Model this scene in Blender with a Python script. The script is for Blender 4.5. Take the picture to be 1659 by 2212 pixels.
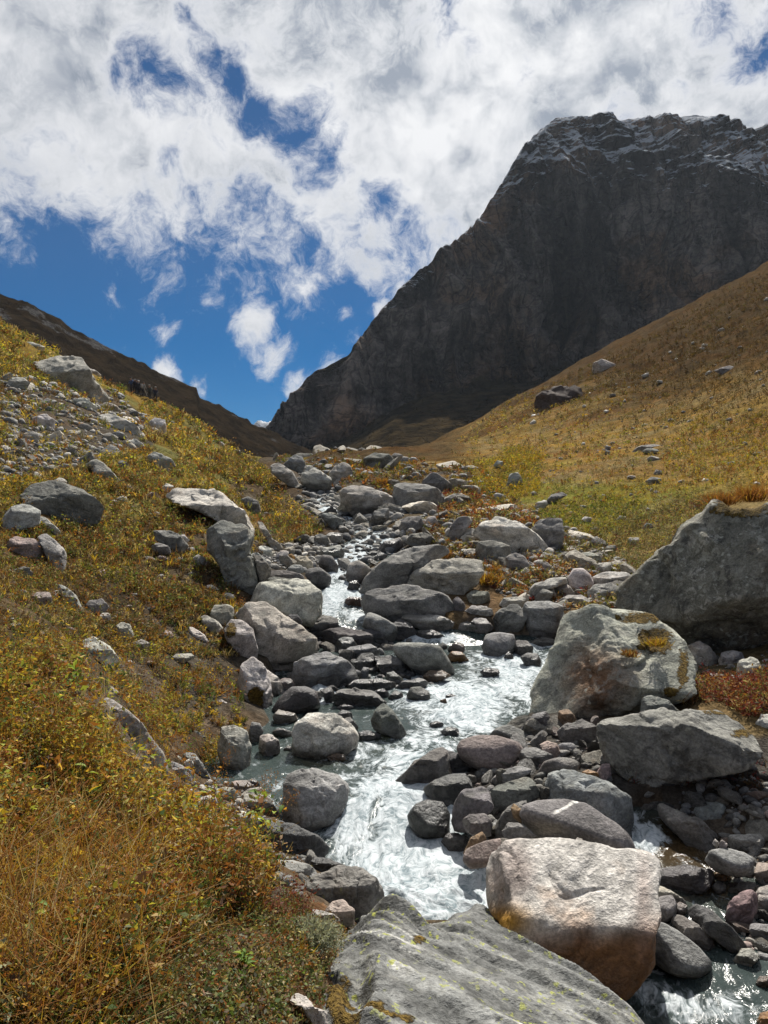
import bpy, bmesh, math, random
import numpy as np
from mathutils import Vector, Matrix

# ------------------------------------------------------------------ camera, sky, sun, exposure
for o in list(bpy.data.objects):
    bpy.data.objects.remove(o, do_unlink=True)
SC = bpy.context.scene
COL = SC.collection
PW = 1659.0                       # width of the picture grid the layout was measured on (focal length = width)
CU, CV = 829.5, 1106.0

cam_data = bpy.data.cameras.new('camera')
cam_data.sensor_fit = 'HORIZONTAL'; cam_data.sensor_width = 36.0; cam_data.lens = 36.0
cam_data.clip_start = 0.05; cam_data.clip_end = 20000
cam = bpy.data.objects.new('camera', cam_data); COL.objects.link(cam)
cam.location = (0, 0, 0); cam.rotation_euler = (math.radians(90), 0, 0)
SC.camera = cam
SC.render.resolution_x, SC.render.resolution_y = 768, 1024

SUN_EL, SUN_AZ = math.radians(50), math.radians(13)      # azimuth: to the right of the view axis (+y)
SUN_DIR = Vector((math.sin(SUN_AZ) * math.cos(SUN_EL), math.cos(SUN_AZ) * math.cos(SUN_EL), math.sin(SUN_EL)))
sun_data = bpy.data.lights.new('sun', 'SUN')
sun_data.energy = 5.0; sun_data.angle = math.radians(0.55); sun_data.color = (1.0, 0.95, 0.87)
sun = bpy.data.objects.new('sun', sun_data); COL.objects.link(sun)
sun.rotation_euler = SUN_DIR.to_track_quat('Z', 'Y').to_euler()
sun.location = (0, 0, 60)

SC.view_settings.view_transform = 'Standard'
SC.view_settings.look = 'None'
SC.view_settings.exposure = 0.58
SC.view_settings.gamma = 1.0
SC.view_settings.use_curve_mapping = False
SC.cycles.use_adaptive_sampling = True
SC.cycles.adaptive_threshold = 0.02
SC.cycles.max_bounces = 5
SC.cycles.diffuse_bounces = 2
SC.cycles.glossy_bounces = 2
SC.cycles.transmission_bounces = 4
SC.cycles.transparent_max_bounces = 6
SC.cycles.caustics_reflective = False
SC.cycles.caustics_refractive = False

def pix_dir(u, v):
    d = Vector(((u - CU) / PW, 1.0, (CV - v) / PW)); d.normalize(); return d

class NT:
    """small helper round a node tree"""
    def __init__(self, nt):
        self.nt = nt
        nt.nodes.clear()
    def n(self, typ, **kw):
        nd = self.nt.nodes.new(typ)
        for k, v in kw.items():
            if k.startswith('i_'):
                nd.inputs[k[2:].replace('_', ' ')].default_value = v
            else:
                setattr(nd, k, v)
        return nd
    def l(self, a, b):
        self.nt.links.new(a, b)
    def val(self, sock, v):
        if hasattr(v, 'is_linked') or isinstance(v, bpy.types.NodeSocket):
            self.l(v, sock)
        else:
            sock.default_value = v
    def math(self, op, a, b=None, c=None, clamp=False):
        nd = self.n('ShaderNodeMath', operation=op, use_clamp=clamp)
        self.val(nd.inputs[0], a)
        if b is not None: self.val(nd.inputs[1], b)
        if c is not None: self.val(nd.inputs[2], c)
        return nd.outputs[0]
    def vmath(self, op, a, b=None):
        nd = self.n('ShaderNodeVectorMath', operation=op)
        self.val(nd.inputs[0], a)
        if b is not None:
            if op == 'SCALE': self.val(nd.inputs['Scale'], b)
            else: self.val(nd.inputs[1], b)
        return nd.outputs['Value' if op in ('DOT_PRODUCT', 'DISTANCE', 'LENGTH') else 'Vector']
    def step(self, x, a, b, lo=0.0, hi=1.0, kind='SMOOTHSTEP'):
        nd = self.n('ShaderNodeMapRange', interpolation_type=kind)
        self.val(nd.inputs['Value'], x)
        self.val(nd.inputs['From Min'], a); self.val(nd.inputs['From Max'], b)
        self.val(nd.inputs['To Min'], lo); self.val(nd.inputs['To Max'], hi)
        return nd.outputs[0]
    def mix(self, fac, a, b, blend='MIX'):
        nd = self.n('ShaderNodeMix', data_type='RGBA', blend_type=blend)
        self.val(nd.inputs[0], fac)
        for s, v in ((nd.inputs[6], a), (nd.inputs[7], b)):
            if isinstance(v, tuple) and len(v) == 3: v = (*v, 1.0)
            self.val(s, v)
        return nd.outputs[2]
    def noise(self, vec, scale, detail=4.0, rough=0.55, dist=0.0, lac=2.0, out=0):
        nd = self.n('ShaderNodeTexNoise')
        if vec is not None: self.l(vec, nd.inputs['Vector'])
        nd.inputs['Scale'].default_value = scale; nd.inputs['Detail'].default_value = detail
        nd.inputs['Roughness'].default_value = rough; nd.inputs['Distortion'].default_value = dist
        nd.inputs['Lacunarity'].default_value = lac
        return nd.outputs[out]
    def attr(self, name, out='Fac', typ='GEOMETRY'):
        nd = self.n('ShaderNodeAttribute', attribute_name=name, attribute_type=typ)
        return nd.outputs[out]

world = bpy.data.worlds.new('World'); SC.world = world; world.use_nodes = True
def build_world():
    W = NT(world.node_tree)
    sky = W.n('ShaderNodeTexSky', sky_type='NISHITA')
    sky.sun_disc = False
    sky.sun_elevation = SUN_EL; sky.sun_rotation = SUN_AZ
    sky.altitude = 3600; sky.air_density = 1.0; sky.dust_density = 0.3; sky.ozone_density = 2.2
    tc = W.n('ShaderNodeTexCoord')
    d = W.vmath('NORMALIZE', tc.outputs['Generated'])
    # wander the look-up so cloud edges curl
    wob = W.noise(d, 6.5, 4.0, 0.6, out=1)
    dw = W.vmath('ADD', d, W.vmath('SCALE', W.vmath('SUBTRACT', wob, (0.5, 0.5, 0.5)), 0.085))
    # the bank of cloud: everything above a tilted great circle, thinning out again past the zenith
    a = pix_dir(-80, 590); b = pix_dir(900, 700)
    nrm = b.cross(a); nrm.normalize()
    if nrm.z < 0: nrm = -nrm
    s = W.vmath('DOT_PRODUCT', dw, tuple(nrm))
    cov = W.math('MULTIPLY', W.step(s, -0.06, 0.16, 0.0, 0.86), W.step(W.vmath('DOT_PRODUCT', d, (0, 1, 0)), -0.2, 0.35, 0.45, 1.0))
    def blob(u, v, r, st):
        c = pix_dir(u, v)
        return W.step(W.vmath('DISTANCE', dw, tuple(c)), 0.0, r / PW, st, 0.0, kind='LINEAR')
    puffs = [(538, 692, 70, .70), (600, 752, 64, .74), (655, 632, 55, .60), (375, 805, 60, .86), (440, 832, 42, .66), (800, 585, 110, .9),
             (228, 632, 55, .60), (372, 722, 44, .5), (440, 655, 40, .5), (738, 682, 40, .62), (765, 735, 45, .68), (812, 668, 50, .8),
             (655, 812, 60, .70), (718, 772, 45, .62), (75, 560, 60, .40), (860, 640, 80, .8)]
    gaps = [(345, 168, 92, .80), (262, 172, 60, .5), (480, 120, 85, .62), (515, 190, 74, .75), (570, 245, 80, .75), (655, 295, 90, .72), (710, 335, 65, .7),
            (548, 400, 60, .62), (420, 45, 80, .5), (560, 70, 75, .42), (965, 75, 95, .62), (1025, 100, 60, .55), (100, 520, 60, .35),
            (838, 440, 85, .72), (885, 500, 75, .62), (1650, 80, 95, .7), (1510, 0, 75, .55), (1325, 245, 60, .55), (630, 470, 66, .5), (680, 545, 60, .45),
            (690, 400, 60, .5), (345, 352, 36, .5), (130, 20, 60, .3), (1100, 130, 50, .3)]
    pos = None
    for p in puffs:
        x = blob(*p); pos = x if pos is None else W.math('MAXIMUM', pos, x)
    neg = None
    for p in gaps:
        x = blob(*p); neg = x if neg is None else W.math('MAXIMUM', neg, x)
    # cloud noise: broad billows plus wisps
    big = W.noise(dw, 5.0, 7.0, 0.6, 0.2)
    big2 = W.noise(W.vmath('ADD', dw, tuple(SUN_DIR * 0.045)), 5.0, 4.0, 0.6, 0.2)
    fine = W.noise(dw, 24.0, 7.0, 0.70, 0.2)
    dens = W.math('ADD', W.math('MAXIMUM', cov, pos), W.math('MULTIPLY', W.math('SUBTRACT', big, 0.5), 1.45))
    dens = W.math('ADD', dens, W.math('MULTIPLY', W.math('SUBTRACT', fine, 0.5), 1.5))
    dens = W.math('SUBTRACT', dens, W.math('MULTIPLY', neg, 0.86))
    alpha = W.step(dens, 0.20, 0.82)
    thick = W.step(dens, 0.45, 1.25)
    lit = W.step(W.math('SUBTRACT', big, big2), -0.12, 0.12)
    lit2 = W.noise(d, 8.0, 5.0, 0.6, 0.3)
    shade = W.math('MULTIPLY', thick, W.math('ADD', W.math('MULTIPLY', W.math('SUBTRACT', 1.0, lit), 0.8), W.step(lit2, 0.38, 0.66, -0.1, 0.6)), clamp=True)
    ccol = W.mix(shade, (10.4, 10.5, 10.7), (3.7, 4.2, 5.0))
    glow = W.math('POWER', W.math('MAXIMUM', W.vmath('DOT_PRODUCT', d, tuple(SUN_DIR)), 0.0), 10.0)
    ccol = W.mix(1.0, ccol, W.mix(glow, (0.94, 0.94, 0.95), (1.30, 1.28, 1.25)), 'MULTIPLY')
    # deeper, more saturated mountain blue
    hsv = W.n('ShaderNodeHueSaturation'); hsv.inputs['Saturation'].default_value = SKY_SAT; hsv.inputs['Value'].default_value = SKY_VAL
    W.l(sky.outputs[0], hsv.inputs['Color'])
    col = W.mix(alpha, hsv.outputs[0], ccol)
    bg = W.n('ShaderNodeBackground'); bg.inputs['Strength'].default_value = 0.053
    W.l(col, bg.inputs['Color'])
    out = W.n('ShaderNodeOutputWorld'); W.l(bg.outputs[0], out.inputs[0])
SKY_SAT, SKY_VAL = 1.5, 0.74
build_world()
world.cycles.sampling_method = 'MANUAL'
world.cycles.sample_map_resolution = 1024

# ------------------------------------------------------------------ numeric helpers
RNG = np.random.default_rng(11)

def _hash(ix, iy, iz, seed):
    h = (ix * 374761393 + iy * 668265263 + iz * 2246822519 + seed * 3266489917) & 0xFFFFFFFF
    h = ((h ^ (h >> 13)) * 1274126177) & 0xFFFFFFFF
    h = ((h ^ (h >> 16)) * 2654435761) & 0xFFFFFFFF
    return (h & 0xFFFFFF).astype(np.float32) / float(0x7FFFFF) - 1.0

def vnoise(p, seed=0):
    p = np.asarray(p, dtype=np.float64)
    f = np.floor(p); i = f.astype(np.int64); t = (p - f).astype(np.float32)
    t = t * t * t * (t * (t * 6 - 15) + 10)
    x, y, z = i[:, 0], i[:, 1], i[:, 2]
    tx, ty, tz = t[:, 0], t[:, 1], t[:, 2]
    def c(a, b, d): return _hash(x + a, y + b, z + d, seed)
    x00 = c(0, 0, 0) * (1 - tx) + c(1, 0, 0) * tx
    x10 = c(0, 1, 0) * (1 - tx) + c(1, 1, 0) * tx
    x01 = c(0, 0, 1) * (1 - tx) + c(1, 0, 1) * tx
    x11 = c(0, 1, 1) * (1 - tx) + c(1, 1, 1) * tx
    return (x00 * (1 - ty) + x10 * ty) * (1 - tz) + (x01 * (1 - ty) + x11 * ty) * tz

def fbm(p, octaves=4, seed=0, gain=0.5, lac=2.03, ridged=False):
    p = np.asarray(p, dtype=np.float64)
    out = np.zeros(len(p)); a = 1.0; tot = 0
    for o in range(octaves):
        n = vnoise(p, seed + o * 17)
        if ridged: n = 1 - 2 * np.abs(n)
        out += a * n; tot += a
        a *= gain; p = p * lac + 3.7
    return out / tot

def sstep(x, a, b):
    t = np.clip((x - a) / (b - a), 0, 1)
    return t * t * (3 - 2 * t)

def in_poly(u, v, poly):
    poly = np.asarray(poly, float); n = len(poly)
    inside = np.zeros(np.shape(u), bool)
    j = n - 1
    for i in range(n):
        xi, yi = poly[i]; xj, yj = poly[j]
        cond = ((yi > v) != (yj > v)) & (u < (xj - xi) * (v - yi) / (yj - yi + 1e-12) + xi)
        inside ^= cond
        j = i
    return inside

def poly_sd(px, py, poly):
    """signed distance to a polygon, positive inside"""
    poly = np.asarray(poly, float); n = len(poly)
    d = np.full(np.shape(px), 1e9)
    for i in range(n):
        ax, ay = poly[i]; bx, by = poly[(i + 1) % n]
        ex, ey = bx - ax, by - ay
        t = np.clip(((px - ax) * ex + (py - ay) * ey) / (ex * ex + ey * ey + 1e-12), 0, 1)
        d = np.minimum(d, np.hypot(px - ax - t * ex, py - ay - t * ey))
    return np.where(in_poly(px, py, poly), d, -d)

def make_mesh(name, verts, faces, smooth=True):
    verts = np.asarray(verts, np.float32); faces = np.asarray(faces, np.int32)
    me = bpy.data.meshes.new(name)
    k = faces.shape[1]
    me.vertices.add(len(verts)); me.vertices.foreach_set('co', verts.ravel())
    me.loops.add(faces.size); me.loops.foreach_set('vertex_index', faces.ravel())
    me.polygons.add(len(faces))
    me.polygons.foreach_set('loop_start', np.arange(0, faces.size, k, dtype=np.int32))
    me.polygons.foreach_set('loop_total', np.full(len(faces), k, np.int32))
    if smooth: me.polygons.foreach_set('use_smooth', np.ones(len(faces), bool))
    me.update(calc_edges=True)
    return me

def set_color(me, name, col):
    a = me.attributes.new(name, 'FLOAT_COLOR', 'POINT')
    c = np.ones((len(col), 4), np.float32); c[:, :3] = col
    a.data.foreach_set('color', c.ravel())

def set_float(me, name, val):
    a = me.attributes.new(name, 'FLOAT', 'POINT')
    a.data.foreach_set('value', np.ascontiguousarray(val, dtype=np.float32))

def grid_faces(nr, nc):
    i = np.arange(nr - 1)[:, None] * nc + np.arange(nc - 1)[None, :]
    i = i.ravel()
    return np.stack([i, i + 1, i + nc + 1, i + nc], 1)

def add_obj(name, me, mat=None, parent=None, loc=None, kind=None, label=None, cat=None, group=None):
    o = bpy.data.objects.new(name, me); COL.objects.link(o)
    if mat is not None and me is not None and len(me.materials) == 0: me.materials.append(mat)
    if parent is not None: o.parent = parent
    if loc is not None: o.location = loc
    tag(o, label, cat, group, kind)
    return o

def tag(o, label=None, cat=None, group=None, kind=None):
    if label: o['label'] = label
    if cat: o['category'] = cat
    if group: o['group'] = group
    if kind: o['kind'] = kind

# ------------------------------------------------------------------ materials
def new_mat(name):
    m = bpy.data.materials.new(name); m.use_nodes = True
    return m, NT(m.node_tree)

def out_bsdf(N, sock):
    o = N.n('ShaderNodeOutputMaterial'); N.l(sock, o.inputs['Surface'])

def mat_rock():
    m, N = new_mat('rock')
    tc = N.n('ShaderNodeTexCoord'); oi = N.n('ShaderNodeObjectInfo')
    p = N.vmath('ADD', tc.outputs['Object'], N.vmath('SCALE', (31.0, 17.0, 23.0), oi.outputs['Random']))
    rot = N.n('ShaderNodeVectorRotate', rotation_type='AXIS_ANGLE')
    N.l(p, rot.inputs['Vector']); rot.inputs['Axis'].default_value = (0.35, 0.8, 0.2)
    N.l(N.math('MULTIPLY_ADD', oi.outputs['Random'], 1.6, -0.5), rot.inputs['Angle'])
    # bedding: noise squeezed across the layers
    mp = N.n('ShaderNodeMapping'); mp.inputs['Scale'].default_value = (1.0, 1.0, 4.2)
    N.l(N.vmath('ADD', rot.outputs[0], N.vmath('SCALE', N.noise(p, 1.6, 3.0, out=1), 0.35)), mp.inputs['Vector'])
    strata = N.noise(mp.outputs[0], 1.9, 7.0, 0.66, 0.5)
    mid = N.noise(p, 3.4, 7.0, 0.66)
    grain = N.noise(p, 34.0, 3.0, 0.65)
    tint = N.attr('tint', 'Color')
    base = N.mix(1.0, tint, oi.outputs['Color'], 'MULTIPLY')
    k = N.math('ADD', N.step(strata, 0.34, 0.66, 0.76, 1.34), N.math('MULTIPLY', N.math('SUBTRACT', mid, 0.5), 1.5))
    k = N.math('MAXIMUM', N.math('MULTIPLY', k, N.step(grain, 0.3, 0.7, 0.72, 1.25)), 0.25)
    base = N.mix(1.0, base, N.n('ShaderNodeCombineColor').outputs[0] if False else N.vmath('SCALE', (1, 1, 1), k), 'MULTIPLY')
    # iron stain in patches
    rust = N.math('MULTIPLY', N.step(N.noise(p, 1.4, 4.0, 0.6), 0.56, 0.74, 0, 0.55), N.attr('stain'))
    base = N.mix(rust, base, N.mix(1.0, base, (1.25, 0.82, 0.52), 'MULTIPLY'))
    # pale crust lichen, many small rosettes
    vor = N.n('ShaderNodeTexVoronoi', feature='F1'); vor.inputs['Scale'].default_value = 9.0
    N.l(N.vmath('ADD', p, N.vmath('SCALE', N.noise(p, 14.0, 3.0, out=1), 0.10)), vor.inputs['Vector'])
    spot = N.step(vor.outputs['Distance'], 0.20, 0.32, 1.0, 0.0)
    spot = N.math('MULTIPLY', spot, N.step(N.noise(p, 2.2, 3.0), 0.44, 0.6))
    spot = N.math('MULTIPLY', spot, N.step(vor.outputs['Color'], 0.35, 0.5))
    lich = N.attr('lichen')
    crust = N.math('MULTIPLY', N.step(N.noise(p, 7.5, 7.0, 0.72, 0.6), 0.50, 0.58), N.step(N.noise(p, 1.3, 3.0, 0.6), 0.40, 0.58))
    base = N.mix(N.math('MULTIPLY', crust, N.math('MULTIPLY', lich, 0.75)), base, N.mix(N.step(mid, 0.4, 0.6), (0.30, 0.30, 0.255), (0.40, 0.385, 0.34)))
    soot = N.math('MULTIPLY', N.step(N.noise(p, 4.0, 7.0, 0.7, 0.4), 0.53, 0.62), N.math('MULTIPLY_ADD', lich, 0.4, 0.2))
    base = N.mix(soot, base, (0.045, 0.043, 0.042))
    base = N.mix(N.math('MULTIPLY', spot, N.math('MULTIPLY', lich, 0.8)), base, (0.36, 0.36, 0.31))
    # bright yellow-green map lichen
    vor2 = N.n('ShaderNodeTexVoronoi', feature='F1'); vor2.inputs['Scale'].default_value = 15.0
    N.l(N.vmath('ADD', p, N.vmath('SCALE', N.noise(p, 11.0, 4.0, out=1), 0.16)), vor2.inputs['Vector'])
    ysp = N.step(vor2.outputs['Distance'], 0.22, 0.33, 1.0, 0.0)
    ysp = N.math('MULTIPLY', ysp, N.step(N.noise(p, 2.6, 4.0, 0.6), 0.44, 0.54))
    ysp = N.math('MULTIPLY', ysp, N.step(grain, 0.36, 0.5))
    yl = N.attr('map_lichen')
    base = N.mix(N.math('MULTIPLY', ysp, N.math('MULTIPLY', yl, 0.85), clamp=True), base, (0.34, 0.36, 0.075))
    # moss cushions on the upper side
    moss = N.attr('moss')
    mossn = N.noise(p, 7.5, 6.0, 0.7)
    mo = N.step(N.math('ADD', moss, N.math('MULTIPLY', N.math('SUBTRACT', mossn, 0.5), 2.0)), 0.48, 0.66)
    mcol = N.mix(N.step(grain, 0.35, 0.65), (0.06, 0.038, 0.012), (0.19, 0.125, 0.03))
    base = N.mix(mo, base, mcol)
    wet = N.math('MINIMUM', N.attr('wet'), 1.0, clamp=True)
    wet = N.math('MULTIPLY', wet, N.math('SUBTRACT', 1.0, mo))
    wcol = N.mix(1.0, base, (0.36, 0.35, 0.34), 'MULTIPLY')
    base = N.mix(wet, base, wcol)
    bs = N.n('ShaderNodeBsdfPrincipled')
    N.l(base, bs.inputs['Base Color'])
    N.l(N.math('MULTIPLY_ADD', wet, -0.62, 0.84), bs.inputs['Roughness'])
    N.l(N.math('MULTIPLY_ADD', wet, 0.42, 0.10), bs.inputs['Specular IOR Level'])
    h = N.math('ADD', N.math('MULTIPLY', strata, 0.42), N.math('MULTIPLY', mid, 0.75))
    h = N.math('ADD', h, N.math('MULTIPLY', grain, 0.13))
    h = N.math('ADD', h, N.math('MULTIPLY', mo, N.math('MULTIPLY_ADD', grain, 0.5, 0.25)))
    bp = N.n('ShaderNodeBump'); bp.inputs['Strength'].default_value = 0.85; bp.inputs['Distance'].default_value = 0.11
    N.l(h, bp.inputs['Height']); N.l(bp.outputs[0], bs.inputs['Normal'])
    out_bsdf(N, bs.outputs[0])
    return m

def mat_ground():
    m, N = new_mat('soil and turf')
    tc = N.n('ShaderNodeTexCoord'); p = tc.outputs['Object']
    n1 = N.noise(p, 0.9, 8.0, 0.68); n2 = N.noise(p, 7.0, 6.0, 0.65); n3 = N.noise(p, 45.0, 3.0, 0.6)
    k = N.math('MULTIPLY', N.step(n1, 0.28, 0.72, 0.62, 1.4), N.step(n2, 0.28, 0.72, 0.55, 1.42))
    k = N.math('MULTIPLY', k, N.step(n3, 0.3, 0.7, 0.75, 1.25))
    base = N.mix(1.0, N.attr('tint', 'Color'), N.vmath('SCALE', (1, 1, 1), k), 'MULTIPLY')
    warm = N.step(N.noise(p, 0.35, 5.0, 0.6), 0.40, 0.62)
    base = N.mix(N.math('MULTIPLY', warm, 0.5), base, N.mix(1.0, base, (1.25, 0.9, 0.6), 'MULTIPLY'))
    bs = N.n('ShaderNodeBsdfPrincipled'); N.l(base, bs.inputs['Base Color']); bs.inputs['Roughness'].default_value = 0.95
    bs.inputs['Specular IOR Level'].default_value = 0.0
    bp = N.n('ShaderNodeBump'); bp.inputs['Strength'].default_value = 0.9; bp.inputs['Distance'].default_value = 0.25
    N.l(N.math('ADD', N.math('MULTIPLY', n1, 0.6), N.math('MULTIPLY', n2, 0.4)), bp.inputs['Height'])
    N.l(bp.outputs[0], bs.inputs['Normal'])
    out_bsdf(N, bs.outputs[0])
    return m

def mat_leaf():
    m, N = new_mat('autumn leaves')
    c = N.attr('tint', 'Color')
    df = N.n('ShaderNodeBsdfDiffuse'); N.l(c, df.inputs['Color'])
    tr = N.n('ShaderNodeBsdfTranslucent')
    N.l(N.mix(1.0, c, (1.15, 1.1, 0.7), 'MULTIPLY'), tr.inputs['Color'])
    mx = N.n('ShaderNodeMixShader'); mx.inputs[0].default_value = 0.42
    N.l(df.outputs[0], mx.inputs[1]); N.l(tr.outputs[0], mx.inputs[2])
    gl = N.n('ShaderNodeBsdfGlossy'); gl.inputs['Roughness'].default_value = 0.6; gl.inputs['Color'].default_value = (1, 1, 1, 1)
    m2 = N.n('ShaderNodeMixShader'); m2.inputs[0].default_value = 0.012
    N.l(mx.outputs[0], m2.inputs[1]); N.l(gl.outputs[0], m2.inputs[2])
    out_bsdf(N, m2.outputs[0])
    return m

def mat_cliff():
    m, N = new_mat('mountain rock and snow')
    tc = N.n('ShaderNodeTexCoord'); geo = N.n('ShaderNodeNewGeometry')
    p = tc.outputs['Object']
    pw = N.vmath('ADD', p, N.vmath('SCALE', N.noise(p, 0.03, 4.0, 0.6, out=1), 14.0))
    mp = N.n('ShaderNodeMapping'); mp.inputs['Scale'].default_value = (1.0, 1.0, 3.2); mp.inputs['Rotation'].default_value = (0.0, 0.26, 0.0)
    N.l(pw, mp.inputs['Vector'])
    strata = N.noise(mp.outputs[0], 0.045, 9.0, 0.70)
    mv = N.n('ShaderNodeMapping'); mv.inputs['Scale'].default_value = (1.0, 1.0, 0.20); N.l(pw, mv.inputs['Vector'])
    vert = N.noise(mv.outputs[0], 0.075, 9.0, 0.70)
    blot = N.noise(p, 0.012, 6.0, 0.6)
    vo = N.n('ShaderNodeTexVoronoi', feature='DISTANCE_TO_EDGE'); vo.inputs['Scale'].default_value = 0.085; N.l(mv.outputs[0], vo.inputs['Vector'])
    crack = N.step(vo.outputs['Distance'], 0.0, 0.07, 1.0, 0.0)
    vo2 = N.n('ShaderNodeTexVoronoi', feature='DISTANCE_TO_EDGE'); vo2.inputs['Scale'].default_value = 0.05; N.l(mp.outputs[0], vo2.inputs['Vector'])
    crack2 = N.step(vo2.outputs['Distance'], 0.0, 0.06, 1.0, 0.0)
    grit = N.noise(pw, 0.45, 6.0, 0.7)
    k = N.math('ADD', N.math('MULTIPLY', vert, 0.55), N.math('ADD', N.math('MULTIPLY', strata, 0.25), N.math('MULTIPLY', grit, 0.35)))
    rock = N.mix(N.step(k, 0.46, 0.70), (0.030, 0.027, 0.026), (0.21, 0.19, 0.175))
    tone = N.noise(mv.outputs[0], 0.022, 6.0, 0.64)
    rock = N.mix(1.0, rock, N.vmath('SCALE', (1.05, 0.98, 0.92), N.step(tone, 0.38, 0.60, 0.30, 1.55)), 'MULTIPLY')
    rock = N.mix(N.step(blot, 0.44, 0.60, 0.0, 0.8), rock, N.mix(1.0, rock, (1.35, 0.92, 0.60), 'MULTIPLY'))
    rock = N.mix(N.math('MULTIPLY', N.math('MAXIMUM', crack, N.math('MULTIPLY', crack2, 0.6)), 0.55), rock, (0.014, 0.013, 0.013))
    veg = N.attr('veg')
    vegm = N.step(N.math('ADD', veg, N.math('MULTIPLY', N.math('SUBTRACT', N.noise(p, 0.05, 6.0, 0.65), 0.5), 1.3)), 0.45, 0.62)
    vcol = N.mix(N.step(N.noise(p, 0.10, 7.0, 0.68), 0.35, 0.65), (0.016, 0.013, 0.008), (0.065, 0.047, 0.024))  # brown apron plants, darkened so the colour carries cloud shade
    col = N.mix(vegm, rock, vcol)
    # snow lies in thin streaks on the ledges high up
    sep = N.n('ShaderNodeSeparateXYZ'); N.l(geo.outputs['Normal'], sep.inputs[0])
    ms = N.n('ShaderNodeMapping'); ms.inputs['Scale'].default_value = (1.0, 1.0, 5.0); ms.inputs['Rotation'].default_value = (0.0, 0.26, 0.0); N.l(pw, ms.inputs['Vector'])
    streak = N.noise(ms.outputs[0], 0.11, 8.0, 0.72)
    up = N.math('ADD', N.math('MULTIPLY', sep.outputs['Z'], 0.75), N.math('MULTIPLY', N.math('SUBTRACT', streak, 0.5), 3.0))
    snow = N.step(N.math('ADD', up, N.math('MULTIPLY', N.attr('snow'), 0.72)), 0.88, 1.20, 0.0, 0.9)
    snow = N.math('MULTIPLY', snow, N.step(N.attr('snow'), 0.02, 0.35))
    col = N.mix(snow, col, (0.70, 0.73, 0.78))
    bs = N.n('ShaderNodeBsdfPrincipled'); N.l(col, bs.inputs['Base Color']); bs.inputs['Roughness'].default_value = 0.9
    bs.inputs['Specular IOR Level'].default_value = 0.0
    bp = N.n('ShaderNodeBump'); bp.inputs['Strength'].default_value = 1.0; bp.inputs['Distance'].default_value = 9.0
    h = N.math('ADD', N.math('MULTIPLY', k, 1.1), N.math('MULTIPLY', N.math('ADD', crack, crack2), -0.22))
    N.l(h, bp.inputs['Height']); N.l(bp.outputs[0], bs.inputs['Normal'])
    out_bsdf(N, bs.outputs[0])
    return m

def mat_water():
    m, N = new_mat('stream water')
    tc = N.n('ShaderNodeTexCoord'); p = tc.outputs['Object']
    mp = N.n('ShaderNodeMapping'); mp.inputs['Scale'].default_value = (1.0, 0.6, 1.0); N.l(N.vmath('ADD', p, N.vmath('SCALE', N.noise(p, 1.1, 3.0, out=1), 0.9)), mp.inputs['Vector'])
    f1 = N.noise(mp.outputs[0], 4.2, 7.0, 0.66, 0.9)
    f2 = N.noise(mp.outputs[0], 17.0, 5.0, 0.65, 0.6)
    foam = N.attr('foam')
    f = N.math('ADD', foam, N.math('MULTIPLY', N.math('SUBTRACT', f1, 0.5), 1.7))
    f = N.math('ADD', f, N.math('MULTIPLY', N.math('SUBTRACT', f2, 0.5), 0.9))
    fm = N.step(f, 0.18, 0.70)
    # clear water: fresnel gloss over a tinted see-through body
    rip = N.noise(mp.outputs[0], 9.0, 5.0, 0.6, 0.5)
    bp = N.n('ShaderNodeBump'); bp.inputs['Strength'].default_value = 0.45; bp.inputs['Distance'].default_value = 0.04
    N.l(rip, bp.inputs['Height'])
    tr = N.n('ShaderNodeBsdfTransparent')
    N.l(N.mix(N.attr('brown'), (0.50, 0.60, 0.56), (0.62, 0.45, 0.24)), tr.inputs['Color'])
    body = N.n('ShaderNodeBsdfDiffuse')
    N.l(N.mix(N.attr('brown'), (0.085, 0.115, 0.11), (0.10, 0.065, 0.03)), body.inputs['Color'])
    m1 = N.n('ShaderNodeMixShader'); m1.inputs[0].default_value = 0.48
    N.l(tr.outputs[0], m1.inputs[1]); N.l(body.outputs[0], m1.inputs[2])
    gl = N.n('ShaderNodeBsdfGlossy'); gl.inputs['Roughness'].default_value = 0.13; gl.inputs['Color'].default_value = (0.5, 0.5, 0.5, 1); N.l(bp.outputs[0], gl.inputs['Normal'])
    fr = N.n('ShaderNodeFresnel'); fr.inputs['IOR'].default_value = 1.33; N.l(bp.outputs[0], fr.inputs['Normal'])
    m2 = N.n('ShaderNodeMixShader'); N.l(fr.outputs[0], m2.inputs[0])
    N.l(m1.outputs[0], m2.inputs[1]); N.l(gl.outputs[0], m2.inputs[2])
    # foam
    fb = N.n('ShaderNodeBsdfPrincipled'); fb.inputs['Roughness'].default_value = 0.8; fb.inputs['Specular IOR Level'].default_value = 0.1
    N.l(N.mix(N.step(N.math('ADD', N.math('MULTIPLY', f2, 0.6), N.math('MULTIPLY', f1, 0.4)), 0.35, 0.61), (0.15, 0.20, 0.22), (0.57, 0.61, 0.63)), fb.inputs['Base Color'])
    b2 = N.n('ShaderNodeBump'); b2.inputs['Strength'].default_value = 0.55; b2.inputs['Distance'].default_value = 0.07
    N.l(N.math('ADD', f1, N.math('MULTIPLY', f2, 0.5)), b2.inputs['Height']); N.l(b2.outputs[0], fb.inputs['Normal'])
    m3 = N.n('ShaderNodeMixShader'); N.l(fm, m3.inputs[0])
    N.l(m2.outputs[0], m3.inputs[1]); N.l(fb.outputs[0], m3.inputs[2])
    out_bsdf(N, m3.outputs[0])
    return m

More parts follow.
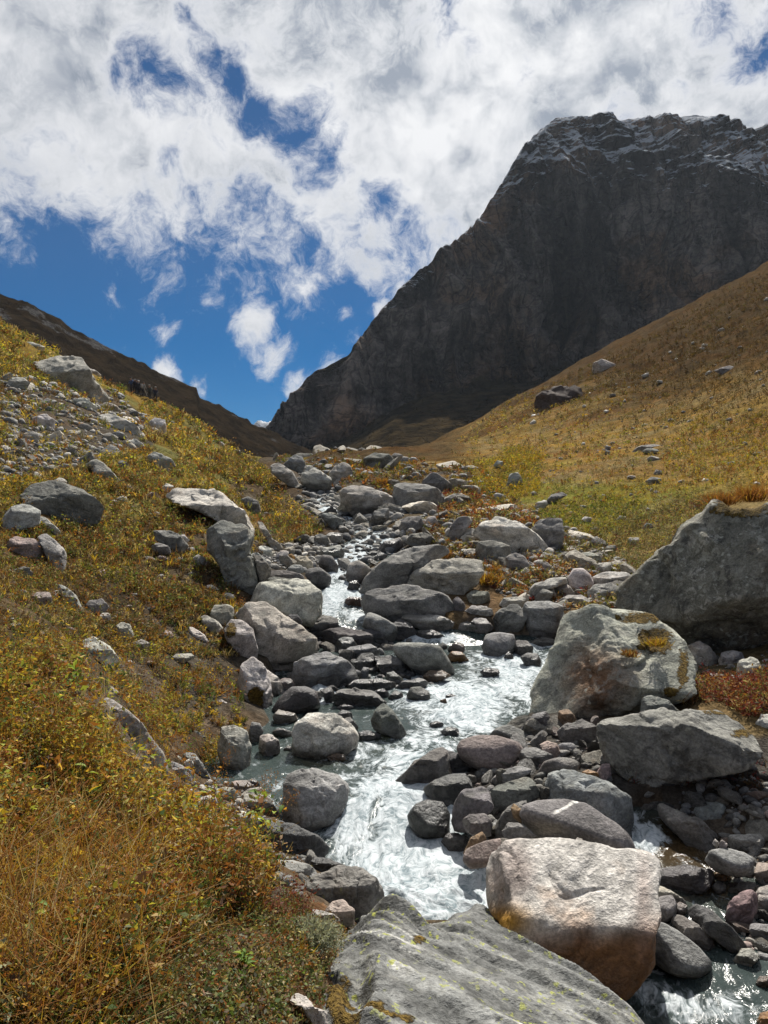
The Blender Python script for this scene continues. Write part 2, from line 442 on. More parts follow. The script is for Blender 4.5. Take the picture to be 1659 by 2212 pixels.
def mat_plain(name, col, rough=0.8):
    m, N = new_mat(name)
    tc = N.n('ShaderNodeTexCoord')
    n = N.noise(tc.outputs['Object'], 9.0, 3.0)
    bs = N.n('ShaderNodeBsdfPrincipled'); bs.inputs['Roughness'].default_value = rough
    N.l(N.mix(1.0, (*col, 1.0), N.vmath('SCALE', (1, 1, 1), N.step(n, 0.3, 0.7, 0.8, 1.2)), 'MULTIPLY'), bs.inputs['Base Color'])
    out_bsdf(N, bs.outputs[0])
    return m

M_ROCK = mat_rock(); M_GROUND = mat_ground(); M_LEAF = mat_leaf(); M_CLIFF = mat_cliff(); M_WATER = mat_water()

# ------------------------------------------------------------------ the lie of the land
# water level along the valley: distance -> height (eye level is 0)
ZW_Y = np.array([3.0, 5.0, 5.6, 6.8, 7.8, 8.9, 10.0, 12.0, 15.3, 16.6, 17.3, 20.5, 27.0, 35.0, 44.0, 58.0, 80.0, 110.0, 150.0, 400.0])
ZW_Z = np.array([-3.95, -3.80, -3.74, -3.58, -3.50, -3.29, -3.22, -3.14, -2.98, -2.90, -2.60, -1.90, -0.88, 0.13, 1.50, 3.40, 5.4, 7.9, 10.7, 20.0])
def water_z(y): return np.interp(y, ZW_Y, ZW_Z)
_yy = np.linspace(3.0, 140, 4000)
_vv = CV - PW * water_z(_yy) / _yy
def row_to_y(v): return np.interp(-np.asarray(v, float), -_vv, _yy)

# left and right shore of the stream: (row, left, right) on the picture grid
SHORE = np.array([(2030, 830, 1090), (1980, 800, 1075), (1900, 720, 1065), (1850, 660, 1050), (1760, 600, 1030), (1720, 560, 1010), (1690, 440, 1000), (1650, 430, 1010),
                  (1610, 520, 1050), (1560, 590, 1130), (1500, 560, 1185), (1440, 600, 1200), (1400, 640, 1225), (1380, 660, 1235), (1362, 670, 1000), (1350, 675, 850), (1260, 672, 770),
                  (1225, 690, 790), (1200, 705, 850), (1160, 770, 850), (1130, 735, 800), (1100, 690, 740), (1060, 672, 715), (1020, 655, 690), (1008, 650, 682)], float)
SH_Y = row_to_y(SHORE[:, 0]); _o = np.argsort(SH_Y); SH_Y = SH_Y[_o]; SH_L = SHORE[_o, 1]; SH_R = SHORE[_o, 2]
SIDE = np.array([(2420, 1250, 2000), (2212, 1300, 1800), (2100, 1340, 1720), (2000, 1390, 1700), (1900, 1400, 1640), (1830, 1350, 1560), (1780, 1330, 1470), (1740, 1330, 1420)], float)
SD_Y = row_to_y(SIDE[:, 0]); _o = np.argsort(SD_Y); SD_Y = SD_Y[_o]; SD_L = SIDE[_o, 1]; SD_R = SIDE[_o, 2]

# surveyed ground points (column, row, distance)
GP = np.array([
 (0,2212,2.4),(-300,2212,2.3),(-900,2212,2.0),(300,2212,2.45),(480,2150,2.8),(620,2230,2.8),(0,2000,2.9),(300,1900,3.8),(480,1870,4.6),(600,2020,3.75),(640,1960,4.5),(450,2000,3.6),
 (0,1750,4.2),(0,1500,6),(-300,1600,4),(-300,1300,8),(-900,1400,4),(-900,1000,10),(100,1600,5.5),(300,1700,5.8),(400,1790,5.6),(520,1830,6.0),(460,1770,7.6),(260,1545,7.2),(340,1655,7.6),(470,1605,10.4),(530,1500,12.8),
 (250,1400,11.5),(100,1300,11),(400,1400,13),(450,1250,16.5),(250,1200,16),(500,1150,21),(250,1100,20),(130,1050,18.5),(0,1100,15),(0,1300,9),(-300,1100,13),(450,1050,27),(600,1150,26),
 (560,1085,36),(690,1155,29),(640,1095,38),(300,950,42),(100,900,36),(0,900,30),(0,800,48),(-200,750,45),(200,850,65),(400,950,60),(500,990,62),(440,935,95),(310,868,150),(230,850,110),(160,800,95),(0,695,85),(-200,600,80),(-900,300,70),
 (310,915,195),(0,780,130),(440,975,135),(500,1015,90),(600,1040,62),(-200,720,130),(-900,500,130),(310,980,300),(-200,850,300),
 (700,1000,75),(750,990,110),(800,990,150),(700,1015,200),(740,1030,300),
 (1000,1010,62),(850,1000,120),(950,962,150),(1060,887,180),(1180,830,205),(1300,772,230),(1500,667,215),(1659,572,210),(1900,430,200),(2500,200,160),
 (1060,940,260),(1300,860,330),(1659,690,320),(950,1010,230),(2200,500,320),
 (1300,900,90),(1100,960,85),(1500,800,100),(1659,750,90),(1900,650,80),(2500,550,50),(1600,900,55),(1300,1000,50),(1100,1050,45),(1659,1000,36),(1400,1100,33),(1200,1130,30),(1100,1100,34),(1900,900,32),(2500,900,20),
 (1300,1180,26),(1500,1150,25),(1659,1060,29),(1900,1100,18),(1200,1200,23.5),(1250,1280,19),(1350,1335,16.5),(1500,1440,13.5),(1659,1440,12.5),(1900,1400,11),(2500,1400,9),(1600,1510,10.8),(1659,1560,10),(1500,1545,10.5),
 (1450,1722,9.2),(1659,1775,8.6),(1900,1740,8.5),(2500,1700,7),(1659,1910,7.2),(1500,2010,6.6),(1900,2000,6),(2500,2100,5),(1659,2240,5.5),(1900,2500,3.5),
 (1000,1910,7.4),(1050,1755,8.6),(1100,1605,10.6),(1250,1565,11),(900,1452,14.2),(700,1455,14.3),(600,1485,13.4),(1000,1352,17.5),(850,1252,21.5),(1000,1200,24.5),(950,1102,35),(800,1062,45),(900,1042,52),(800,1132,30),
 (850,2420,3.2),(1100,2320,4.5),(1000,2070,6),(800,2900,1.9),(0,3000,1.3),(1400,2900,2.3),(-900,3000,1.1),(2500,3000,1.8),(700,2150,3.6)], float)
def _feat(u, y): return np.stack([(np.asarray(u) - CU) / PW * 2.2, np.log(np.asarray(y))], -1)
def _tps(r2): return 0.5 * r2 * np.log(r2 + 1e-9)
_P = _feat(GP[:, 0], GP[:, 2]); _E = (CV - GP[:, 1]) / PW
_n = len(_P)
_K = _tps(((_P[:, None] - _P[None]) ** 2).sum(-1)) + np.eye(_n) * 0.0015
_A = np.zeros((_n + 3, _n + 3)); _A[:_n, :_n] = _K; _A[:_n, _n] = 1; _A[:_n, _n + 1:] = _P; _A[_n, :_n] = 1; _A[_n + 1:, :_n] = _P.T
_W = np.linalg.solve(_A, np.concatenate([_E, np.zeros(3)]))

def shore_dist(x, y):
    """metres inside the water (positive) at a plan position"""
    u = CU + PW * x / y
    s1 = np.minimum(u - np.interp(y, SH_Y, SH_L), np.interp(y, SH_Y, SH_R) - u) * y / PW
    s1 = np.where((y < SH_Y[0]) | (y > SH_Y[-1]), -9, s1)
    s2 = np.minimum(u - np.interp(y, SD_Y, SD_L), np.interp(y, SD_Y, SD_R) - u) * y / PW
    s2 = np.where((y < SD_Y[0] - 2) | (y > SD_Y[-1]), -9, s2)
    return np.maximum(s1, s2)

def base_z(x, y):
    x = np.asarray(x, float); y = np.asarray(y, float)
    out = np.empty(x.shape)
    for i in range(0, x.size, 40000):
        xs, ys = x.ravel()[i:i + 40000], y.ravel()[i:i + 40000]
        f = _feat(CU + PW * xs / ys, ys)
        r2 = ((f[:, None] - _P[None]) ** 2).sum(-1)
        e = _tps(r2) @ _W[:_n] + _W[_n] + f @ _W[_n + 1:]
        out.ravel()[i:i + 40000] = e * ys
    return out

def ground_z(x, y):
    z = base_z(x, y)
    s = shore_dist(x, y); wz = water_z(y)
    bed = wz - np.clip(s * 0.6, 0.06, 0.38)
    bank = np.maximum(z, wz + np.clip(-s * 0.35, 0.02, 0.22))
    near = (s > -6) & (y < 70)
    t = sstep(s, -0.12, 0.10)
    return np.where(near, bank * (1 - t) + bed * t, z)

def surface_z(x, y):
    return np.maximum(ground_z(x, y), np.where(shore_dist(x, y) > 0, water_z(y), -99))

_YM = np.exp(np.linspace(math.log(2.0), math.log(235), 620)); _AM = np.linspace(-0.62, 0.70, 480)
_SE = np.stack([surface_z(_AM * y, np.full(len(_AM), y)) / y for y in _YM])          # slope of the sight line that meets the ground there
def _column(u):
    f = np.clip(((u - CU) / PW - _AM[0]) / (_AM[1] - _AM[0]), 0, len(_AM) - 1.001); i = int(f); t = f - i
    return _SE[:, i] * (1 - t) + _SE[:, i + 1] * t
def hit_ground(u, v):
    """distance at which the sight line through a grid point meets the ground"""
    d = _column(u) - (CV - v) / PW
    k = int(np.argmax(d >= 0))
    if d[k] < 0: return float(_YM[np.argmax(d)])
    if k == 0: return float(_YM[0])
    t = -d[k - 1] / (d[k] - d[k - 1] + 1e-12)
    return float(_YM[k - 1] + (_YM[k] - _YM[k - 1]) * t)
def top_z(x, y):
    """height of ground or water at one plan position"""
    z = float(np.interp(y, _YM, _column(CU + PW * x / y)) * y)
    return z + float(ground_relief(np.array([[x, y, z]]))[0]) if y > 9 else z

def ground_relief(P, s=None):
    """hummocks and hollows on top of the surveyed surface"""
    y = P[:, 1]
    if s is None: s = shore_dist(P[:, 0], y)
    dry = sstep(-s, 0.0, 1.2); Q = P * np.array([1, 1, 0.0])
    r = np.clip(0.012 * y, 0.03, 1.6) * 0.55 * fbm(Q / 0.9, 2, 5) * np.clip(6 / y, 0.05, 1)
    return dry * (r + 0.05 * fbm(Q / 0.35, 3, 3) * (y < 30) + np.clip(y * 0.012, 0, 1.5) * fbm(Q / 7.0, 4, 9) + np.clip(y - 25, 0, 60) * 0.022 * fbm(Q / 24.0, 3, 21))

def to_ground(U, V):
    P = np.empty((len(U), 3))
    for i, (u, v) in enumerate(zip(U, V)):
        y = hit_ground(u, v); x = (u - CU) / PW * y
        P[i] = (x, y, np.interp(y, _YM, _column(u)) * y)
    P[:, 2] += np.where(P[:, 1] > 9, ground_relief(P), 0)
    return P

def build_ground():
    core = np.linspace(-0.56, 0.56, 360)
    left = -0.56 - np.geomspace(0.006, 1.0, 34)[::-1]; right = 0.56 + np.geomspace(0.006, 1.0, 34)
    a = np.concatenate([left, core, right])
    y = np.exp(np.linspace(math.log(1.1), math.log(340), 480))
    Y, A = np.meshgrid(y, a, indexing='ij'); X = A * Y
    x, yy = X.ravel(), Y.ravel()
    z = ground_z(x, yy)
    s = shore_dist(x, yy)
    P = np.stack([x, yy, z], 1)
    z = z + ground_relief(P, s)
    # land cover
    u = CU + PW * x / yy; v = CV - PW * z / yy
    n1 = fbm(P / np.array([4.0, 4.0, 4.0]), 4, 31); n2 = fbm(P / 13.0, 3, 41); n3 = fbm(P / 1.2, 3, 51)
    litter = np.array([0.085, 0.060, 0.028]); gravel = np.array([0.072, 0.066, 0.058]); gold = np.array([0.190, 0.132, 0.042]); straw = np.array([0.175, 0.132, 0.062])
    heath = np.array([0.062, 0.044, 0.026]); green = np.array([0.13, 0.135, 0.032]); rust = np.array([0.16, 0.085, 0.035]); bed = np.array([0.075, 0.068, 0.058])  # heath: its own brown, darkened further to hold cloud shade
    def mixc(c, d, t): return c * (1 - t[:, None]) + d * t[:, None]
    col = np.tile(litter, (len(x), 1))
    cl = np.interp(yy, SH_Y, (SH_L + SH_R) / 2)
    rgt = sstep(u, 0, 1) * 0 + (u > cl)
    # right hillside
    c2 = mixc(np.tile(straw, (len(x), 1)), np.tile(gold, (len(x), 1)), sstep(n1 + 0.5 * n3, -0.25, 0.35))
    c2 = mixc(c2, np.tile(rust, (len(x), 1)), 0.6 * sstep(n2 + 0.4 * n3, 0.05, 0.5))
    c2 = mixc(c2, np.tile(green, (len(x), 1)), 0.85 * sstep(900 - np.hypot((u - 1260) / 0.9, (v - 1100) * 4) + 260 * n1, 520, 800))
    c2 = mixc(c2, np.tile(heath, (len(x), 1)), sstep((v - 0) * -1 + 965 + 70 * n2 + 40 * n1 - (u - 1300) * 0.10, 0, 170) * 0.95)
    c2 = mixc(c2, np.tile(heath, (len(x), 1)), 0.85 * sstep(1010 - v + 14 * n1, 0, 22) * sstep(1060 - u + 30 * n1, 0, 120))
    col = np.where((rgt > 0)[:, None], c2, col)
    # valley floor among the boulders, scree on the left hill
    floor_w = sstep(-s, 5.5 + yy * 0.02, 0.8) * (yy < 90)
    field = in_poly(u, v, [(580, 1010), (700, 985), (860, 1000), (1010, 1020), (1110, 1075), (1270, 1160), (1420, 1260), (1340, 1340), (1210, 1400), (900, 1450), (560, 1500), (560, 1260), (700, 1160)])
    scree = in_poly(u + 20 * n1, v + 20 * n3, [(-60, 800), (110, 835), (240, 845), (310, 900), (340, 950), (230, 990), (130, 1015), (-60, 1040)])
    g = np.clip(np.maximum(np.maximum(floor_w * (0.75 + 0.5 * n3), field * (0.7 + n1)), scree * 0.8), 0, 1)
    low = in_poly(u, v, [(1300, 1575), (1659, 1590), (2100, 1600), (2100, 2300), (1250, 2300), (1340, 1760)])
    low2 = in_poly(u, v, [(1000, 1560), (1200, 1530), (1330, 1560), (1330, 1760), (1060, 1960), (990, 1900)])
    g = np.maximum(np.maximum(g, low * 1.0), low2 * 1.0)
    col = mixc(col, np.tile(gravel, (len(x), 1)), g)
    far_left = (~(rgt > 0)) & (yy > 20)
    c3 = mixc(np.tile(np.array([0.155, 0.105, 0.030]), (len(x), 1)), np.tile(np.array([0.12, 0.115, 0.045]), (len(x), 1)), sstep(n1, -0.3, 0.4))
    col = np.where((far_left & (g < 0.3))[:, None], c3, col)
    fg = in_poly(u, v, [(330, 2040), (480, 1930), (700, 1950), (780, 2080), (640, 2300), (200, 2300)])
    col = mixc(col, np.tile(np.array([0.105, 0.060, 0.030]), (len(x), 1)), fg * 0.8)
    col = mixc(col, np.tile(bed, (len(x), 1)), sstep(s, -0.1, 0.1))
    amber = np.exp(-((u - 1090) / 50) ** 2 - ((v - 2000) / 40) ** 2) + 0.8 * np.exp(-((u - 1480) / 120) ** 2 - ((v - 1850) / 90) ** 2)
    col = mixc(col, np.tile(np.array([0.22, 0.11, 0.02]), (len(x), 1)), np.clip(amber, 0, 1) * (s > 0))
    me = make_mesh('valley_ground', np.stack([x, yy, z], 1), grid_faces(len(y), len(a)))
    set_color(me, 'tint', np.clip(col * (1 + 0.25 * n3)[:, None], 0.01, 1))
    add_obj('valley_ground', me, M_GROUND, kind='structure')
build_ground()

# ------------------------------------------------------------------ water
FOAM = [(730,1240,60,30,1.0),(780,1190,60,20,.85),(810,1160,40,18,1.0),(760,1130,40,16,.8),(710,1100,40,18,.8),(690,1060,30,25,.75),(670,1025,30,20,.8),(900,1780,140,170,1.15),(930,1930,170,70,1.2),(1000,1520,170,50,.8),(1110,1440,110,45,1.05),(860,1640,150,40,.75),(720,1290,60,60,1.15),(1000,1455,60,20,.7),(700,1440,70,14,.45),(820,1420,60,12,.5),(960,1960,150,60,1.0),(900,1900,150,70,1.1),(860,1840,150,60,1.1),(800,1770,120,60,1.05),(840,1700,110,60,.9),(890,1640,120,40,.85),(780,1650,60,20,.6),(930,1600,90,35,.85),
        (990,1555,110,40,.9),(1060,1500,110,40,1.0),(1110,1450,90,40,1.0),(1150,1415,60,25,1.0),(985,1475,60,22,.85),(1190,1400,40,18,.9),(930,1382,80,14,1.0),(745,1275,50,40,1.1),(715,1310,40,40,1.05),(760,1335,60,14,.55),
        (700,1497,35,22,1.1),(890,1445,26,30,1.0),(1040,1650,70,22,.8),(745,1205,60,16,.9),(800,1165,30,20,1.0),(790,1150,26,16,.9),(700,1105,40,12,.8),(690,1070,30,16,.8),(665,1025,30,14,.8),(850,1190,50,10,.7),
        (1395,1815,50,32,.95),(1360,1775,20,20,.8),(700,1600,60,16,.35),(600,1700,40,20,.3),(575,1745,26,30,.8),(1045,1900,40,60,.5),(1500,2180,140,40,.55),(1400,2150,60,50,.45),(1480,1960,60,20,.4),(1040,1720,30,30,.7),(1020,1820,30,40,.6)]
def build_water(name, Y, L, R, nrow, ncol, margin, ymin, ymax, label):
    y = np.exp(np.linspace(math.log(ymin), math.log(ymax), nrow))
    t = np.linspace(0, 1, ncol)
    xl = (np.interp(y, Y, L) - CU) / PW * y - margin; xr = (np.interp(y, Y, R) - CU) / PW * y + margin
    X = xl[:, None] + (xr - xl)[:, None] * t[None]
    YY = np.repeat(y[:, None], ncol, 1)
    x, yy = X.ravel(), YY.ravel()
    z = water_z(yy)
    u = CU + PW * x / yy; v = CV - PW * z / yy
    foam = np.full(len(x), 0.10)
    for fu, fv, ru, rv, st in FOAM:
        foam = np.maximum(foam, st * np.exp(-(((u - fu) / ru) ** 2 + ((v - fv) / rv) ** 2) ** 1.3))
    P = np.stack([x, yy * 0.6, np.zeros_like(x)], 1)
    P[:, 0] += 0.35 * fbm(P / 0.9, 2, 91); P[:, 1] += 0.3 * fbm(P / 0.8, 2, 92)
    foam = foam * (0.84 + 0.55 * fbm(P / 0.45, 2, 93))
    sc = np.clip(yy / 9, 0.8, 3)
    A = 0.010 + 0.10 * np.clip(foam, 0, 1)
    lump = fbm(P / (0.42 * sc)[:, None], 3, 61, ridged=True, gain=0.55)
    ripple = fbm(P / (0.13 * sc)[:, None], 3, 71)
    hump = fbm(P / 1.1, 2, 81)
    z = z + A * (0.9 * lump + 0.42 * ripple + 0.8 * hump) + 0.004 * ripple
    me = make_mesh(name, np.stack([x, yy, z], 1), grid_faces(nrow, ncol))
    set_float(me, 'foam', np.clip(foam, 0, 1.1))
    br = np.exp(-((u - 1480) / 130) ** 2 - ((v - 1840) / 90) ** 2) + np.exp(-((u - 1090) / 50) ** 2 - ((v - 1990) / 40) ** 2) + 0.7 * np.exp(-((u - 700) / 60) ** 2 - ((v - 1625) / 25) ** 2)
    set_float(me, 'brown', np.clip(br, 0, 1))
    return add_obj(name, me, M_WATER, kind='structure', label=label)
build_water('stream_water', SH_Y, SH_L, SH_R, 660, 165, 0.35, float(SH_Y[0]), float(SH_Y[-1]), 'white and grey green water of the mountain stream')
build_water('side_channel_water', SD_Y, SD_L, SD_R, 200, 130, 0.25, float(SD_Y[0]), float(SD_Y[-1]), 'dark glittering water of the side channel at lower right')

# ------------------------------------------------------------------ mountain, far ridge, snow peak
def lerp_pts(pts, q):
    pts = np.asarray(pts, float)
    return [np.interp(q, pts[:, 0], pts[:, i]) for i in range(1, pts.shape[1])]

def build_mountain():
    crest = [(540,985,470),(572,955,470),(588,934,470),(600,918,470),(640,860,474),(660,832,476),(700,805,480),(760,768,488),(800,700,494),(850,642,502),(900,592,512),(940,560,520),(1010,500,536),(1050,458,546),(1090,390,562),(1130,320,580),
             (1170,280,596),(1200,258,606),(1240,254,616),(1330,266,630),(1400,255,640),(1540,254,650),(1620,284,655),(1659,272,664),(1800,220,690),(2100,200,700),(2500,330,700)]
    brow = [(540,988,465),(600,930,462),(660,850,466),(760,790,476),(850,668,490),(940,592,504),(1010,540,516),(1090,450,534),(1170,390,545),(1240,370,550),(1330,360,555),(1400,380,555),(1540,420,550),(1659,460,545),(2100,420,550),(2500,500,550)]
    foot = [(540,992,440),(600,985,430),(740,960,425),(850,880,436),(940,850,446),(1100,835,462),(1240,800,466),(1400,740,466),(1540,690,462),(1659,640,460),(2100,560,450),(2500,640,450)]
    apron = [(540,1010,400),(740,1000,330),(850,975,320),(1100,950,330),(1400,900,330),(1659,820,330),(2500,800,330)]
    nc = 560
    u = np.concatenate([np.linspace(540, 1760, nc - 40), np.linspace(1764, 2500, 40)])
    rows = []
    def prof(pts):
        v, y = lerp_pts(pts, u)
        return y, (CV - v) / PW * y
    y0, z0 = prof(apron); y1, z1 = prof(foot); y2, z2 = prof(brow); y3, z3 = prof(crest)
    y2n = y1 + (y2 - y1) * 0.6; z2 = z2 * y2n / y2; y2 = y2n; y3n = y1 + (y3 - y1) * 0.6; z3 = z3 * y3n / y3; y3 = y3n
    segs = [(y0, z0, y1, z1, 44), (y1, z1, y2, z2, 160), (y2, z2, y3, z3, 100)]
    for k, (ya, za, yb, zb, n) in enumerate(segs):
        for i in range(n):
            t = i / n
            rows.append((ya + (yb - ya) * t, za + (zb - za) * t, k + t))
    rows.append((y3, z3, np.full(nc, 3.0) if False else 3.0))
    for dy, dz in ((25, -6), (70, -60), (160, -200)):
        rows.append((y3 + dy, z3 + dz, 3.0))
    nr = len(rows)
    a = (u - CU) / PW
    Y = np.stack([r[0] for r in rows]); Z = np.stack([r[1] for r in rows]); S = np.stack([np.full(nc, r[2]) for r in rows]); X = a[None] * Y
    # smooth the joins between apron, cliff and brow
    P = np.stack([X.ravel(), Y.ravel(), Z.ravel()], 1); s = S.ravel()
    cliff = sstep(s, 0.8, 1.15)
    q = P * np.array([1, 0.6, 1])
    warp = np.stack([fbm(q / 70, 3, 7), np.zeros(len(q)), fbm(q / 70, 3, 8)], 1) * 26
    qw = q + warp
    ribs = fbm(qw * np.array([1 / 46, 1 / 90, 1 / 210]), 5, 101, ridged=True, gain=0.5)
    big = fbm(q * np.array([1 / 120, 1 / 120, 1 / 190]), 3, 111)
    dip = qw[:, 2] + 0.22 * qw[:, 0]
    led = fbm(np.stack([qw[:, 0] / 90, qw[:, 1] / 90, dip / 11], 1), 4, 121, ridged=True, gain=0.6)
    fine = fbm(qw * np.array([1 / 7, 1 / 7, 1 / 12]), 3, 131, gain=0.6)
    top = sstep(s, 1.75, 2.25)
    ribs = ribs + 0.38 * fbm(qw * np.array([1 / 15, 1 / 30, 1 / 80]), 3, 141, ridged=True) + 0.16 * fbm(qw * np.array([1 / 5.5, 1 / 12, 1 / 26]), 2, 151, ridged=True)
    edge = sstep(s, 3.0, 2.75)
    gully = np.clip(fbm(qw * np.array([1 / 26, 1 / 60, 1 / 190]), 2, 161, ridged=True) - 0.55, 0, 1) * 2.2
    d = cliff * (17 * ribs - 14 * gully + 17 * big + 6.5 * led * (0.4 + 0.6 * top) + 2.2 * fine) + (1 - cliff) * (5 * big + 3 * ribs + 1.0 * fine)
    P[:, 1] -= d * (0.9 * edge + 0.1)
    P[:, 2] += d * (0.16 + 0.1 * (1 - cliff)) * (0.08 + 0.92 * edge)
    P[:, 2] += sstep(s, 2.4, 2.9) * (1.2 * fine + 1.5 * led)
    me = make_mesh('mountain', P, grid_faces(nr, nc))
    hgt = P[:, 2]; uu = CU + PW * P[:, 0] / P[:, 1]
    snow = np.clip(sstep(hgt, 150, 260) * 0.85 + 0.6 * sstep(s, 1.8, 2.5) * sstep(hgt, 80, 150), 0, 1) * sstep(s, 1.4, 2.0)
    set_float(me, 'snow', snow)
    veg = sstep(s, 1.12, 0.8) * 0.95 + 0.22 * sstep(hgt, 200, 90) + 0.20 * np.exp(-((uu - 1380) / 120) ** 2 - ((hgt - 150) / 40) ** 2)
    veg += 0.5 * np.exp(-((uu - 720) / 60) ** 2) * sstep(s, 1.7, 2.6)
    set_float(me, 'veg', np.clip(veg, 0, 1))
    add_obj('mountain', me, M_CLIFF, kind='structure', label='dark rock mountain dusted with snow above the valley')
build_mountain()

def build_ridge():
    crest = [(-700,440,215),(-200,570,232),(0,635,240),(60,655,244),(130,690,250),(150,708,251),(220,745,255),(280,770,259),(330,795,262),(400,828,268),(425,838,269),(430,858,270),(480,880,276),(550,918,285),(580,930,289),(620,950,298),(680,975,310),(740,1000,320),(860,1030,330)]
    nc, nr = 420, 130
    u = np.linspace(-700, 860, nc)
    vc, yc = lerp_pts(crest, u)
    zc = (CV - vc) / PW * yc
    t = np.concatenate([[-0.35, -0.12], np.linspace(0, 1, nr - 2)])
    yb = np.interp(u, [-700, 0, 430, 740, 860], [110, 135, 165, 215, 240]); zb = np.interp(u, [-700, 0, 430, 740, 860], [8, 4, 3, 8, 10])
    Y = np.where(t[:, None] >= 0, yc[None] + (yb - yc)[None] * t[:, None], yc[None] - 60 * t[:, None])
    Z = np.where(t[:, None] >= 0, zc[None] + (zb - zc)[None] * t[:, None], zc[None] + 40 * t[:, None])
    X = ((u - CU) / PW)[None] * Y
    P = np.stack([X.ravel(), Y.ravel(), Z.ravel()], 1); T = np.repeat(t, nc)
    P[:, 2] += 1.3 * fbm(P / 16, 5, 201) + 1.0 * np.clip(fbm(P / 9, 4, 211, ridged=True) - 0.35, 0, 1) * 1.6 + 0.25 * fbm(P / 2.5, 2, 222)
    me = make_mesh('left_ridge', P, grid_faces(nr, nc)[:, ::-1])
    set_float(me, 'snow', np.zeros(len(P)))
    crag = np.clip(fbm(P / 12, 4, 231), 0, 1)
    set_float(me, 'veg', np.clip(0.98 - 1.1 * crag, 0, 1))
    add_obj('left_ridge', me, M_RIDGE, kind='structure', label='brown heath ridge with painted shade, falling towards the notch')

def mat_ridge():
    m, N = new_mat('heath with painted shade')
    tc = N.n('ShaderNodeTexCoord'); p = tc.outputs['Object']
    a = N.noise(p, 0.18, 8.0, 0.68); b = N.noise(p, 0.9, 5.0, 0.65)
    col = N.mix(N.step(a, 0.32, 0.66), (0.010, 0.008, 0.006), (0.030, 0.022, 0.014))  # heath browns taken near black: cloud shade put into the colour
    col = N.mix(N.step(b, 0.5, 0.75, 0, 0.6), col, (0.035, 0.033, 0.026))
    rockc = N.mix(N.step(b, 0.35, 0.65), (0.025, 0.025, 0.026), (0.08, 0.077, 0.074))
    rm = N.step(N.math('ADD', N.attr('veg'), N.math('MULTIPLY', N.math('SUBTRACT', N.noise(p, 0.4, 6.0, 0.65), 0.5), 1.0)), 0.62, 0.50)
    col = N.mix(rm, col, rockc)
    bs = N.n('ShaderNodeBsdfPrincipled'); N.l(col, bs.inputs['Base Color']); bs.inputs['Roughness'].default_value = 0.95
    bs.inputs['Specular IOR Level'].default_value = 0.0
    bp = N.n('ShaderNodeBump'); bp.inputs['Strength'].default_value = 0.9; bp.inputs['Distance'].default_value = 1.6
    N.l(N.math('ADD', a, N.math('MULTIPLY', b, 0.5)), bp.inputs['Height']); N.l(bp.outputs[0], bs.inputs['Normal'])
    out_bsdf(N, bs.outputs[0])
    return m
M_RIDGE = mat_ridge()
build_ridge()

def build_peak():
    crest = [(440,1000,1000),(520,945,1000),(545,926,1000),(556,914,1000),(568,918,1000),(580,917,1000),(592,905,1000),(600,900,1000),(620,880,1005),(680,850,1010),(760,900,1010),(860,1000,1010)]
    nc, nr = 160, 70
    u = np.linspace(440, 860, nc)
    v, y = lerp_pts(crest, u); z = (CV - v) / PW * y
    t = np.concatenate([[-0.3], np.linspace(0, 1, nr - 1)])
    Y = y[None] - 190 * t[:, None]; Z = z[None] - np.where(t[:, None] >= 0, 160 * t[:, None], -150 * t[:, None])
    X = ((u - CU) / PW)[None] * y[None] * np.ones_like(Y)
    P = np.stack([X.ravel(), Y.ravel(), Z.ravel()], 1)
    P[:, 2] += 8 * fbm(P / 27, 5, 301, ridged=True, gain=0.6); P[:, 1] += 8 * fbm(P / 23, 4, 311)
    me = make_mesh('snow_peak', P, grid_faces(nr, nc)[:, ::-1])
    set_float(me, 'snow', np.ones(len(P))); set_float(me, 'veg', np.zeros(len(P)))
    add_obj('snow_peak', me, M_CLIFF, kind='structure', label='far white snow peak seen through the notch')
build_peak()

# ------------------------------------------------------------------ boulders
VIEW = {'P3': (0, 1200, 1.2762), 'P4': (900, 1750, 1.3825), 'P5': (1900, 1750, 1.4155), 'Q1': (0, 2300, 1.2762), 'Q2': (900, 2500, 1.3825),
        'Q3': (1900, 2500, 1.4155), 'Q4': (0, 3100, 1.2762), 'Q5': (900, 3300, 1.3825), 'Q6': (1900, 3200, 1.4155)}
def survey(view, pts):
    x0, y0, s = VIEW[view]
    return [((x0 + x / s) * PW / 3072.0, (y0 + y / s) * PW / 3072.0) for x, y in pts]

_ICO = {}
def ico(n):
    if n not in _ICO:
        bm = bmesh.new(); bmesh.ops.create_icosphere(bm, subdivisions=n, radius=1.0)
        bm.verts.ensure_lookup_table()
        _ICO[n] = (np.array([v.co[:] for v in bm.verts]), np.array([[v.index for v in f.verts] for f in bm.faces]))
        bm.free()
    return _ICO[n]

TINT = {'g': (0.32, 0.302, 0.27), 'p': (0.46, 0.435, 0.39), 'd': (0.15, 0.143, 0.132), 'k': (0.085, 0.083, 0.082), 'w': (0.50, 0.455, 0.425),
        'b': (0.22, 0.15, 0.095), 'r': (0.30, 0.235, 0.21), 'o': (0.30, 0.16, 0.05), 's': (0.235, 0.232, 0.225), 'm': (0.185, 0.18, 0.165)}

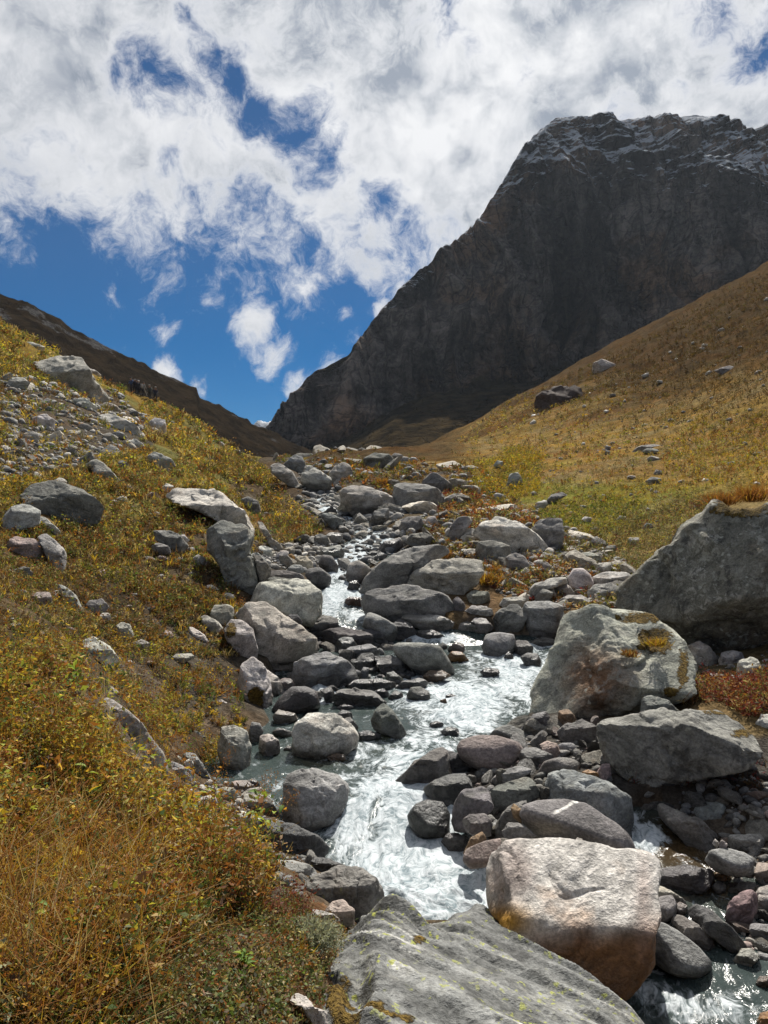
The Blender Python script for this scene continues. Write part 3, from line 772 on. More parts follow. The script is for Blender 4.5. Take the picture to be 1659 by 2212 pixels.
def radius_table(poly):
    """distance from the centre to the outline for 720 headings"""
    ang = np.linspace(-math.pi, math.pi, 721)
    dx, dz = np.cos(ang), np.sin(ang)
    R = np.zeros(721)
    n = len(poly)
    for i in range(n):
        ax, az = poly[i]; bx, bz = poly[(i + 1) % n]
        ex, ez = bx - ax, bz - az
        den = dx * ez - dz * ex
        den = np.where(np.abs(den) < 1e-9, 1e-9, den)
        t = (ax * ez - az * ex) / den
        s = (ax * dz - az * dx) / den
        ok = (t > 0) & (s >= -1e-6) & (s <= 1 + 1e-6)
        R = np.where(ok, np.maximum(R, t), R)
    good = R > 1e-6
    R = np.interp(ang, ang[good], R[good])
    k = np.ones(9) / 9
    R = 0.5 * R + 0.5 * np.convolve(np.concatenate([R[-5:-1], R, R[1:5]]), k, 'valid')
    return ang, R

def boulder_body(poly, T, frame, seed, sub, hard=9.0, rough=1.0, flat_top=None, cuts=None):
    hard = hard * 3.0 if hard > 7.5 else hard * 1.6
    """poly: outline in the plane across the sight line; body bounded by that outline and by broken faces"""
    rng = np.random.default_rng(seed)
    D, F = ico(sub)
    ang, R = radius_table(poly)
    rho = np.hypot(D[:, 0], D[:, 2]); phi = np.arctan2(D[:, 2], D[:, 0])
    Rp = np.interp(phi, ang, R)
    inv = (rho / Rp) ** hard
    poly3 = np.stack([np.array(poly)[:, 0], np.zeros(len(poly)), np.array(poly)[:, 1]], 1)
    Wd = frame                                    # columns: local axes in world
    normals = [(rng.normal(0, .25), -0.45 + rng.normal(0, .15), 0.9), (rng.normal(0, .35), -1.0, 0.25 + rng.normal(0, .2)),
               (rng.normal(0, .3), -0.9, -0.45), (-0.8, -0.8, rng.normal(.15, .3)), (0.8, -0.8, rng.normal(.15, .3)), (rng.normal(0, .2), 0.5, 0.85), (0.0, 1.0, 0.0), (rng.normal(0, .5), 0.8, -0.4)]
    for _ in range(9 if hard > 12 else 4):
        q = rng.normal(0, 1, 3); q[1] = -abs(q[1]) - 0.35; normals.append(tuple(q))
    if flat_top is not None: normals.append(flat_top)
    if cuts is not None:
        for n, dd in cuts:
            inv = inv + (np.maximum(D @ (Wd.T @ n), 0) / max(dd, 0.05 * T)) ** hard
        normals = [normals[0], normals[5], normals[6], normals[7]] if len(cuts) < 3 else [normals[5], normals[6], normals[7]]
    for ni, n in enumerate(normals):
        n = np.array(n, float); n /= np.linalg.norm(n)
        nl = Wd.T @ n
        sup = float((poly3 @ nl).max())
        lo = 0.10 if abs(nl[1]) < 0.75 else 0.5
        if ni == 0: lo = 0.02
        dist = max(sup, 0.12 * T) + T * abs(nl[1]) * rng.uniform(lo, lo + (0.33 if ni else 0.14))
        inv = inv + (np.maximum(D @ nl, 0) / dist) ** hard
    r = inv ** (-1.0 / hard) * 1.035
    P = (D * r[:, None]) @ Wd.T
    size = math.sqrt(abs(np.ptp(np.array(poly)[:, 0]) * np.ptp(np.array(poly)[:, 1])))
    dirw = D @ Wd.T
    off = rng.uniform(-50, 50, 3)
    ax = np.array([rng.normal(0, .35), rng.normal(0, .35), 1.0]); ax /= np.linalg.norm(ax)
    q = P / size + off
    along = (q @ ax)
    wq = q + 0.12 * np.stack([fbm(q * 3, 2, 41), fbm(q * 3, 2, 42), fbm(q * 3, 2, 43)], 1)
    lay = fbm(np.stack([wq[:, 0] * 1.1, wq[:, 1] * 1.1, (wq @ ax) * 4.2], 1), 3, seed % 97, ridged=True)
    ang_ = 1.0 if hard > 12 else 0.35
    crack = np.clip(fbm(wq * 2.6, 2, seed % 71, ridged=True) - 0.62, 0, 1) * 2.2
    chip = fbm(wq * 4.3, 2, seed % 67); chip = np.floor(chip * 5) / 5 * 0.5 + chip * 0.5
    d = 0.034 * fbm(q * 1.9, 3, seed % 89) + ang_ * (0.040 * chip + 0.022 * lay - 0.055 * crack) + 0.010 * fbm(q * 7, 3, seed % 83)
    if sub >= 5: d = d + 0.007 * fbm(q * 16, 3, seed % 79) + ang_ * 0.008 * fbm(wq * 11, 2, seed % 73, ridged=True)
    P = P + dirw * (d * size * rough)[:, None]
    return P, F, size

SIZE_PX = []
PLACED = []          # (outline, distance) of every surveyed boulder, for keeping plants off them
def boulder(pts, tint, label, y=None, name='boulder', cat='boulder', thick=1.0, hard=9.0, rough=1.0, wet=0.0, moss=0.0, lichen=0.35, yellow=0.0, stain=0.4, sub=None, bury=0.22, paint=None, flat_top=None, group=None, faces=None):
    pts = np.asarray(pts, float)
    uc, vc = pts[:, 0].mean(), pts[:, 1].mean()
    uc = (pts[:, 0].min() + pts[:, 0].max()) / 2; vc = (pts[:, 1].min() + pts[:, 1].max()) / 2
    if not in_poly(np.array([uc]), np.array([vc]), pts)[0]:
        uc, vc = pts[:, 0].mean(), pts[:, 1].mean()
    vb = pts[:, 1].max(); ub = pts[pts[:, 1] > vb - 0.12 * np.ptp(pts[:, 1]) - 1, 0].mean()
    yb = hit_ground(ub, vb) if y is None else y
    wpx, hpx = np.ptp(pts[:, 0]), np.ptp(pts[:, 1]); px_size = math.sqrt(wpx * hpx)
    Tm = 0.5 * min(math.sqrt(wpx * hpx), 1.15 * min(wpx, hpx) + 12) * yb / PW * thick
    yc = yb + 0.55 * Tm
    ray = np.array([(uc - CU) / PW, 1.0, (CV - vc) / PW]); L = np.linalg.norm(ray)
    ey = ray / L; ex = np.array([ey[1], -ey[0], 0.0]); ex /= np.linalg.norm(ex); ez = np.cross(ex, ey)
    frame = np.stack([ex, ey, ez], 1)
    C = ray * yc; lift = np.zeros(3)
    if yb > 20: lift = np.array([0, 0, float(ground_relief(np.array([[C[0], yb, C[2]]]))[0])])
    # outline points onto the plane through C across the sight line
    rays = np.stack([(pts[:, 0] - CU) / PW, np.ones(len(pts)), (CV - pts[:, 1]) / PW], 1)
    s = (C @ ey) / (rays @ ey)
    rel = rays * s[:, None] - C
    poly = np.stack([rel @ ex, rel @ ez], 1)
    poly *= 1.07 if px_size < 150 else 1.02
    low = poly[:, 1] < 0
    poly[low, 1] *= 1 + bury
    seed = int(abs(uc * 131 + vc * 977)) % 100003
    px = math.sqrt(wpx * hpx)
    if sub is None: sub = 3 if px < 34 else (4 if px < 95 else 5)
    cuts = None
    if faces is None and hard > 7.5 and flat_top is None and px > 20:
        rg = np.random.default_rng(seed + 7)
        ul, vt = pts.min(0); ur = pts[:, 0].max(); w_, h_ = wpx, hpx; um = (ul + ur) / 2
        lv, rv = vt + h_ * rg.uniform(.24, .52), vt + h_ * rg.uniform(.24, .52)
        Lp = (ul + .1 * w_, lv, -rg.uniform(.55, .9)); Rp = (ur - .1 * w_, rv, -rg.uniform(.55, .9)); tp = (um + rg.uniform(-.2, .2) * w_, vt + .03 * h_, 0.0)
        faces = [(Lp, Rp, tp), (Lp, Rp, (um, vb, -rg.uniform(.3, .65)))]
        if rg.random() < .75: faces.append(((ul + rg.uniform(.2, .42) * w_, vt + .3 * h_, -.85), (ul + rg.uniform(.15, .4) * w_, vb - .05 * h_, -.75), (ul, (vt + vb) / 2, 0.0)))
        if rg.random() < .75: faces.append(((ur - rg.uniform(.2, .42) * w_, vt + .3 * h_, -.85), (ur - rg.uniform(.15, .4) * w_, vb - .05 * h_, -.75), (ur, (vt + vb) / 2, 0.0)))
    if faces is not None:                 # broken faces given by three surveyed points each (column, row, depth from the outline plane)
        cuts = []
        for tri in faces:
            q = []
            for fu, fv, fd in tri:
                r_ = np.array([(fu - CU) / PW, 1.0, (CV - fv) / PW]); q.append(r_ * ((C @ ey) / (r_ @ ey)) + ey * fd * Tm - C)
            nn = np.cross(q[1] - q[0], q[2] - q[0]); nn /= np.linalg.norm(nn)
            if nn @ q[0] < 0: nn = -nn
            cuts.append((nn, float(nn @ q[0])))
    P, F, size = boulder_body(poly, Tm, frame, seed, sub, hard, rough, flat_top, cuts)
    me = make_mesh(name, P, F)
    if hard > 7.5: me.set_sharp_from_angle(angle=math.radians(22 if sub < 5 else 30))
    C = C + lift; world_p = P + C
    n = len(P)
    base = np.array(TINT[tint]) if isinstance(tint, str) else np.array(tint)
    rng = np.random.default_rng(seed)
    base = base * rng.uniform(0.9, 1.1) * (1 + rng.normal(0, 0.025, 3))
    var = 1 + 0.22 * fbm(P / size * 3 + seed % 50, 3, 5)
    col = base[None] * var[:, None]
    # damp, darker foot where the stream washes the rock
    sd = shore_dist(world_p[:, 0], world_p[:, 1]); wz = water_z(world_p[:, 1])
    nearw = 1.0 if (shore_dist(np.array([C[0]]), np.array([yb]))[0] > -0.5 and yb < 60) else 0.0
    foot = sstep(wz + 0.13 * max(0.6, yb / 9) + 0.09 * fbm(P * 2.5, 2, 9) - world_p[:, 2], -0.10, 0.06) * nearw
    wetv = np.clip(np.maximum(wet * (0.75 + 0.5 * fbm(P / size * 2.5, 2, 15)), foot), 0, 1)
    nv = P / np.linalg.norm(P, axis=1)[:, None]
    up = sstep(P[:, 2] / size, 0.0, 0.4)
    mossv = moss * up * (0.75 + 0.6 * fbm(P / size * 2.2 + 9, 3, 19))
    yel = yellow * (0.4 + 0.6 * up)
    extra = {}
    if paint is not None:
        uu = CU + PW * world_p[:, 0] / world_p[:, 1]; vv = CV - PW * world_p[:, 2] / world_p[:, 1]
        col, mossv, wetv, yel = paint(uu, vv, world_p, col, mossv, wetv, yel)
    set_color(me, 'tint', np.clip(col, 0.01, 0.8))
    set_float(me, 'wet', wetv); set_float(me, 'moss', np.clip(mossv, 0, 1)); set_float(me, 'lichen', np.full(n, lichen)); set_float(me, 'map_lichen', np.clip(yel, 0, 1)); set_float(me, 'stain', np.full(n, stain))
    o = add_obj(name, me, M_ROCK, loc=tuple(C), label=label, cat=cat, group=group)
    PLACED.append((pts, yb))
    return o

def B(view, pts, tint, label, **kw):
    return boulder(survey(view, pts), tint, label, **kw)

def spot(u, v, cu, cv, ru, rv):
    return np.exp(-(((u - cu) / ru) ** 2 + ((v - cv) / rv) ** 2) ** 1.5)

# -- paintwork with a shape of its own on the largest boulders
def paint_pyramid(u, v, p, col, moss, wet, yel):
    n = fbm(p * 3.0, 3, 71)
    r = np.clip(spot(u + 25 * n, v + 20 * n, 1290, 1480, 75, 75), 0, 1)
    col = col * (1 - r[:, None]) + np.array([0.165, 0.095, 0.055]) * (1 + 0.5 * n[:, None]) * r[:, None]
    moss = np.maximum(moss, 1.0 * spot(u, v, 1415, 1385, 48, 32)); moss = np.maximum(moss, 0.85 * spot(u, v, 1390, 1335, 70, 16))
    moss = np.maximum(moss, 0.8 * spot(u, v, 1475, 1440, 16, 60)); moss = np.maximum(moss, 0.85 * spot(u, v, 1450, 1495, 20, 14))
    moss = np.maximum(moss, 0.9 * spot(u, v, 1362, 1412, 18, 12))
    return col, moss, wet, yel
def paint_white(u, v, p, col, moss, wet, yel):
    n = fbm(p * 2.5, 3, 72)
    r = sstep(v + 0.10 * (u - 1230) + 45 * n, 1985, 2080)
    col = col * (1 - r[:, None]) + np.array([0.26, 0.125, 0.05]) * r[:, None]
    r2 = np.clip(spot(u + 20 * n, v, 1090, 1990, 70, 40), 0, 1)
    col = col * (1 - r2[:, None]) + np.array([0.32, 0.17, 0.03]) * r2[:, None]
    r3 = np.clip(spot(u + 20 * n, v + 12 * n, 1110, 1880, 45, 70) + spot(u, v, 1390, 1960, 20, 120), 0, 1) * 0.5
    col = col * (1 - r3[:, None]) + np.array([0.27, 0.185, 0.155]) * r3[:, None]
    wet = np.maximum(wet, 0.5 * r)
    return col, moss, wet, yel
def paint_slab(u, v, p, col, moss, wet, yel):
    moss = np.maximum(moss, 0.75 * spot(u, v, 1545, 1540, 30, 8)); moss = np.maximum(moss, 0.8 * spot(u, v, 1600, 1585, 30, 14))
    return col, moss, wet, yel
def paint_giant(u, v, p, col, moss, wet, yel):
    moss = np.maximum(moss * 0.2, 1.0 * spot(u, v, 1600, 1098, 75, 22))
    n = fbm(p * 1.5, 3, 73)
    r = sstep(v + 60 * n, 1290, 1400) * sstep(u + 40 * n, 1470, 1600)
    col = col * (1 - 0.6 * r[:, None]) + np.array([0.115, 0.082, 0.052]) * 0.6 * r[:, None]
    return col, moss, wet, yel
def paint_vein(u, v, p, col, moss, wet, yel):
    d = np.abs((u - 1232) * 0.5 + (v - 1737) * 0.87 + 6 * fbm(p * 6, 2, 74)); along = np.abs((u - 1232) * 0.87 - (v - 1737) * 0.5)
    t = sstep(d, 5.0, 2.0) * sstep(along, 46, 34)
    col = col * (1 - t[:, None]) + np.array([0.62, 0.60, 0.56]) * t[:, None]
    b = spot(u, v, 1165, 1790, 50, 14) * 0.6
    return col * (1 - b[:, None]) + np.array([0.40, 0.36, 0.29]) * b[:, None], moss, wet, yel
def paint_bank(u, v, p, col, moss, wet, yel):
    moss = np.maximum(moss * 0, 1.0 * spot(u, v, 552, 1510, 20, 34)); return col, moss, wet, yel
def paint_bank2(u, v, p, col, moss, wet, yel):
    moss = np.maximum(moss * 0.3, 0.9 * spot(u, v, 500, 1360, 14, 20)); return col, moss, wet, yel
def paint_left(u, v, p, col, moss, wet, yel):
    n = fbm(p * 3, 2, 75)
    line = 1512 + np.clip(u - 210, 0, 200) * 0.72
    yel = 1.15 * sstep(line + 26 + 14 * n - v, -10, 14) * sstep(u, 150, 190)
    return col, moss, wet, yel

# ---- the right bank
boulder(survey('P5', [(500,1010),(560,975),(640,968),(830,980),(960,1000),(1060,1060),(1150,1130),(1200,1220)]) + survey('Q3', [(1218,270),(1195,350),(1140,400),(1050,425),(950,465),(870,515),(700,545),(560,525),(420,512),(350,480),(338,440),(360,330),(420,200),(470,110)]),
        'g', 'huge pyramid shaped grey boulder with rust brown face and moss patch right of the rapids', y=11.2, sub=6, hard=14, thick=0.95, moss=0.12, lichen=0.8, paint=paint_pyramid, bury=0.15, faces=[((1290,1325,0),(1338,1475,-.95),(1475,1410,-.12)), ((1290,1325,0),(1338,1475,-.95),(1165,1500,-.15)), ((1338,1475,-.95),(1235,1545,-.62),(1420,1520,-.62))])
B('Q3', [(740,560),(760,545),(1000,510),(1200,490),(1350,490),(1480,560),(1570,640),(1590,740),(1500,800),(1300,850),(1080,885),(950,890),(850,830),(770,770),(738,660)],
  'm', 'long flat topped dark slab overhanging black shade at the right edge', y=8.75, sub=6, hard=16, thick=1.0, lichen=0.9, moss=0.05, paint=paint_slab, bury=0.0, faces=[((1315,1568,-.95),(1470,1570,-.95),(1460,1526,.1)), ((1315,1568,-.95),(1610,1622,-.9),(1400,1690,-.6)), ((1520,1540,0),(1600,1612,-.75),(1620,1590,-.1))])
B('P5', [(810,920),(870,830),(960,750),(1050,640),(1130,620),(1200,530),(1300,455),(1345,410),(1405,412),(1430,432),(1580,430),(1659,380),(1800,370),(1900,500),(1900,900),(1850,1100),(1659,1190),(1560,1220),(1400,1185),(1200,1135),(1070,1050),(1000,1000),(880,975)],
  (0.185, 0.18, 0.15), 'giant dark lichen blotched boulder with grass on its top cut by the right frame edge', y=14.0, sub=6, hard=8, thick=0.6, lichen=1.2, paint=paint_giant, yellow=0.12, bury=0.1, rough=1.25, flat_top=(-0.4, -0.75, 0.55))
B('Q6', [(90,560),(85,390),(110,310),(190,240),(320,208),(480,225),(700,255),(850,285),(960,320),(1012,360),(1018,430),(992,540),(977,640),(962,760),(962,880),(900,960),(820,1060),(740,1120),(600,1050),(450,980),(300,860),(170,700),(100,640)],
  'w', 'large whitish pink boulder with brown stained foot beside the lichen slab', y=5.75, sub=6, hard=10, thick=0.75, rough=0.7, lichen=0.1, stain=0.8, paint=paint_white, bury=0.0, faces=[((1100,1822,0),(1385,1845,0),(1250,2005,-1.0)), ((1130,1990,-.92),(1385,2010,-.97),(1290,2110,-.86)), ((1062,1900,0),(1078,1835,-.05),(1112,1900,-.55))])
B('Q3', [(410,960),(440,860),(500,835),(640,870),(760,900),(840,970),(862,1060),(862,1170),(800,1160),(700,1100),(560,1030),(440,1000)], 's', 'big angular grey boulder behind the smooth dark boulder with a white vein', y=8.2, hard=14, sub=5)
B('Q3', [(270,1080),(290,1030),(350,1000),(420,985),(500,975),(620,1010),(700,1060),(790,1120),(860,1180),(905,1250),(900,1300),(800,1300),(650,1260),(500,1230),(380,1190),(290,1125)], (0.155, 0.15, 0.145), 'smooth dark grey boulder crossed by a white quartz vein', y=7.3, sub=6, hard=6, paint=paint_vein, rough=0.8, lichen=0.05)
B('Q3', [(735,890),(790,868),(870,890),(930,930),(975,1010),(950,1060),(870,1050),(840,980)], 's', 'rounded grey boulder half under the overhanging slab', y=8.8)
B('Q3', [(940,500),(960,420),(1010,403),(1090,430),(1140,480),(1120,510),(980,515)], 'm', 'mossy grey stone between the pyramid boulder and the dark slab', y=10.4, moss=0.4, lichen=0.6)
B('Q3', [(1200,170),(1220,120),(1270,95),(1330,130),(1380,200),(1340,240),(1260,230)], 'g', 'grey boulder left of the row at the foot of the giant boulder', lichen=0.7)
B('Q3', [(1385,200),(1400,155),(1450,146),(1500,160),(1525,195),(1480,240),(1400,235)], 'g', 'speckled grey boulder in the middle of the row below the giant boulder', lichen=0.9)
B('Q3', [(1480,300),(1500,210),(1560,182),(1600,200),(1630,270),(1600,310),(1530,315)], 'p', 'pale grey boulder above the red plants at the right edge', lichen=0.5)
B('Q3', [(1295,290),(1340,272),(1470,290),(1470,312),(1340,314)], 'g', 'flat grey stone lying below the speckled boulder', lichen=0.5, moss=.3)
B('Q3', [(1470,312),(1500,282),(1540,290),(1550,322),(1500,334)], 'm', 'small dark rounded stone in front of the pale boulder above the red plants')
B('Q3', [(1595,560),(1620,515),(1659,505),(1720,520),(1720,660),(1659,660),(1610,610)], 'p', 'pale boulder cut by the right frame edge behind the dark slab', y=9.9, lichen=.6)
B('Q3', [(1300,460),(1340,445),(1400,460),(1450,490),(1380,498)], 'd', 'small dark wedge stone behind the flat topped slab', y=10.6)
B('Q3', [(1040,1030),(1070,1020),(1160,1070),(1260,1110),(1350,1180),(1360,1220),(1310,1295),(1230,1255),(1130,1160),(1060,1090)], 'd', 'long dark slab sloping down to the right beside the side channel', y=8.0, hard=14, lichen=.2)
B('Q3', [(1225,1080),(1290,1010),(1360,1000),(1440,1060),(1455,1150),(1420,1205),(1350,1175),(1280,1115)], 's', 'grey brown boulder half in shade behind the long dark slab', y=8.3)
B('Q3', [(1470,1150),(1500,1110),(1600,1110),(1659,1130),(1700,1170),(1600,1205),(1500,1195)], 'r', 'flat pinkish stone at the right edge below the dark slab', y=8.1)
B('Q3', [(1430,1230),(1450,1190),(1530,1195),(1610,1180),(1640,1230),(1600,1305),(1500,1295)], 'g', 'angular grey rock with a stepped top at the right edge', y=7.8, hard=16)
B('Q3', [(1315,1330),(1340,1280),(1420,1270),(1520,1290),(1585,1330),(1580,1400),(1480,1410),(1370,1380)], 's', 'smooth rounded grey brown boulder beside the glittering side channel', hard=6, lichen=.05, y=7.2)
B('Q3', [(1500,1090),(1510,1060),(1550,1050),(1570,1080),(1550,1110)], 'r', 'small pinkish cobble in shade at the right edge', y=8.3)
# ---- stones between the pyramid boulder and the stream
B('Q3', [(80,630),(130,585),(190,565),(250,590),(315,632),(280,660),(150,655)], 'd', 'dark wet humped boulder where the rapids bend round the pyramid boulder', wet=.5, hard=7)
B('Q3', [(255,590),(330,510),(400,490),(425,560),(400,600),(300,615)], 'k', 'black wet pointed rock at the foot of the pyramid boulder', wet=.7)
B('Q3', [(460,570),(480,490),(530,480),(565,530),(540,575)], 'b', 'brown wedge stone under the pyramid boulder', wet=.2)
B('Q3', [(470,600),(530,560),(600,540),(670,575),(675,620),(640,675),(560,675),(490,640)], 'd', 'dark angular boulder in shade left of the overhanging slab', wet=.2, hard=14)
B('Q3', [(370,680),(410,660),(460,675),(480,720),(450,755),(390,715)], 'r', 'pinkish cobble among dark stones left of the overhanging slab')
B('Q3', [(460,690),(500,668),(550,668),(580,700),(540,725),(480,720)], 's', 'smooth greenish grey cobble left of the overhanging slab', hard=5, lichen=0)
B('Q3', [(250,750),(280,700),(360,705),(440,740),(400,795),(300,805)], 'd', 'dark wet stone just below the pinkish cobble', wet=.6)
B('Q3', [(360,830),(400,775),(480,755),(560,760),(590,790),(570,825),(480,855),(400,865)], 'd', 'dark rounded wet boulder above the big angular grey boulder', wet=.5, hard=7)
B('Q3', [(75,890),(150,830),(240,805),(310,820),(290,850),(180,895),(110,905)], 's', 'low flat grey stone lying in still water right of the rapids', thick=1.3)
B('Q3', [(690,840),(720,790),(760,785),(770,850),(730,875)], 'r', 'small reddish upright stone in the shade of the slab')
B('Q3', [(300,665),(330,655),(380,665),(350,675),(310,675)], 'o', 'small orange algae covered stone in the shallows', wet=.8)
B('Q3', [(580,850),(640,820),(700,840),(690,870),(610,870)], 'o', 'amber brown wet stone glinting under the slab', wet=.9)
B('Q3', [(0,640),(30,630),(80,635)] if False else [(75,990),(130,920),(280,868),(310,890),(390,985),(300,1050),(150,1060),(80,1035)], 'd', 'dark triangular boulder right of the foaming chute', hard=16, y=8.5)
B('Q3', [(120,1190),(130,1110),(190,1040),(280,1000),(300,1050),(270,1130),(200,1205)], 'd', 'dark rounded boulder behind the brown stick shaped stone', y=7.9)
B('Q3', [(205,1040),(220,1012),(275,1060),(262,1110),(222,1085)], (0.33, 0.235, 0.14), 'tan brown stick shaped stone wedged between dark boulders', y=7.6)
B('Q3', [(160,1170),(190,1120),(270,1130),(340,1190),(270,1225),(180,1215)], 'd', 'small dark boulder in front of the brown stick shaped stone', y=7.3)
B('Q3', [(565,1225),(580,1205),(605,1210),(610,1230),(585,1238)], 'p', 'tiny pale cobble on top of the whitish pink boulder', y=6.9)
B('Q2', [(1260,1060),(1280,980),(1330,920),(1410,900),(1450,930),(1470,1010),(1420,1060),(1330,1110),(1280,1105)], 'd', 'tall dark brownish boulder on the right side of the chute', y=8.0, wet=.25)
B('Q2', [(1320,1080),(1360,1050),(1430,1045),(1470,1080),(1460,1150),(1380,1150),(1330,1120)], 'd', 'dark stone below the tall brownish boulder by the chute', y=7.6, wet=.2)
B('Q2', [(1195,1200),(1240,1150),(1290,1155),(1345,1190),(1330,1235),(1260,1250)], 'k', 'small black wet rock at the right edge of the foam', wet=.9, hard=14)
B('Q2', [(1320,1290),(1340,1240),(1440,1200),(1520,1180),(1515,1265),(1440,1320),(1360,1325)], 'r', 'smooth pinkish brown boulder touching the whitish boulder on its left', y=6.9, hard=6, wet=.2)
B('Q2', [(1320,1250),(1360,1180),(1420,1145),(1440,1190),(1390,1235)], 'b', 'brown striped stone behind the pinkish brown boulder', y=7.3)
B('Q2', [(1500,1200),(1530,1180),(1580,1190),(1590,1230),(1530,1250),(1505,1240)], 'd', 'dark cobble behind the whitish boulder at its left end', y=7.0)
B('Q2', [(1015,1060),(1060,1000),(1130,970),(1200,985),(1235,1050),(1230,1150),(1170,1180),(1090,1165),(1030,1110)], 'k', 'black wet boulder washed by foam in the middle of the chute', wet=1.0, hard=7)
B('Q2', [(1105,900),(1170,860),(1250,830),(1320,830),(1355,900),(1330,970),(1270,1000),(1180,970),(1130,935)], 'k', 'dark wet boulder right of the chute head', wet=.7)
B('Q2', [(945,850),(1050,770),(1130,710),(1180,685),(1215,700),(1242,830),(1190,880),(1110,900),(1000,885)], 'd', 'sharp triangular dark boulder standing in the rapids', y=9.2, hard=18, wet=.2, lichen=.1)
B('Q2', [(1195,690),(1260,700),(1330,740),(1350,790),(1300,825),(1240,835),(1215,760)], 'k', 'black wedge behind the sharp triangular boulder', y=9.6, wet=.4, hard=14)
B('Q2', [(1285,685),(1320,640),(1400,615),(1500,620),(1600,650),(1635,690),(1620,740),(1560,780),(1450,790),(1360,770),(1300,725)], (0.2, 0.175, 0.155), 'broad rounded brown grey boulder on the right shore of the rapids', hard=6, lichen=.05, rough=.8)
B('Q2', [(815,525),(850,460),(880,437),(915,470),(960,530),(1000,590),(985,615),(930,600),(870,585),(830,565)], 'd', 'pointed dark rock standing in the pool in mid stream', hard=14)
B('Q2', [(1410,260),(1450,238),(1510,245),(1515,272),(1450,284)], 'k', 'small black block in the white water above the bend', wet=.8, hard=16)
B('Q2', [(1215,395),(1250,380),(1295,400),(1270,418)], 'k', 'tiny black stone in the rapids', wet=.9)
B('Q2', [(1190,415),(1220,408),(1230,440),(1200,445)], 'o', 'tiny amber stone under the tiny black stone in the rapids', wet=.9)
B('Q2', [(1195,590),(1230,565),(1280,570),(1295,600),(1240,618)], 'k', 'drowned dark stone showing through the rapids below the pool', wet=1.0)
B('Q2', [(1130,545),(1170,530),(1210,545),(1190,570),(1150,570)], 'k', 'smaller drowned dark stone in the rapids', wet=1.0)
# ---- left side of the stream
B('Q2', [(330,1000),(345,900),(365,845),(480,812),(600,850),(650,890),(662,920),(640,1010),(600,1080),(540,1165),(490,1170),(380,1115),(345,1065)], 's', 'large square grey boulder with dark front on the left of the chute', hard=16, y=8.35, bury=.1, lichen=.1, flat_top=(0, -.7, .75))
B('Q2', [(175,1110),(230,1080),(300,1085),(400,1130),(500,1170),(547,1215),(540,1255),(500,1290),(300,1300),(200,1240)], 'k', 'black wet slab sloping into the foam on the left', y=7.3, wet=.6, hard=14, lichen=0)
B('Q2', [(390,600),(400,560),(470,500),(580,495),(680,550),(717,600),(714,655),(640,700),(560,722),(460,712),(395,685)], 'p', 'flat topped pale boulder with dark foot in the pool', hard=13, lichen=.4, moss=.12, flat_top=(0, -.35, 1))
B('Q2', [(100,1000),(90,960),(150,905),(200,905),(250,970),(300,1050),(290,1090),(200,1090),(130,1055)], 'g', 'grey boulder left of the square boulder by the pool', y=8.5)
B('Q2', [(20,900),(60,862),(120,860),(160,900),(130,955),(60,965)], 'r', 'pinkish grey boulder at the gravel shore left of the pool', y=8.9)
B('Q2', [(-60,960),(-40,910),(0,898),(45,900),(65,940),(30,985),(-40,1000)], 'g', 'rounded grey boulder at the left end of the shore boulders', y=8.5, hard=6)
B('Q2', [(120,860),(160,850),(200,890),(195,905),(160,890)], 'd', 'small dark stone beside the pinkish grey shore boulder', y=9.1)
B('Q2', [(60,1110),(90,1030),(140,1040),(180,1060),(220,1055),(212,1095),(130,1145),(70,1145)], 'p', 'jagged pale rock with notched top left of the black slab', hard=18, y=7.7)
B('Q2', [(-90,1200),(-60,1120),(0,1110),(40,1130),(75,1180),(60,1205)], 'g', 'grey boulder behind the leafy plant at the shore', y=7.0)
B('Q2', [(370,290),(400,210),(480,165),(560,160),(640,190),(710,240),(722,300),(660,340),(560,330),(480,330),(400,315)], 's', 'rounded boulder with black streaks left of the small waterfalls', hard=8, lichen=.4)
B('P4', [(80,990),(150,935),(220,925),(300,980),(400,1050),(480,1105),(492,1160),(460,1210),(340,1262),(230,1272),(190,1205),(160,1100)], 'g', 'big grey boulder with sloping top on the left shore below the pale slab', hard=14, sub=5, lichen=.5, flat_top=(.35, -.5, .8))
B('P4', [(150,920),(200,815),(260,800),(370,790),(440,800),(510,860),(517,960),(460,1005),(350,985),(250,945)], 'p', 'wide pale flat slab on the left of the upper white pool', hard=14, lichen=.5, y=16.2, flat_top=(.1, -.55, .9), sub=5)
B('P4', [(440,1050),(530,985),(610,1005),(627,1050),(600,1085),(480,1095)], 'd', 'dark grey wedge boulder below the upper pool', wet=.2)
B('P4', [(345,990),(370,972),(400,985),(430,1020),(410,1040),(370,1025)], 'k', 'dark round stone lying on the pale slab edge', y=15.6, wet=.2)
B('P4', [(550,1070),(620,1055),(740,1070),(800,1090),(802,1135),(700,1150),(600,1165),(555,1125)], 'd', 'long flat dark boulder across the stream under the upper pool', hard=13)
B('P4', [(615,1140),(650,1105),(700,1110),(727,1150),(690,1180),(630,1185)], 's', 'grey boulder in front of the long flat dark boulder')
B('P4', [(760,1050),(800,970),(860,990),(940,1040),(960,1080),(930,1125),(860,1100),(800,1065)], 's', 'smooth grey boulder splitting the flow under the upper pool', hard=7)
B('P4', [(760,1065),(830,1060),(880,1090),(912,1155),(860,1145)], 'k', 'black wet wedge in front of the smooth splitting boulder', wet=.5)
B('P4', [(975,990),(1050,975),(1150,985),(1240,1010),(1287,1045),(1240,1070),(1120,1065),(1010,1025)], 'p', 'long pale flat boulder over the small cascade', hard=8, lichen=.1)
B('P4', [(935,1030),(970,1010),(1030,1040),(1062,1075),(1000,1105),(950,1090)], 'k', 'black wet stone left of the small cascade', wet=.6)
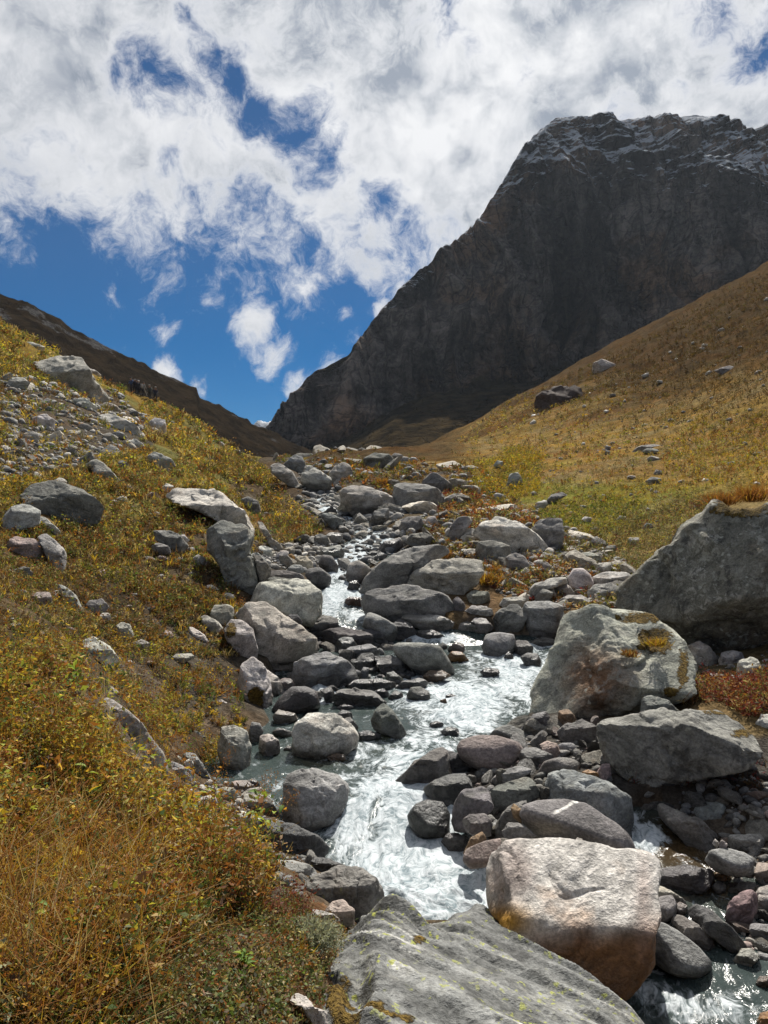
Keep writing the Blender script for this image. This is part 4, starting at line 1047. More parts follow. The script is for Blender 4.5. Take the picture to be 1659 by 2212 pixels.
B('P4', [(1050,1110),(1080,1070),(1140,1065),(1190,1085),(1220,1110),(1150,1130)], 'k', 'black stone drowned by the small cascade', wet=1.0)
B('P4', [(930,1160),(960,1140),(1080,1140),(1180,1160),(1220,1220),(1262,1280),(1200,1308),(1100,1300),(1040,1270),(960,1215)], 's', 'long rounded grey boulder above the bend of the rapids', hard=6, lichen=.1, rough=.8)
B('P4', [(630,1200),(700,1160),(800,1145),(857,1180),(830,1215),(740,1232)], 's', 'low flat grey boulder above the tiny falls', hard=11)
B('P4', [(715,1250),(760,1200),(810,1195),(840,1240),(820,1285),(740,1290)], 'd', 'dark block above the small upright egg stone', hard=13)
B('P4', [(830,1215),(900,1205),(980,1230),(1012,1270),(960,1305),(870,1295)], 'd', 'dark flat block with water falling off its right end', hard=15, wet=.4)
B('P4', [(740,1325),(765,1270),(795,1275),(790,1335),(750,1345)], 's', 'small upright egg shaped stone', hard=6, lichen=0)
B('Q2', [(500,325),(540,285),(600,270),(645,295),(620,340),(560,350)], 'd', 'dark rounded stone before the black streaked boulder')
B('Q2', [(470,310),(500,265),(540,270),(540,305),(490,335)], 's', 'small grey stone leaning on the black streaked boulder')
B('Q2', [(690,335),(730,305),(860,300),(940,320),(932,358),(800,364),(720,354)], 'd', 'flat dark slab in mid stream behind the long dark slab', hard=13)
B('Q2', [(610,400),(640,360),(720,355),(820,370),(880,420),(830,450),(700,452),(620,435)], 'd', 'long dark flat topped slab right of the left waterfall', hard=13, wet=.3)
B('Q2', [(1010,390),(1030,350),(1080,342),(1125,370),(1132,412),(1070,430),(1020,420)], 'd', 'round dark boulder at the left edge of the rapids', hard=5, lichen=0, wet=.3)
B('Q2', [(940,350),(990,310),(1080,295),(1117,320),(1090,348),(990,364)], 'd', 'low dark stone behind the round dark boulder', wet=.2)
B('Q2', [(890,270),(930,258),(985,300),(980,328),(920,315)], 's', 'tilted grey stone left of the little fall')
B('Q2', [(825,370),(870,350),(905,375),(900,402),(850,404)], 'k', 'small black stone between the dark slabs', wet=.4)
B('Q2', [(905,400),(940,360),(980,380),(985,410),(930,418)], 'k', 'small black stone left of the round dark boulder', wet=.5)
B('Q2', [(260,462),(310,400),(370,350),(440,340),(500,370),(522,445),(440,475),(320,480)], 'k', 'smooth black wet dome left of the left waterfall', wet=.8, hard=7, lichen=0)
B('Q2', [(530,360),(580,345),(605,380),(602,425),(560,425)], 'k', 'black wet rock at the lip of the left waterfall', wet=.9)
B('Q2', [(290,330),(320,295),(360,300),(390,340),(350,370),(310,365)], 'r', 'small brownish stone left of the black streaked boulder')
B('Q2', [(1100,282),(1130,255),(1200,255),(1250,282),(1180,304),(1120,314)], 'b', 'brown wet rock under the long rounded boulder', wet=.7)
B('Q2', [(1225,182),(1260,145),(1310,150),(1345,190),(1280,204)], 'o', 'orange brown wet stone right of the long rounded boulder', wet=.8)
B('Q2', [(1230,132),(1270,98),(1320,110),(1325,152),(1270,150)], 'r', 'rounded tan stone above the orange brown wet stone', hard=6)
B('Q2', [(620,455),(660,440),(710,450),(700,472),(640,470)], 'k', 'flat black stone under the left waterfall', wet=1.0)
B('Q2', [(190,682),(200,620),(250,605),(290,640),(302,695),(220,720)], 'p', 'pale block at the left edge of the pool', hard=14)
B('Q2', [(130,602),(150,540),(190,545),(210,590),(180,645),(145,645)], 's', 'upright grey stone under the mossy pale bank rock', hard=7)
B('Q2', [(270,502),(300,470),(380,490),(402,518),(340,545),(280,535)], 'g', 'grey stone right of the mossy pale bank rock')
B('Q2', [(255,592),(300,570),(370,590),(382,618),(300,620)], 's', 'flat rounded stone left of the flat topped pale boulder', hard=6)
B('Q2', [(610,502),(650,470),(700,485),(702,513),(640,523)], 's', 'grey stone behind the flat topped pale boulder')
B('Q2', [(650,525),(690,510),(732,560),(722,592),(690,575)], 'd', 'dark stone at the right end of the flat topped pale boulder', wet=.2)
B('Q2', [(320,687),(350,668),(378,680),(355,697)], 'p', 'small pale cobble in the quiet pool', hard=5)
B('Q2', [(720,600),(780,585),(850,600),(860,625),(760,635)], 'k', 'dark drowned shelf under the pointed rock', wet=1.0)
B('Q2', [(560,735),(610,708),(660,720),(665,742),(600,755)], 'b', 'brown drowned stone before the flat topped pale boulder', wet=1.0)
# ---- left bank rocks
B('Q1', [(150,640),(250,610),(370,640),(470,628),(550,640),(600,680),(700,760),(780,830),(830,890),(848,955),(780,950),(700,920),(640,870),(580,810),(500,750),(460,700),(330,720),(180,720)], 'g', 'long grey rock with yellow lichen back rising out of the foreground plants', y=7.0, sub=6, hard=9, paint=paint_left, thick=.8, lichen=.6)
B('Q1', [(835,955),(900,960),(990,1010),(985,1060),(900,1065),(850,1010)], 's', 'smooth grey foot rock below the yellow lichen rock', y=8.4)
B('Q1', [(960,905),(1000,920),(1040,980),(1077,1022),(1030,1036),(970,995),(940,930)], 's', 'angular grey splinter rock at the left end of the pool', hard=18, y=9.0)
B('Q1', [(885,940),(905,922),(930,940),(920,960),(895,960)], 'p', 'pale cobble left of the splinter rock', y=8.9)
B('Q1', [(940,960),(960,940),(985,955),(980,978),(950,978)], 'p', 'second pale cobble against the splinter rock', y=8.8)
B('Q1', [(1120,870),(1130,790),(1190,770),(1250,800),(1277,870),(1272,970),(1230,985),(1160,970),(1130,935)], 'g', 'tall grey boulder at the head of the quiet pool', hard=12, moss=.1)
B('Q1', [(1030,770),(1060,745),(1110,775),(1130,820),(1090,840),(1040,815)], 'g', 'grey stone sticking out of the turf left of the tall boulder', y=11.2)
B('Q1', [(860,860),(890,815),(940,830),(950,880),(910,905),(870,900)], 'm', 'brownish rock under the overhanging turf at the pool', y=10.0, moss=.4)
B('Q1', [(950,830),(1000,800),(1045,830),(1048,890),(1010,930),(970,900)], 'm', 'mossy green rock under the turf left of the tall boulder', y=10.2, moss=.6)
B('Q1', [(1240,480),(1290,430),(1340,470),(1370,560),(1395,700),(1392,780),(1330,785),(1270,740),(1230,650),(1225,560)], 'p', 'pale upright bank rock with a golden moss patch', y=12.3, paint=paint_bank, moss=0.01, lichen=.5)
B('Q1', [(1310,480),(1360,490),(1420,530),(1452,600),(1430,655),(1370,672),(1340,560)], 'p', 'pale rounded rock behind the moss patched bank rock', y=13.0, lichen=.3)
B('Q1', [(1150,290),(1180,235),(1230,230),(1280,280),(1310,370),(1302,425),(1230,395),(1170,340)], 'g', 'grey boulder with moss on its left shoulder at the bank edge', y=14.0, paint=paint_bank2, moss=.1)
B('Q1', [(1060,230),(1100,165),(1160,150),(1190,180),(1182,245),(1120,272),(1080,255)], 'g', 'rounded grey boulder above the moss shouldered one', y=14.8, lichen=.6)
B('Q1', [(945,275),(980,265),(1040,310),(1092,360),(1085,390),(1030,355),(970,315)], 'p', 'narrow pale slab leaning in the turf of the left bank', y=13.8)
B('Q1', [(1020,225),(1050,205),(1110,240),(1140,270),(1100,290),(1050,265)], 'g', 'grey boulder between the pale leaning slab and the rounded boulder', y=14.3)
B('Q1', [(400,425),(430,340),(480,320),(550,360),(607,420),(560,450),(470,445)], 'p', 'pale pinkish wedge rock in the middle of the left bank plants')
B('Q1', [(160,118),(190,90),(250,90),(262,132),(220,154),(180,144)], 'r', 'small brownish rock in the brown plants of the left bank')
B('Q1', [(290,50),(330,60),(390,110),(422,170),(412,195),(350,135),(310,95)], 'g', 'slanting narrow grey rock in the left bank plants')
B('Q1', [(430,168),(460,130),(520,125),(552,160),(520,190),(460,190)], 'm', 'dark rounded rock in the left bank plants, right of the slanting one')
B('Q1', [(495,228),(520,195),(555,195),(567,222),(530,240)], 'g', 'small grey stone below the dark rounded rock in the plants')
B('Q1', [(585,273),(620,240),(660,255),(682,302),(640,324),(600,314)], 'g', 'grey rock standing alone in dark plants of the left bank')
B('Q1', [(680,350),(720,330),(770,355),(775,390),(720,390)], 'g', 'half buried grey rock in dark plants left of the leaning slab')
B('Q1', [(850,440),(900,405),(970,400),(990,420),(920,450)], 'g', 'low grey rock half hidden by green plants')
B('Q1', [(-40,520),(-40,420),(20,410),(60,470),(70,530),(20,560)], 'r', 'pinkish rock behind brown stems at the left frame edge', y=8.6)
B('Q1', [(70,560),(100,520),(140,545),(130,580),(90,585)], 'g', 'small pale stone right of the pinkish rock at the left edge', y=8.4)
B('Q1', [(1090,660),(1130,640),(1190,670),(1200,700),(1140,700)], 'p', 'low pale rock in the turf above the tall pool boulder', y=11.6)
B('P3', [(125,1005),(170,950),(280,940),(400,980),(470,1010),(502,1060),(492,1105),(420,1140),(300,1115),(180,1100)], 'd', 'large dark wedge boulder on the left hillside', hard=14, sub=5, lichen=.5)
B('P3', [(15,1115),(60,1060),(140,1045),(197,1080),(192,1135),(100,1158),(30,1158)], 'g', 'grey boulder leaning against the large dark wedge boulder', lichen=.5)
B('P3', [(20,1262),(80,1210),(170,1225),(232,1270),(227,1315),(120,1328),(40,1295)], 'r', 'flat pinkish brown boulder at the left edge of the hillside')
B('P3', [(195,1218),(240,1200),(290,1240),(332,1300),(322,1395),(280,1390),(240,1305)], 'g', 'grey boulder right of the flat pinkish brown boulder')
B('P3', [(190,1110),(230,1110),(310,1180),(300,1205),(240,1160)], 'g', 'narrow grey rock below the large dark wedge boulder')
B('P3', [(440,832),(500,800),(540,830),(602,890),(655,935),(600,925),(530,895)], 'g', 'leaning slab with yellow lichen edge on the hillside', yellow=.7, hard=16)
B('P3', [(755,782),(790,757),(860,790),(892,820),(850,855),(790,825)], 'g', 'grey boulder with shaded end in greenish plants on the hillside', hard=14)
B('P3', [(765,662),(790,638),(840,650),(847,700),(822,728),(780,705)], 'p', 'pale cream boulder standing out on the hillside', hard=14)
B('P3', [(505,627),(560,615),(640,640),(702,680),(707,718),(640,705),(560,670)], 'p', 'long pale slab lying at the right edge of the scree', hard=14)
B('P3', [(650,735),(690,728),(735,755),(725,770),(680,755)], 'p', 'flat pale stone just below the long pale slab')
B('P3', [(520,705),(560,695),(600,715),(595,735),(550,735)], 'g', 'grey stone left below the long pale slab')
B('P3', [(590,820),(620,800),(660,815),(662,840),(620,842)], 'm', 'dark stone right of the leaning lichen slab')
B('P3', [(180,322),(250,300),(340,283),(410,300),(445,350),(480,410),(537,475),(522,515),(440,508),(360,475),(300,425),(230,372)], 'g', 'huge layered grey crag on the skyline of the left hillside', hard=14, sub=5, rough=1.3, lichen=.4)
B('P3', [(505,542),(540,508),(590,530),(622,555),(560,565)], 'g', 'flat grey rock right below the layered crag')
B('P3', [(105,227),(150,225),(232,250),(232,268),(160,263)], 'p', 'flat pale slab near the top left of the hillside')
B('P3', [(440,340),(480,350),(515,370),(505,385),(450,370)], 'g', 'small grey rock on the skyline right of the layered crag')
B('P3', [(170,612),(230,590),(277,620),(272,665),(210,665)], 'p', 'big pale block in the middle of the scree', hard=14)
B('P3', [(375,562),(430,545),(492,590),(482,620),(410,608)], 'p', 'large pale boulder at the upper right of the scree')
B('P3', [(105,690),(150,665),(195,680),(190,715),(130,720)], 'g', 'wedge shaped grey block low in the scree')
B('P3', [(200,545),(240,520),(290,535),(270,565),(215,570)], 'g', 'grey block high in the scree')
B('P3', [(30,470),(60,440),(110,435),(150,460),(130,490),(60,490)], 'g', 'grey boulder at the upper left of the scree')
B('P3', [(870,985),(920,945),(970,950),(1040,960),(1090,955),(1150,1000),(1222,1050),(1262,1120),(1245,1178),(1160,1130),(1080,1080),(980,1040),(900,1018)], 'p', 'long pale fractured outcrop cropping out of the left slope', sub=5, hard=11, rough=1.6, lichen=.5, y=21.5)
B('P3', [(825,942),(850,920),(885,935),(882,958),(840,963)], 'p', 'pale knob left above the fractured outcrop')
B('P3', [(1075,1190),(1150,1130),(1240,1160),(1282,1220),(1272,1290),(1312,1350),(1332,1430),(1312,1505),(1230,1490),(1150,1390),(1085,1290)], 'm', 'steep rough outcrop dropping to the stream on the left bank', y=16.8, sub=5, hard=10, rough=1.6, lichen=.6)
B('P3', [(1290,1302),(1330,1310),(1382,1370),(1372,1425),(1330,1425)], 'd', 'dark block at the foot of the rough outcrop', y=17)
B('P3', [(1230,1002),(1270,985),(1315,1010),(1327,1050),(1300,1070),(1250,1035)], 'm', 'dark boulder half buried in golden grass of the left spur', hard=13)
B('P3', [(790,1182),(860,1175),(922,1210),(952,1250),(930,1288),(870,1258),(800,1225)], 'm', 'dark slanting boulder in yellow plants of the left slope', hard=12)
B('P3', [(775,1258),(810,1240),(862,1260),(872,1288),(810,1295)], 'm', 'small dark boulder below the dark slanting one')
B('P3', [(985,1320),(1010,1300),(1050,1320),(1045,1345),(1000,1350)], 'g', 'small grey boulder left of the rough outcrop')
B('P3', [(920,1205),(940,1200),(965,1225),(950,1240)], 'p', 'small pale stone right of the dark slanting boulder')
B('P3', [(1310,1130),(1340,1130),(1400,1220),(1410,1250),(1370,1220)], 'g', 'narrow pale rib of rock in the grass of the left spur')
B('P3', [(640,590),(680,575),(760,590),(770,600),(690,605)], 'g', 'thin flat slab on the skyline below the walkers')
# ---- upper valley boulders
B('P4', [(780,905),(810,850),(870,832),(990,830),(1120,845),(1210,880),(1257,930),(1252,990),(1150,1010),(1000,1010),(860,995),(790,965)], 'm', 'long dark boulder with pale streaked top right of the upper white pool', hard=12, sub=5, lichen=.5)
B('P4', [(1020,805),(1060,750),(1160,690),(1300,675),(1400,690),(1412,740),(1380,805),(1260,868),(1130,858),(1050,835)], 'g', 'tilted grey slab with orange moss on top in mid valley', hard=13, moss=.42, sub=5, lichen=.5)
B('P4', [(740,855),(800,760),(880,690),(960,640),(1080,610),(1200,605),(1232,640),(1150,690),(1050,750),(1000,835),(900,838),(780,885)], 'm', 'long dark slanting boulder behind the tilted mossy slab', hard=13, sub=5)
B('P4', [(650,302),(720,270),(850,300),(920,340),(942,380),(870,405),(730,425),(690,395),(660,352)], 'g', 'big tilted grey boulder left of the domed boulder up the valley', hard=13)
B('P4', [(935,342),(950,280),(1000,256),(1100,270),(1180,300),(1202,340),(1170,405),(1080,412),(960,395)], 'm', 'big domed grey boulder up the valley', hard=8)
B('P4', [(430,232),(450,165),(480,158),(540,200),(582,230),(572,295),(480,312),(440,305)], 'g', 'tall pointed grey boulder at the head of the stream', hard=14)
B('P4', [(260,192),(300,178),(370,220),(407,280),(380,305),(330,275),(270,235)], 'g', 'sloping grey boulder left of the tall pointed boulder', hard=13)
B('P4', [(330,172),(385,125),(420,135),(442,180),(422,210),(350,210)], 's', 'pointed grey boulder behind the stream head', hard=13)
B('P4', [(580,212),(610,175),(660,155),(702,200),(702,245),(600,268)], 'g', 'pale topped block right of the tall pointed boulder', hard=15)
B('P4', [(365,120),(385,105),(415,105),(425,128),(400,138)], 'k', 'black rock on the slope behind the pointed boulders')
B('P4', [(770,152),(830,115),(900,125),(932,160),(900,195),(800,205)], 'd', 'dark low crag in the upper valley')
B('P4', [(895,120),(940,85),(985,95),(985,130),(930,140)], 'd', 'dark craggy block behind the low crag in the upper valley')
B('P4', [(1095,232),(1150,180),(1210,210),(1252,250),(1210,295),(1130,275)], 'd', 'dark angular boulder at the foot of the right slope', hard=14)
B('P4', [(790,482),(830,410),(900,390),(907,450),(870,495),(800,500)], 'm', 'dark leaning boulder in the middle of the boulder field', hard=13)
B('P4', [(965,502),(1000,450),(1080,445),(1102,500),(1050,535),(990,535)], 'm', 'rounded dark boulder in the boulder field right of the leaning one')
B('P4', [(1100,500),(1125,462),(1160,460),(1175,495),(1140,515)], 'g', 'small round grey boulder right of the rounded dark boulder', hard=6)
B('P4', [(1240,575),(1250,500),(1290,445),(1330,440),(1367,470),(1330,512),(1280,565)], 'm', 'tall ribbed dark rock leaning right in the boulder field', hard=14)
B('P4', [(1290,540),(1350,510),(1400,520),(1360,550),(1300,575)], 'g', 'grey boulder at the foot of the tall ribbed rock')
B('P5', [(0,545),(60,480),(130,450),(230,480),(330,540),(402,610),(425,650),(330,650),(200,620),(80,600)], 'p', 'broad pale slab with brown moss patches in the boulder field', moss=.36, hard=11, sub=5, lichen=.6)
B('P5', [(330,522),(360,470),(420,455),(492,460),(492,560),(472,628),(420,634),(380,605)], 'm', 'dark upright block behind the broad pale mossy slab', hard=13)
B('P5', [(535,792),(560,750),(610,742),(650,780),(667,820),(640,868),(570,862),(540,835)], 'p', 'round pale egg boulder on the pale flat rocks', hard=5, lichen=.1)
B('P5', [(660,802),(720,765),(850,765),(892,800),(882,838),(780,850),(680,850)], 'p', 'flat pale boulder right of the round egg boulder', hard=10)
B('P5', [(640,880),(680,835),(760,830),(800,850),(790,900),(700,930),(655,920)], 'g', 'tilted grey boulder beneath the flat pale boulder')
B('P5', [(490,670),(560,645),(640,640),(700,660),(715,700),(600,700)], 'g', 'low broad grey slab behind the egg boulder')
B('P5', [(690,740),(700,705),(760,700),(778,740),(760,765),(705,765)], 'p', 'small pale cube rock behind the flat pale boulder', hard=15)
B('P5', [(10,642),(30,600),(110,590),(190,620),(202,680),(120,708),(40,712)], 'm', 'dark moss backed boulder left of the egg boulder', moss=.5)
B('P5', [(170,682),(230,655),(280,680),(302,720),(260,772),(210,758)], 'm', 'dark grey boulder below the moss backed boulder')
B('P5', [(120,760),(150,735),(190,735),(200,770),(160,785)], 'm', 'small dark boulder left below the moss backed boulder')
B('P5', [(285,730),(310,705),(340,725),(335,755),(300,755)], 'g', 'small grey boulder right of the dark grey boulder')
B('P5', [(370,740),(400,705),(440,735),(440,770),(390,770)], 'g', 'small angular grey boulder left of the egg boulder')
B('P5', [(430,870),(460,830),(520,835),(565,880),(510,900),(450,895)], 'g', 'speckled grey boulder below left of the egg boulder', lichen=.9)
B('P5', [(290,900),(340,830),(440,795),(500,800),(510,830),(420,860),(340,915)], 'g', 'slanting flat grey boulder in the right boulder field')
B('P5', [(340,900),(390,855),(440,880),(420,925),(360,930)], 'm', 'mossy dark boulder under the slanting flat boulder', moss=.35)
B('P5', [(460,930),(530,895),(600,890),(660,930),(620,950),(520,950)], 'g', 'low flat boulder with orange turf above the pyramid boulder', moss=.3)
B('P5', [(270,1005),(300,930),(420,925),(490,960),(502,1020),(470,1095),(400,1128),(310,1128),(280,1085)], 's', 'big blocky grey boulder left of the pyramid boulder', hard=11)
B('P5', [(100,1035),(150,970),(240,950),(282,1000),(272,1065),(200,1102),(130,1088)], 'm', 'brownish grey boulder left of the big blocky one', hard=11)
B('P5', [(140,945),(170,910),(230,905),(285,910),(270,950),(200,965)], 'g', 'grey boulder above the brownish grey boulder')
B('P5', [(-10,985),(20,955),(90,970),(100,1000),(40,1015)], 'g', 'pale grey flat boulder left of the brownish grey one')
B('P5', [(-30,1075),(0,1020),(60,1030),(105,1075),(60,1100),(0,1095)], 'g', 'grey wedge boulder at the upper right edge of the rapids')
B('P5', [(45,1182),(70,1120),(130,1105),(210,1120),(227,1180),(190,1232),(110,1238),(60,1218)], 's', 'smooth grey boulder at the top of the right rapids', hard=7)
B('P5', [(215,1192),(240,1150),(290,1150),(322,1190),(322,1228),(250,1242)], 'd', 'dark boulder right of the smooth grey boulder', wet=.2)
B('P5', [(260,1245),(300,1220),(350,1225),(377,1270),(370,1305),(300,1306)], 'k', 'black round boulder standing at the edge of the right rapids', wet=.5, hard=6)
B('P5', [(165,1240),(190,1212),(215,1235),(215,1270),(180,1270)], 'k', 'small black stone left of the black round boulder', wet=.4)
B('P5', [(310,1160),(380,1130),(440,1140),(440,1180),(340,1190)], 'm', 'flat dark stone under the big blocky boulder', moss=.2)
B('P4', [(375,700),(400,665),(450,660),(480,695),(475,730),(420,735)], (0.46, 0.39, 0.30), 'cream tan boulder among pale shore stones up the stream', hard=13)
B('P4', [(345,655),(365,640),(385,655),(380,685),(355,685)], 'o', 'small orange brown stone left of the cream tan boulder')
B('P4', [(435,790),(460,730),(520,720),(580,770),(575,810),(520,845),(460,830)], 'd', 'rounded dark boulder left of the upper fall', hard=7)
B('P4', [(520,700),(540,650),(590,660),(625,710),(615,745),(550,750)], 'd', 'dark egg boulder above the upper fall', hard=6)
B('P4', [(520,650),(550,610),(630,600),(655,640),(640,680),(580,660)], 'g', 'pale speckled boulder behind the dark egg boulder', lichen=.9)
B('P4', [(670,770),(690,700),(740,685),(795,720),(790,770),(740,805),(690,800)], 'g', 'pale rounded boulder right of the upper fall', hard=7)
B('P4', [(670,850),(690,800),(720,790),(748,820),(720,850)], 'd', 'small dark stone at the right foot of the upper fall', wet=.3)
B('P4', [(660,905),(690,880),(760,890),(782,920),(740,940),(690,930)], (0.16, 0.075, 0.045), 'red brown wet stone at the right of the upper white pool', wet=.8)
B('P4', [(225,760),(250,738),(330,738),(420,755),(430,795),(340,795),(240,785)], 'd', 'long dark flat block above the wide pale slab', y=18.0)
B('P4', [(220,790),(260,770),(370,785),(400,800),(300,812),(230,815)], 'd', 'thin dark flat stone just above the wide pale slab', y=17.0)
B('P4', [(330,740),(370,705),(420,705),(440,735),(400,755)], 's', 'flat grey stone leaning behind the long dark flat block', y=18.6)
B('P4', [(185,605),(210,590),(250,610),(270,650),(240,660),(200,635)], 'p', 'pale angular rock at the foot of the grassy spur')
B('P4', [(275,660),(310,620),(350,625),(340,670),(300,682)], 'g', 'grey rounded rock right of the pale angular one')
B('P4', [(145,650),(180,640),(220,680),(252,740),(230,780),(180,740)], 'g', 'dark grey rock against the rough outcrop', y=18.5)
B('P4', [(840,620),(880,580),(960,555),(985,590),(940,630),(870,635)], 'g', 'flat grey boulder right of the little mid valley fall')
B('P4', [(1000,580),(1030,545),(1100,530),(1145,555),(1130,590),(1050,610)], 'm', 'dark mossy boulder right of the flat mid valley boulder', moss=.3)
B('P4', [(530,450),(570,435),(640,470),(645,510),(600,515)], 'm', 'dark boulder at the tip of the grassy spur')
B('P4', [(545,560),(580,525),(640,530),(650,575),(600,585)], 'g', 'grey boulder below the tip of the grassy spur')
B('P4', [(485,570),(510,535),(560,545),(575,585),(520,595)], 'm', 'dark grey boulder left below the tip of the grassy spur')
B('P4', [(1330,960),(1370,930),(1440,935),(1470,965),(1420,990),(1350,985)], 'g', 'grey boulder in reddish plants right of the long dark boulder', lichen=.5)
B('P4', [(1290,1050),(1300,1018),(1360,1015),(1402,1050),(1380,1072),(1310,1070)], 'p', 'pale block right of the long pale cascade boulder', hard=14)
B('P4', [(1340,870),(1370,850),(1450,855),(1460,895),(1400,920),(1350,905)], 'm', 'mossy boulder right of the long dark boulder', moss=.4)
B('P4', [(1570,1010),(1490,990),(1540,940),(1640,930),(1660,980),(1640,1060),(1550,1070)] if False else [(1260,900),(1290,880),(1330,930),(1300,970),(1260,960)], 'd', 'dark boulder at the right end of the long dark boulder')
# ---- right slope boulders
B('P5', [(190,240),(215,200),(240,192),(260,225),(240,265),(205,272)], 'g', 'upright grey boulder in yellow bushes at the foot of the right slope')
B('P5', [(105,185),(125,160),(155,165),(155,190),(125,200)], 'g', 'small grey boulder left above the upright one in the yellow bushes')
B('P5', [(340,375),(345,355),(400,335),(408,365),(370,395)], 'p', 'pale split rock at the lower edge of the right slope')
B('P5', [(400,350),(430,310),(490,295),(520,310),(470,335),(420,360)], 'm', 'long dark rock beside the pale split rock')
B('P5', [(965,220),(1000,195),(1050,205),(1050,230),(990,240)], 'm', 'dark rock in the middle of the right slope')
B('P5', [(1010,190),(1025,165),(1055,172),(1055,190)], 'g', 'small grey rock above the dark rock on the right slope')
B('P5', [(970,125),(1000,108),(1045,120),(1035,135),(990,135)], 'g', 'flat pale rock higher on the right slope')
B('P5', [(865,90),(920,50),(990,30),(1060,40),(1000,50),(920,75)], 'm', 'long low outcrop in the golden grass of the right slope')
B('P5', [(735,95),(740,75),(765,80),(765,100)], 'd', 'small dark stone above the grassy bank of the right slope')
B('P5', [(725,70),(745,45),(770,48),(765,65)], 'm', 'small brown stone higher above the grassy bank')
B('P5', [(860,210),(880,200),(915,205),(900,218)], 'g', 'flat grey stone on the dark gravel strip of the right slope')
B('P5', [(585,385),(600,368),(630,370),(630,385)], 'm', 'small stone in the green moss of the right slope')
B('P5', [(600,465),(620,445),(660,450),(650,475)], 'p', 'pale stone below the green moss of the right slope')
B('P5', [(800,465),(820,445),(855,450),(860,470)], 'p', 'pale small rock in heath behind the giant boulder')
B('P5', [(860,585),(880,560),(925,560),(930,585),(890,600)], 'p', 'pale rock with dark underside in heath behind the giant boulder')
B('P5', [(720,640),(750,605),(790,600),(805,625),(760,645)], 'm', 'dark rounded rock in heath above the small cube rock')
B('P5', [(945,520),(970,490),(1000,495),(1010,520)], 'm', 'dark rock high in the heath behind the giant boulder')
boulder([(1155,890),(1165,862),(1180,842),(1205,832),(1255,832),(1262,850),(1230,872),(1190,888),(1165,897)], (0.07, 0.058, 0.048), 'dark crag breaking out of the slope under the mountain', name='crag', cat='crag', hard=16, rough=2.4, sub=4, lichen=0.0, moss=0.3)
boulder([(1280,808),(1284,790),(1300,782),(1330,795),(1325,806),(1300,812)], 'g', 'grey block high on the right slope under the cliff')
boulder([(1385,812),(1400,806),(1402,815),(1390,818)], 'p', 'pale block on the upper right slope')
boulder([(1540,805),(1575,795),(1590,800),(1560,812)], 'm', 'dark flat block at the far right of the upper slope')
boulder([(1385,970),(1400,962),(1425,966),(1410,975)], 'm', 'low dark rock in gold grass at the right')
boulder([(1095,1045),(1102,1022),(1120,1018),(1128,1040),(1112,1052)], 'g', 'grey stone among yellow bushes left on the right slope')
# ---- side channel, lower right
B('Q6', [(1010,445),(1040,400),(1180,375),(1330,400),(1342,455),(1280,505),(1150,518),(1040,488)], 'k', 'black wet slab across the side channel', wet=1.0, hard=10)
B('Q6', [(1000,505),(1020,480),(1100,510),(1180,560),(1202,605),(1120,600),(1030,545)], 'g', 'flat grey stone below the black wet slab', hard=10)
B('Q6', [(975,682),(1000,600),(1050,550),(1110,545),(1142,600),(1132,655),(1040,698),(990,708)], 's', 'smooth grey boulder touching the right side of the whitish boulder', hard=6, lichen=0)
B('Q6', [(1130,602),(1160,575),(1202,600),(1192,645),(1150,655)], 'r', 'small pinkish cobble between smooth grey boulders', hard=5)
B('Q6', [(960,735),(990,690),(1060,700),(1150,750),(1250,830),(1322,900),(1328,945),(1260,980),(1190,970),(1100,940),(1000,890)], 's', 'long smooth grey boulder reaching into the side pool', hard=7, lichen=0, rough=.7, sub=5)
B('Q6', [(1120,655),(1160,650),(1260,710),(1340,780),(1362,818),(1300,826),(1200,778),(1130,705)], 'd', 'long dark slab right behind the long smooth boulder', hard=12)
B('Q6', [(1200,622),(1270,605),(1340,640),(1440,720),(1522,800),(1527,840),(1440,830),(1340,760),(1250,695)], 'k', 'long black slab sloping into the side pool', hard=13, wet=.3)
B('Q6', [(1420,655),(1440,590),(1500,535),(1560,512),(1592,540),(1592,620),(1540,700),(1460,710)], 'r', 'pinkish brown boulder with bright top at the lower right', hard=12)
B('Q6', [(1590,562),(1610,500),(1660,488),(1720,500),(1720,650),(1640,650),(1595,605)], 'g', 'grey boulder cut by the right frame edge beside the pinkish boulder')
B('Q6', [(1470,502),(1510,465),(1580,470),(1602,510),(1540,548),(1480,538)], 'd', 'dark boulder behind the pinkish boulder at lower right', wet=.2)
B('Q6', [(1560,742),(1570,705),(1660,710),(1720,760),(1680,808),(1600,788)], 's', 'flat grey boulder at the right edge above the small pale rock')
B('Q6', [(1465,902),(1510,850),(1560,845),(1607,890),(1560,938),(1500,938)], 'p', 'small pale rock alone in the side pool', hard=12)
B('Q6', [(1340,492),(1370,455),(1420,480),(1422,515),(1370,528)], 'd', 'round dark cobble right of the black wet slab', hard=5, wet=.3)
B('Q6', [(1585,402),(1600,360),(1660,360),(1700,420),(1650,468),(1600,446)], 'r', 'brownish boulder at the right edge above the grey one')
B('Q6', [(1600,1255),(1620,1210),(1680,1190),(1720,1260),(1660,1300)], 'o', 'amber wet stone in the lower right corner', wet=.9)
B('Q6', [(1345,440),(1370,405),(1440,420),(1450,445),(1400,460)], 'o', 'amber stone shining in the side channel', wet=.9)
B('Q6', [(1590,1040),(1610,1000),(1680,1000),(1680,1050),(1620,1060)], 'b', 'brown drowned stone at the right edge of the side pool', wet=1)
B('Q6', [(1345,245),(1360,220),(1380,240),(1370,270)], 'g', 'small grey cobble at the end of the long dark sloping slab', y=7.4)
B('Q6', [(1380,250),(1400,225),(1430,250),(1415,278),(1390,275)], 'g', 'second small cobble at the end of the long dark sloping slab', y=7.3)
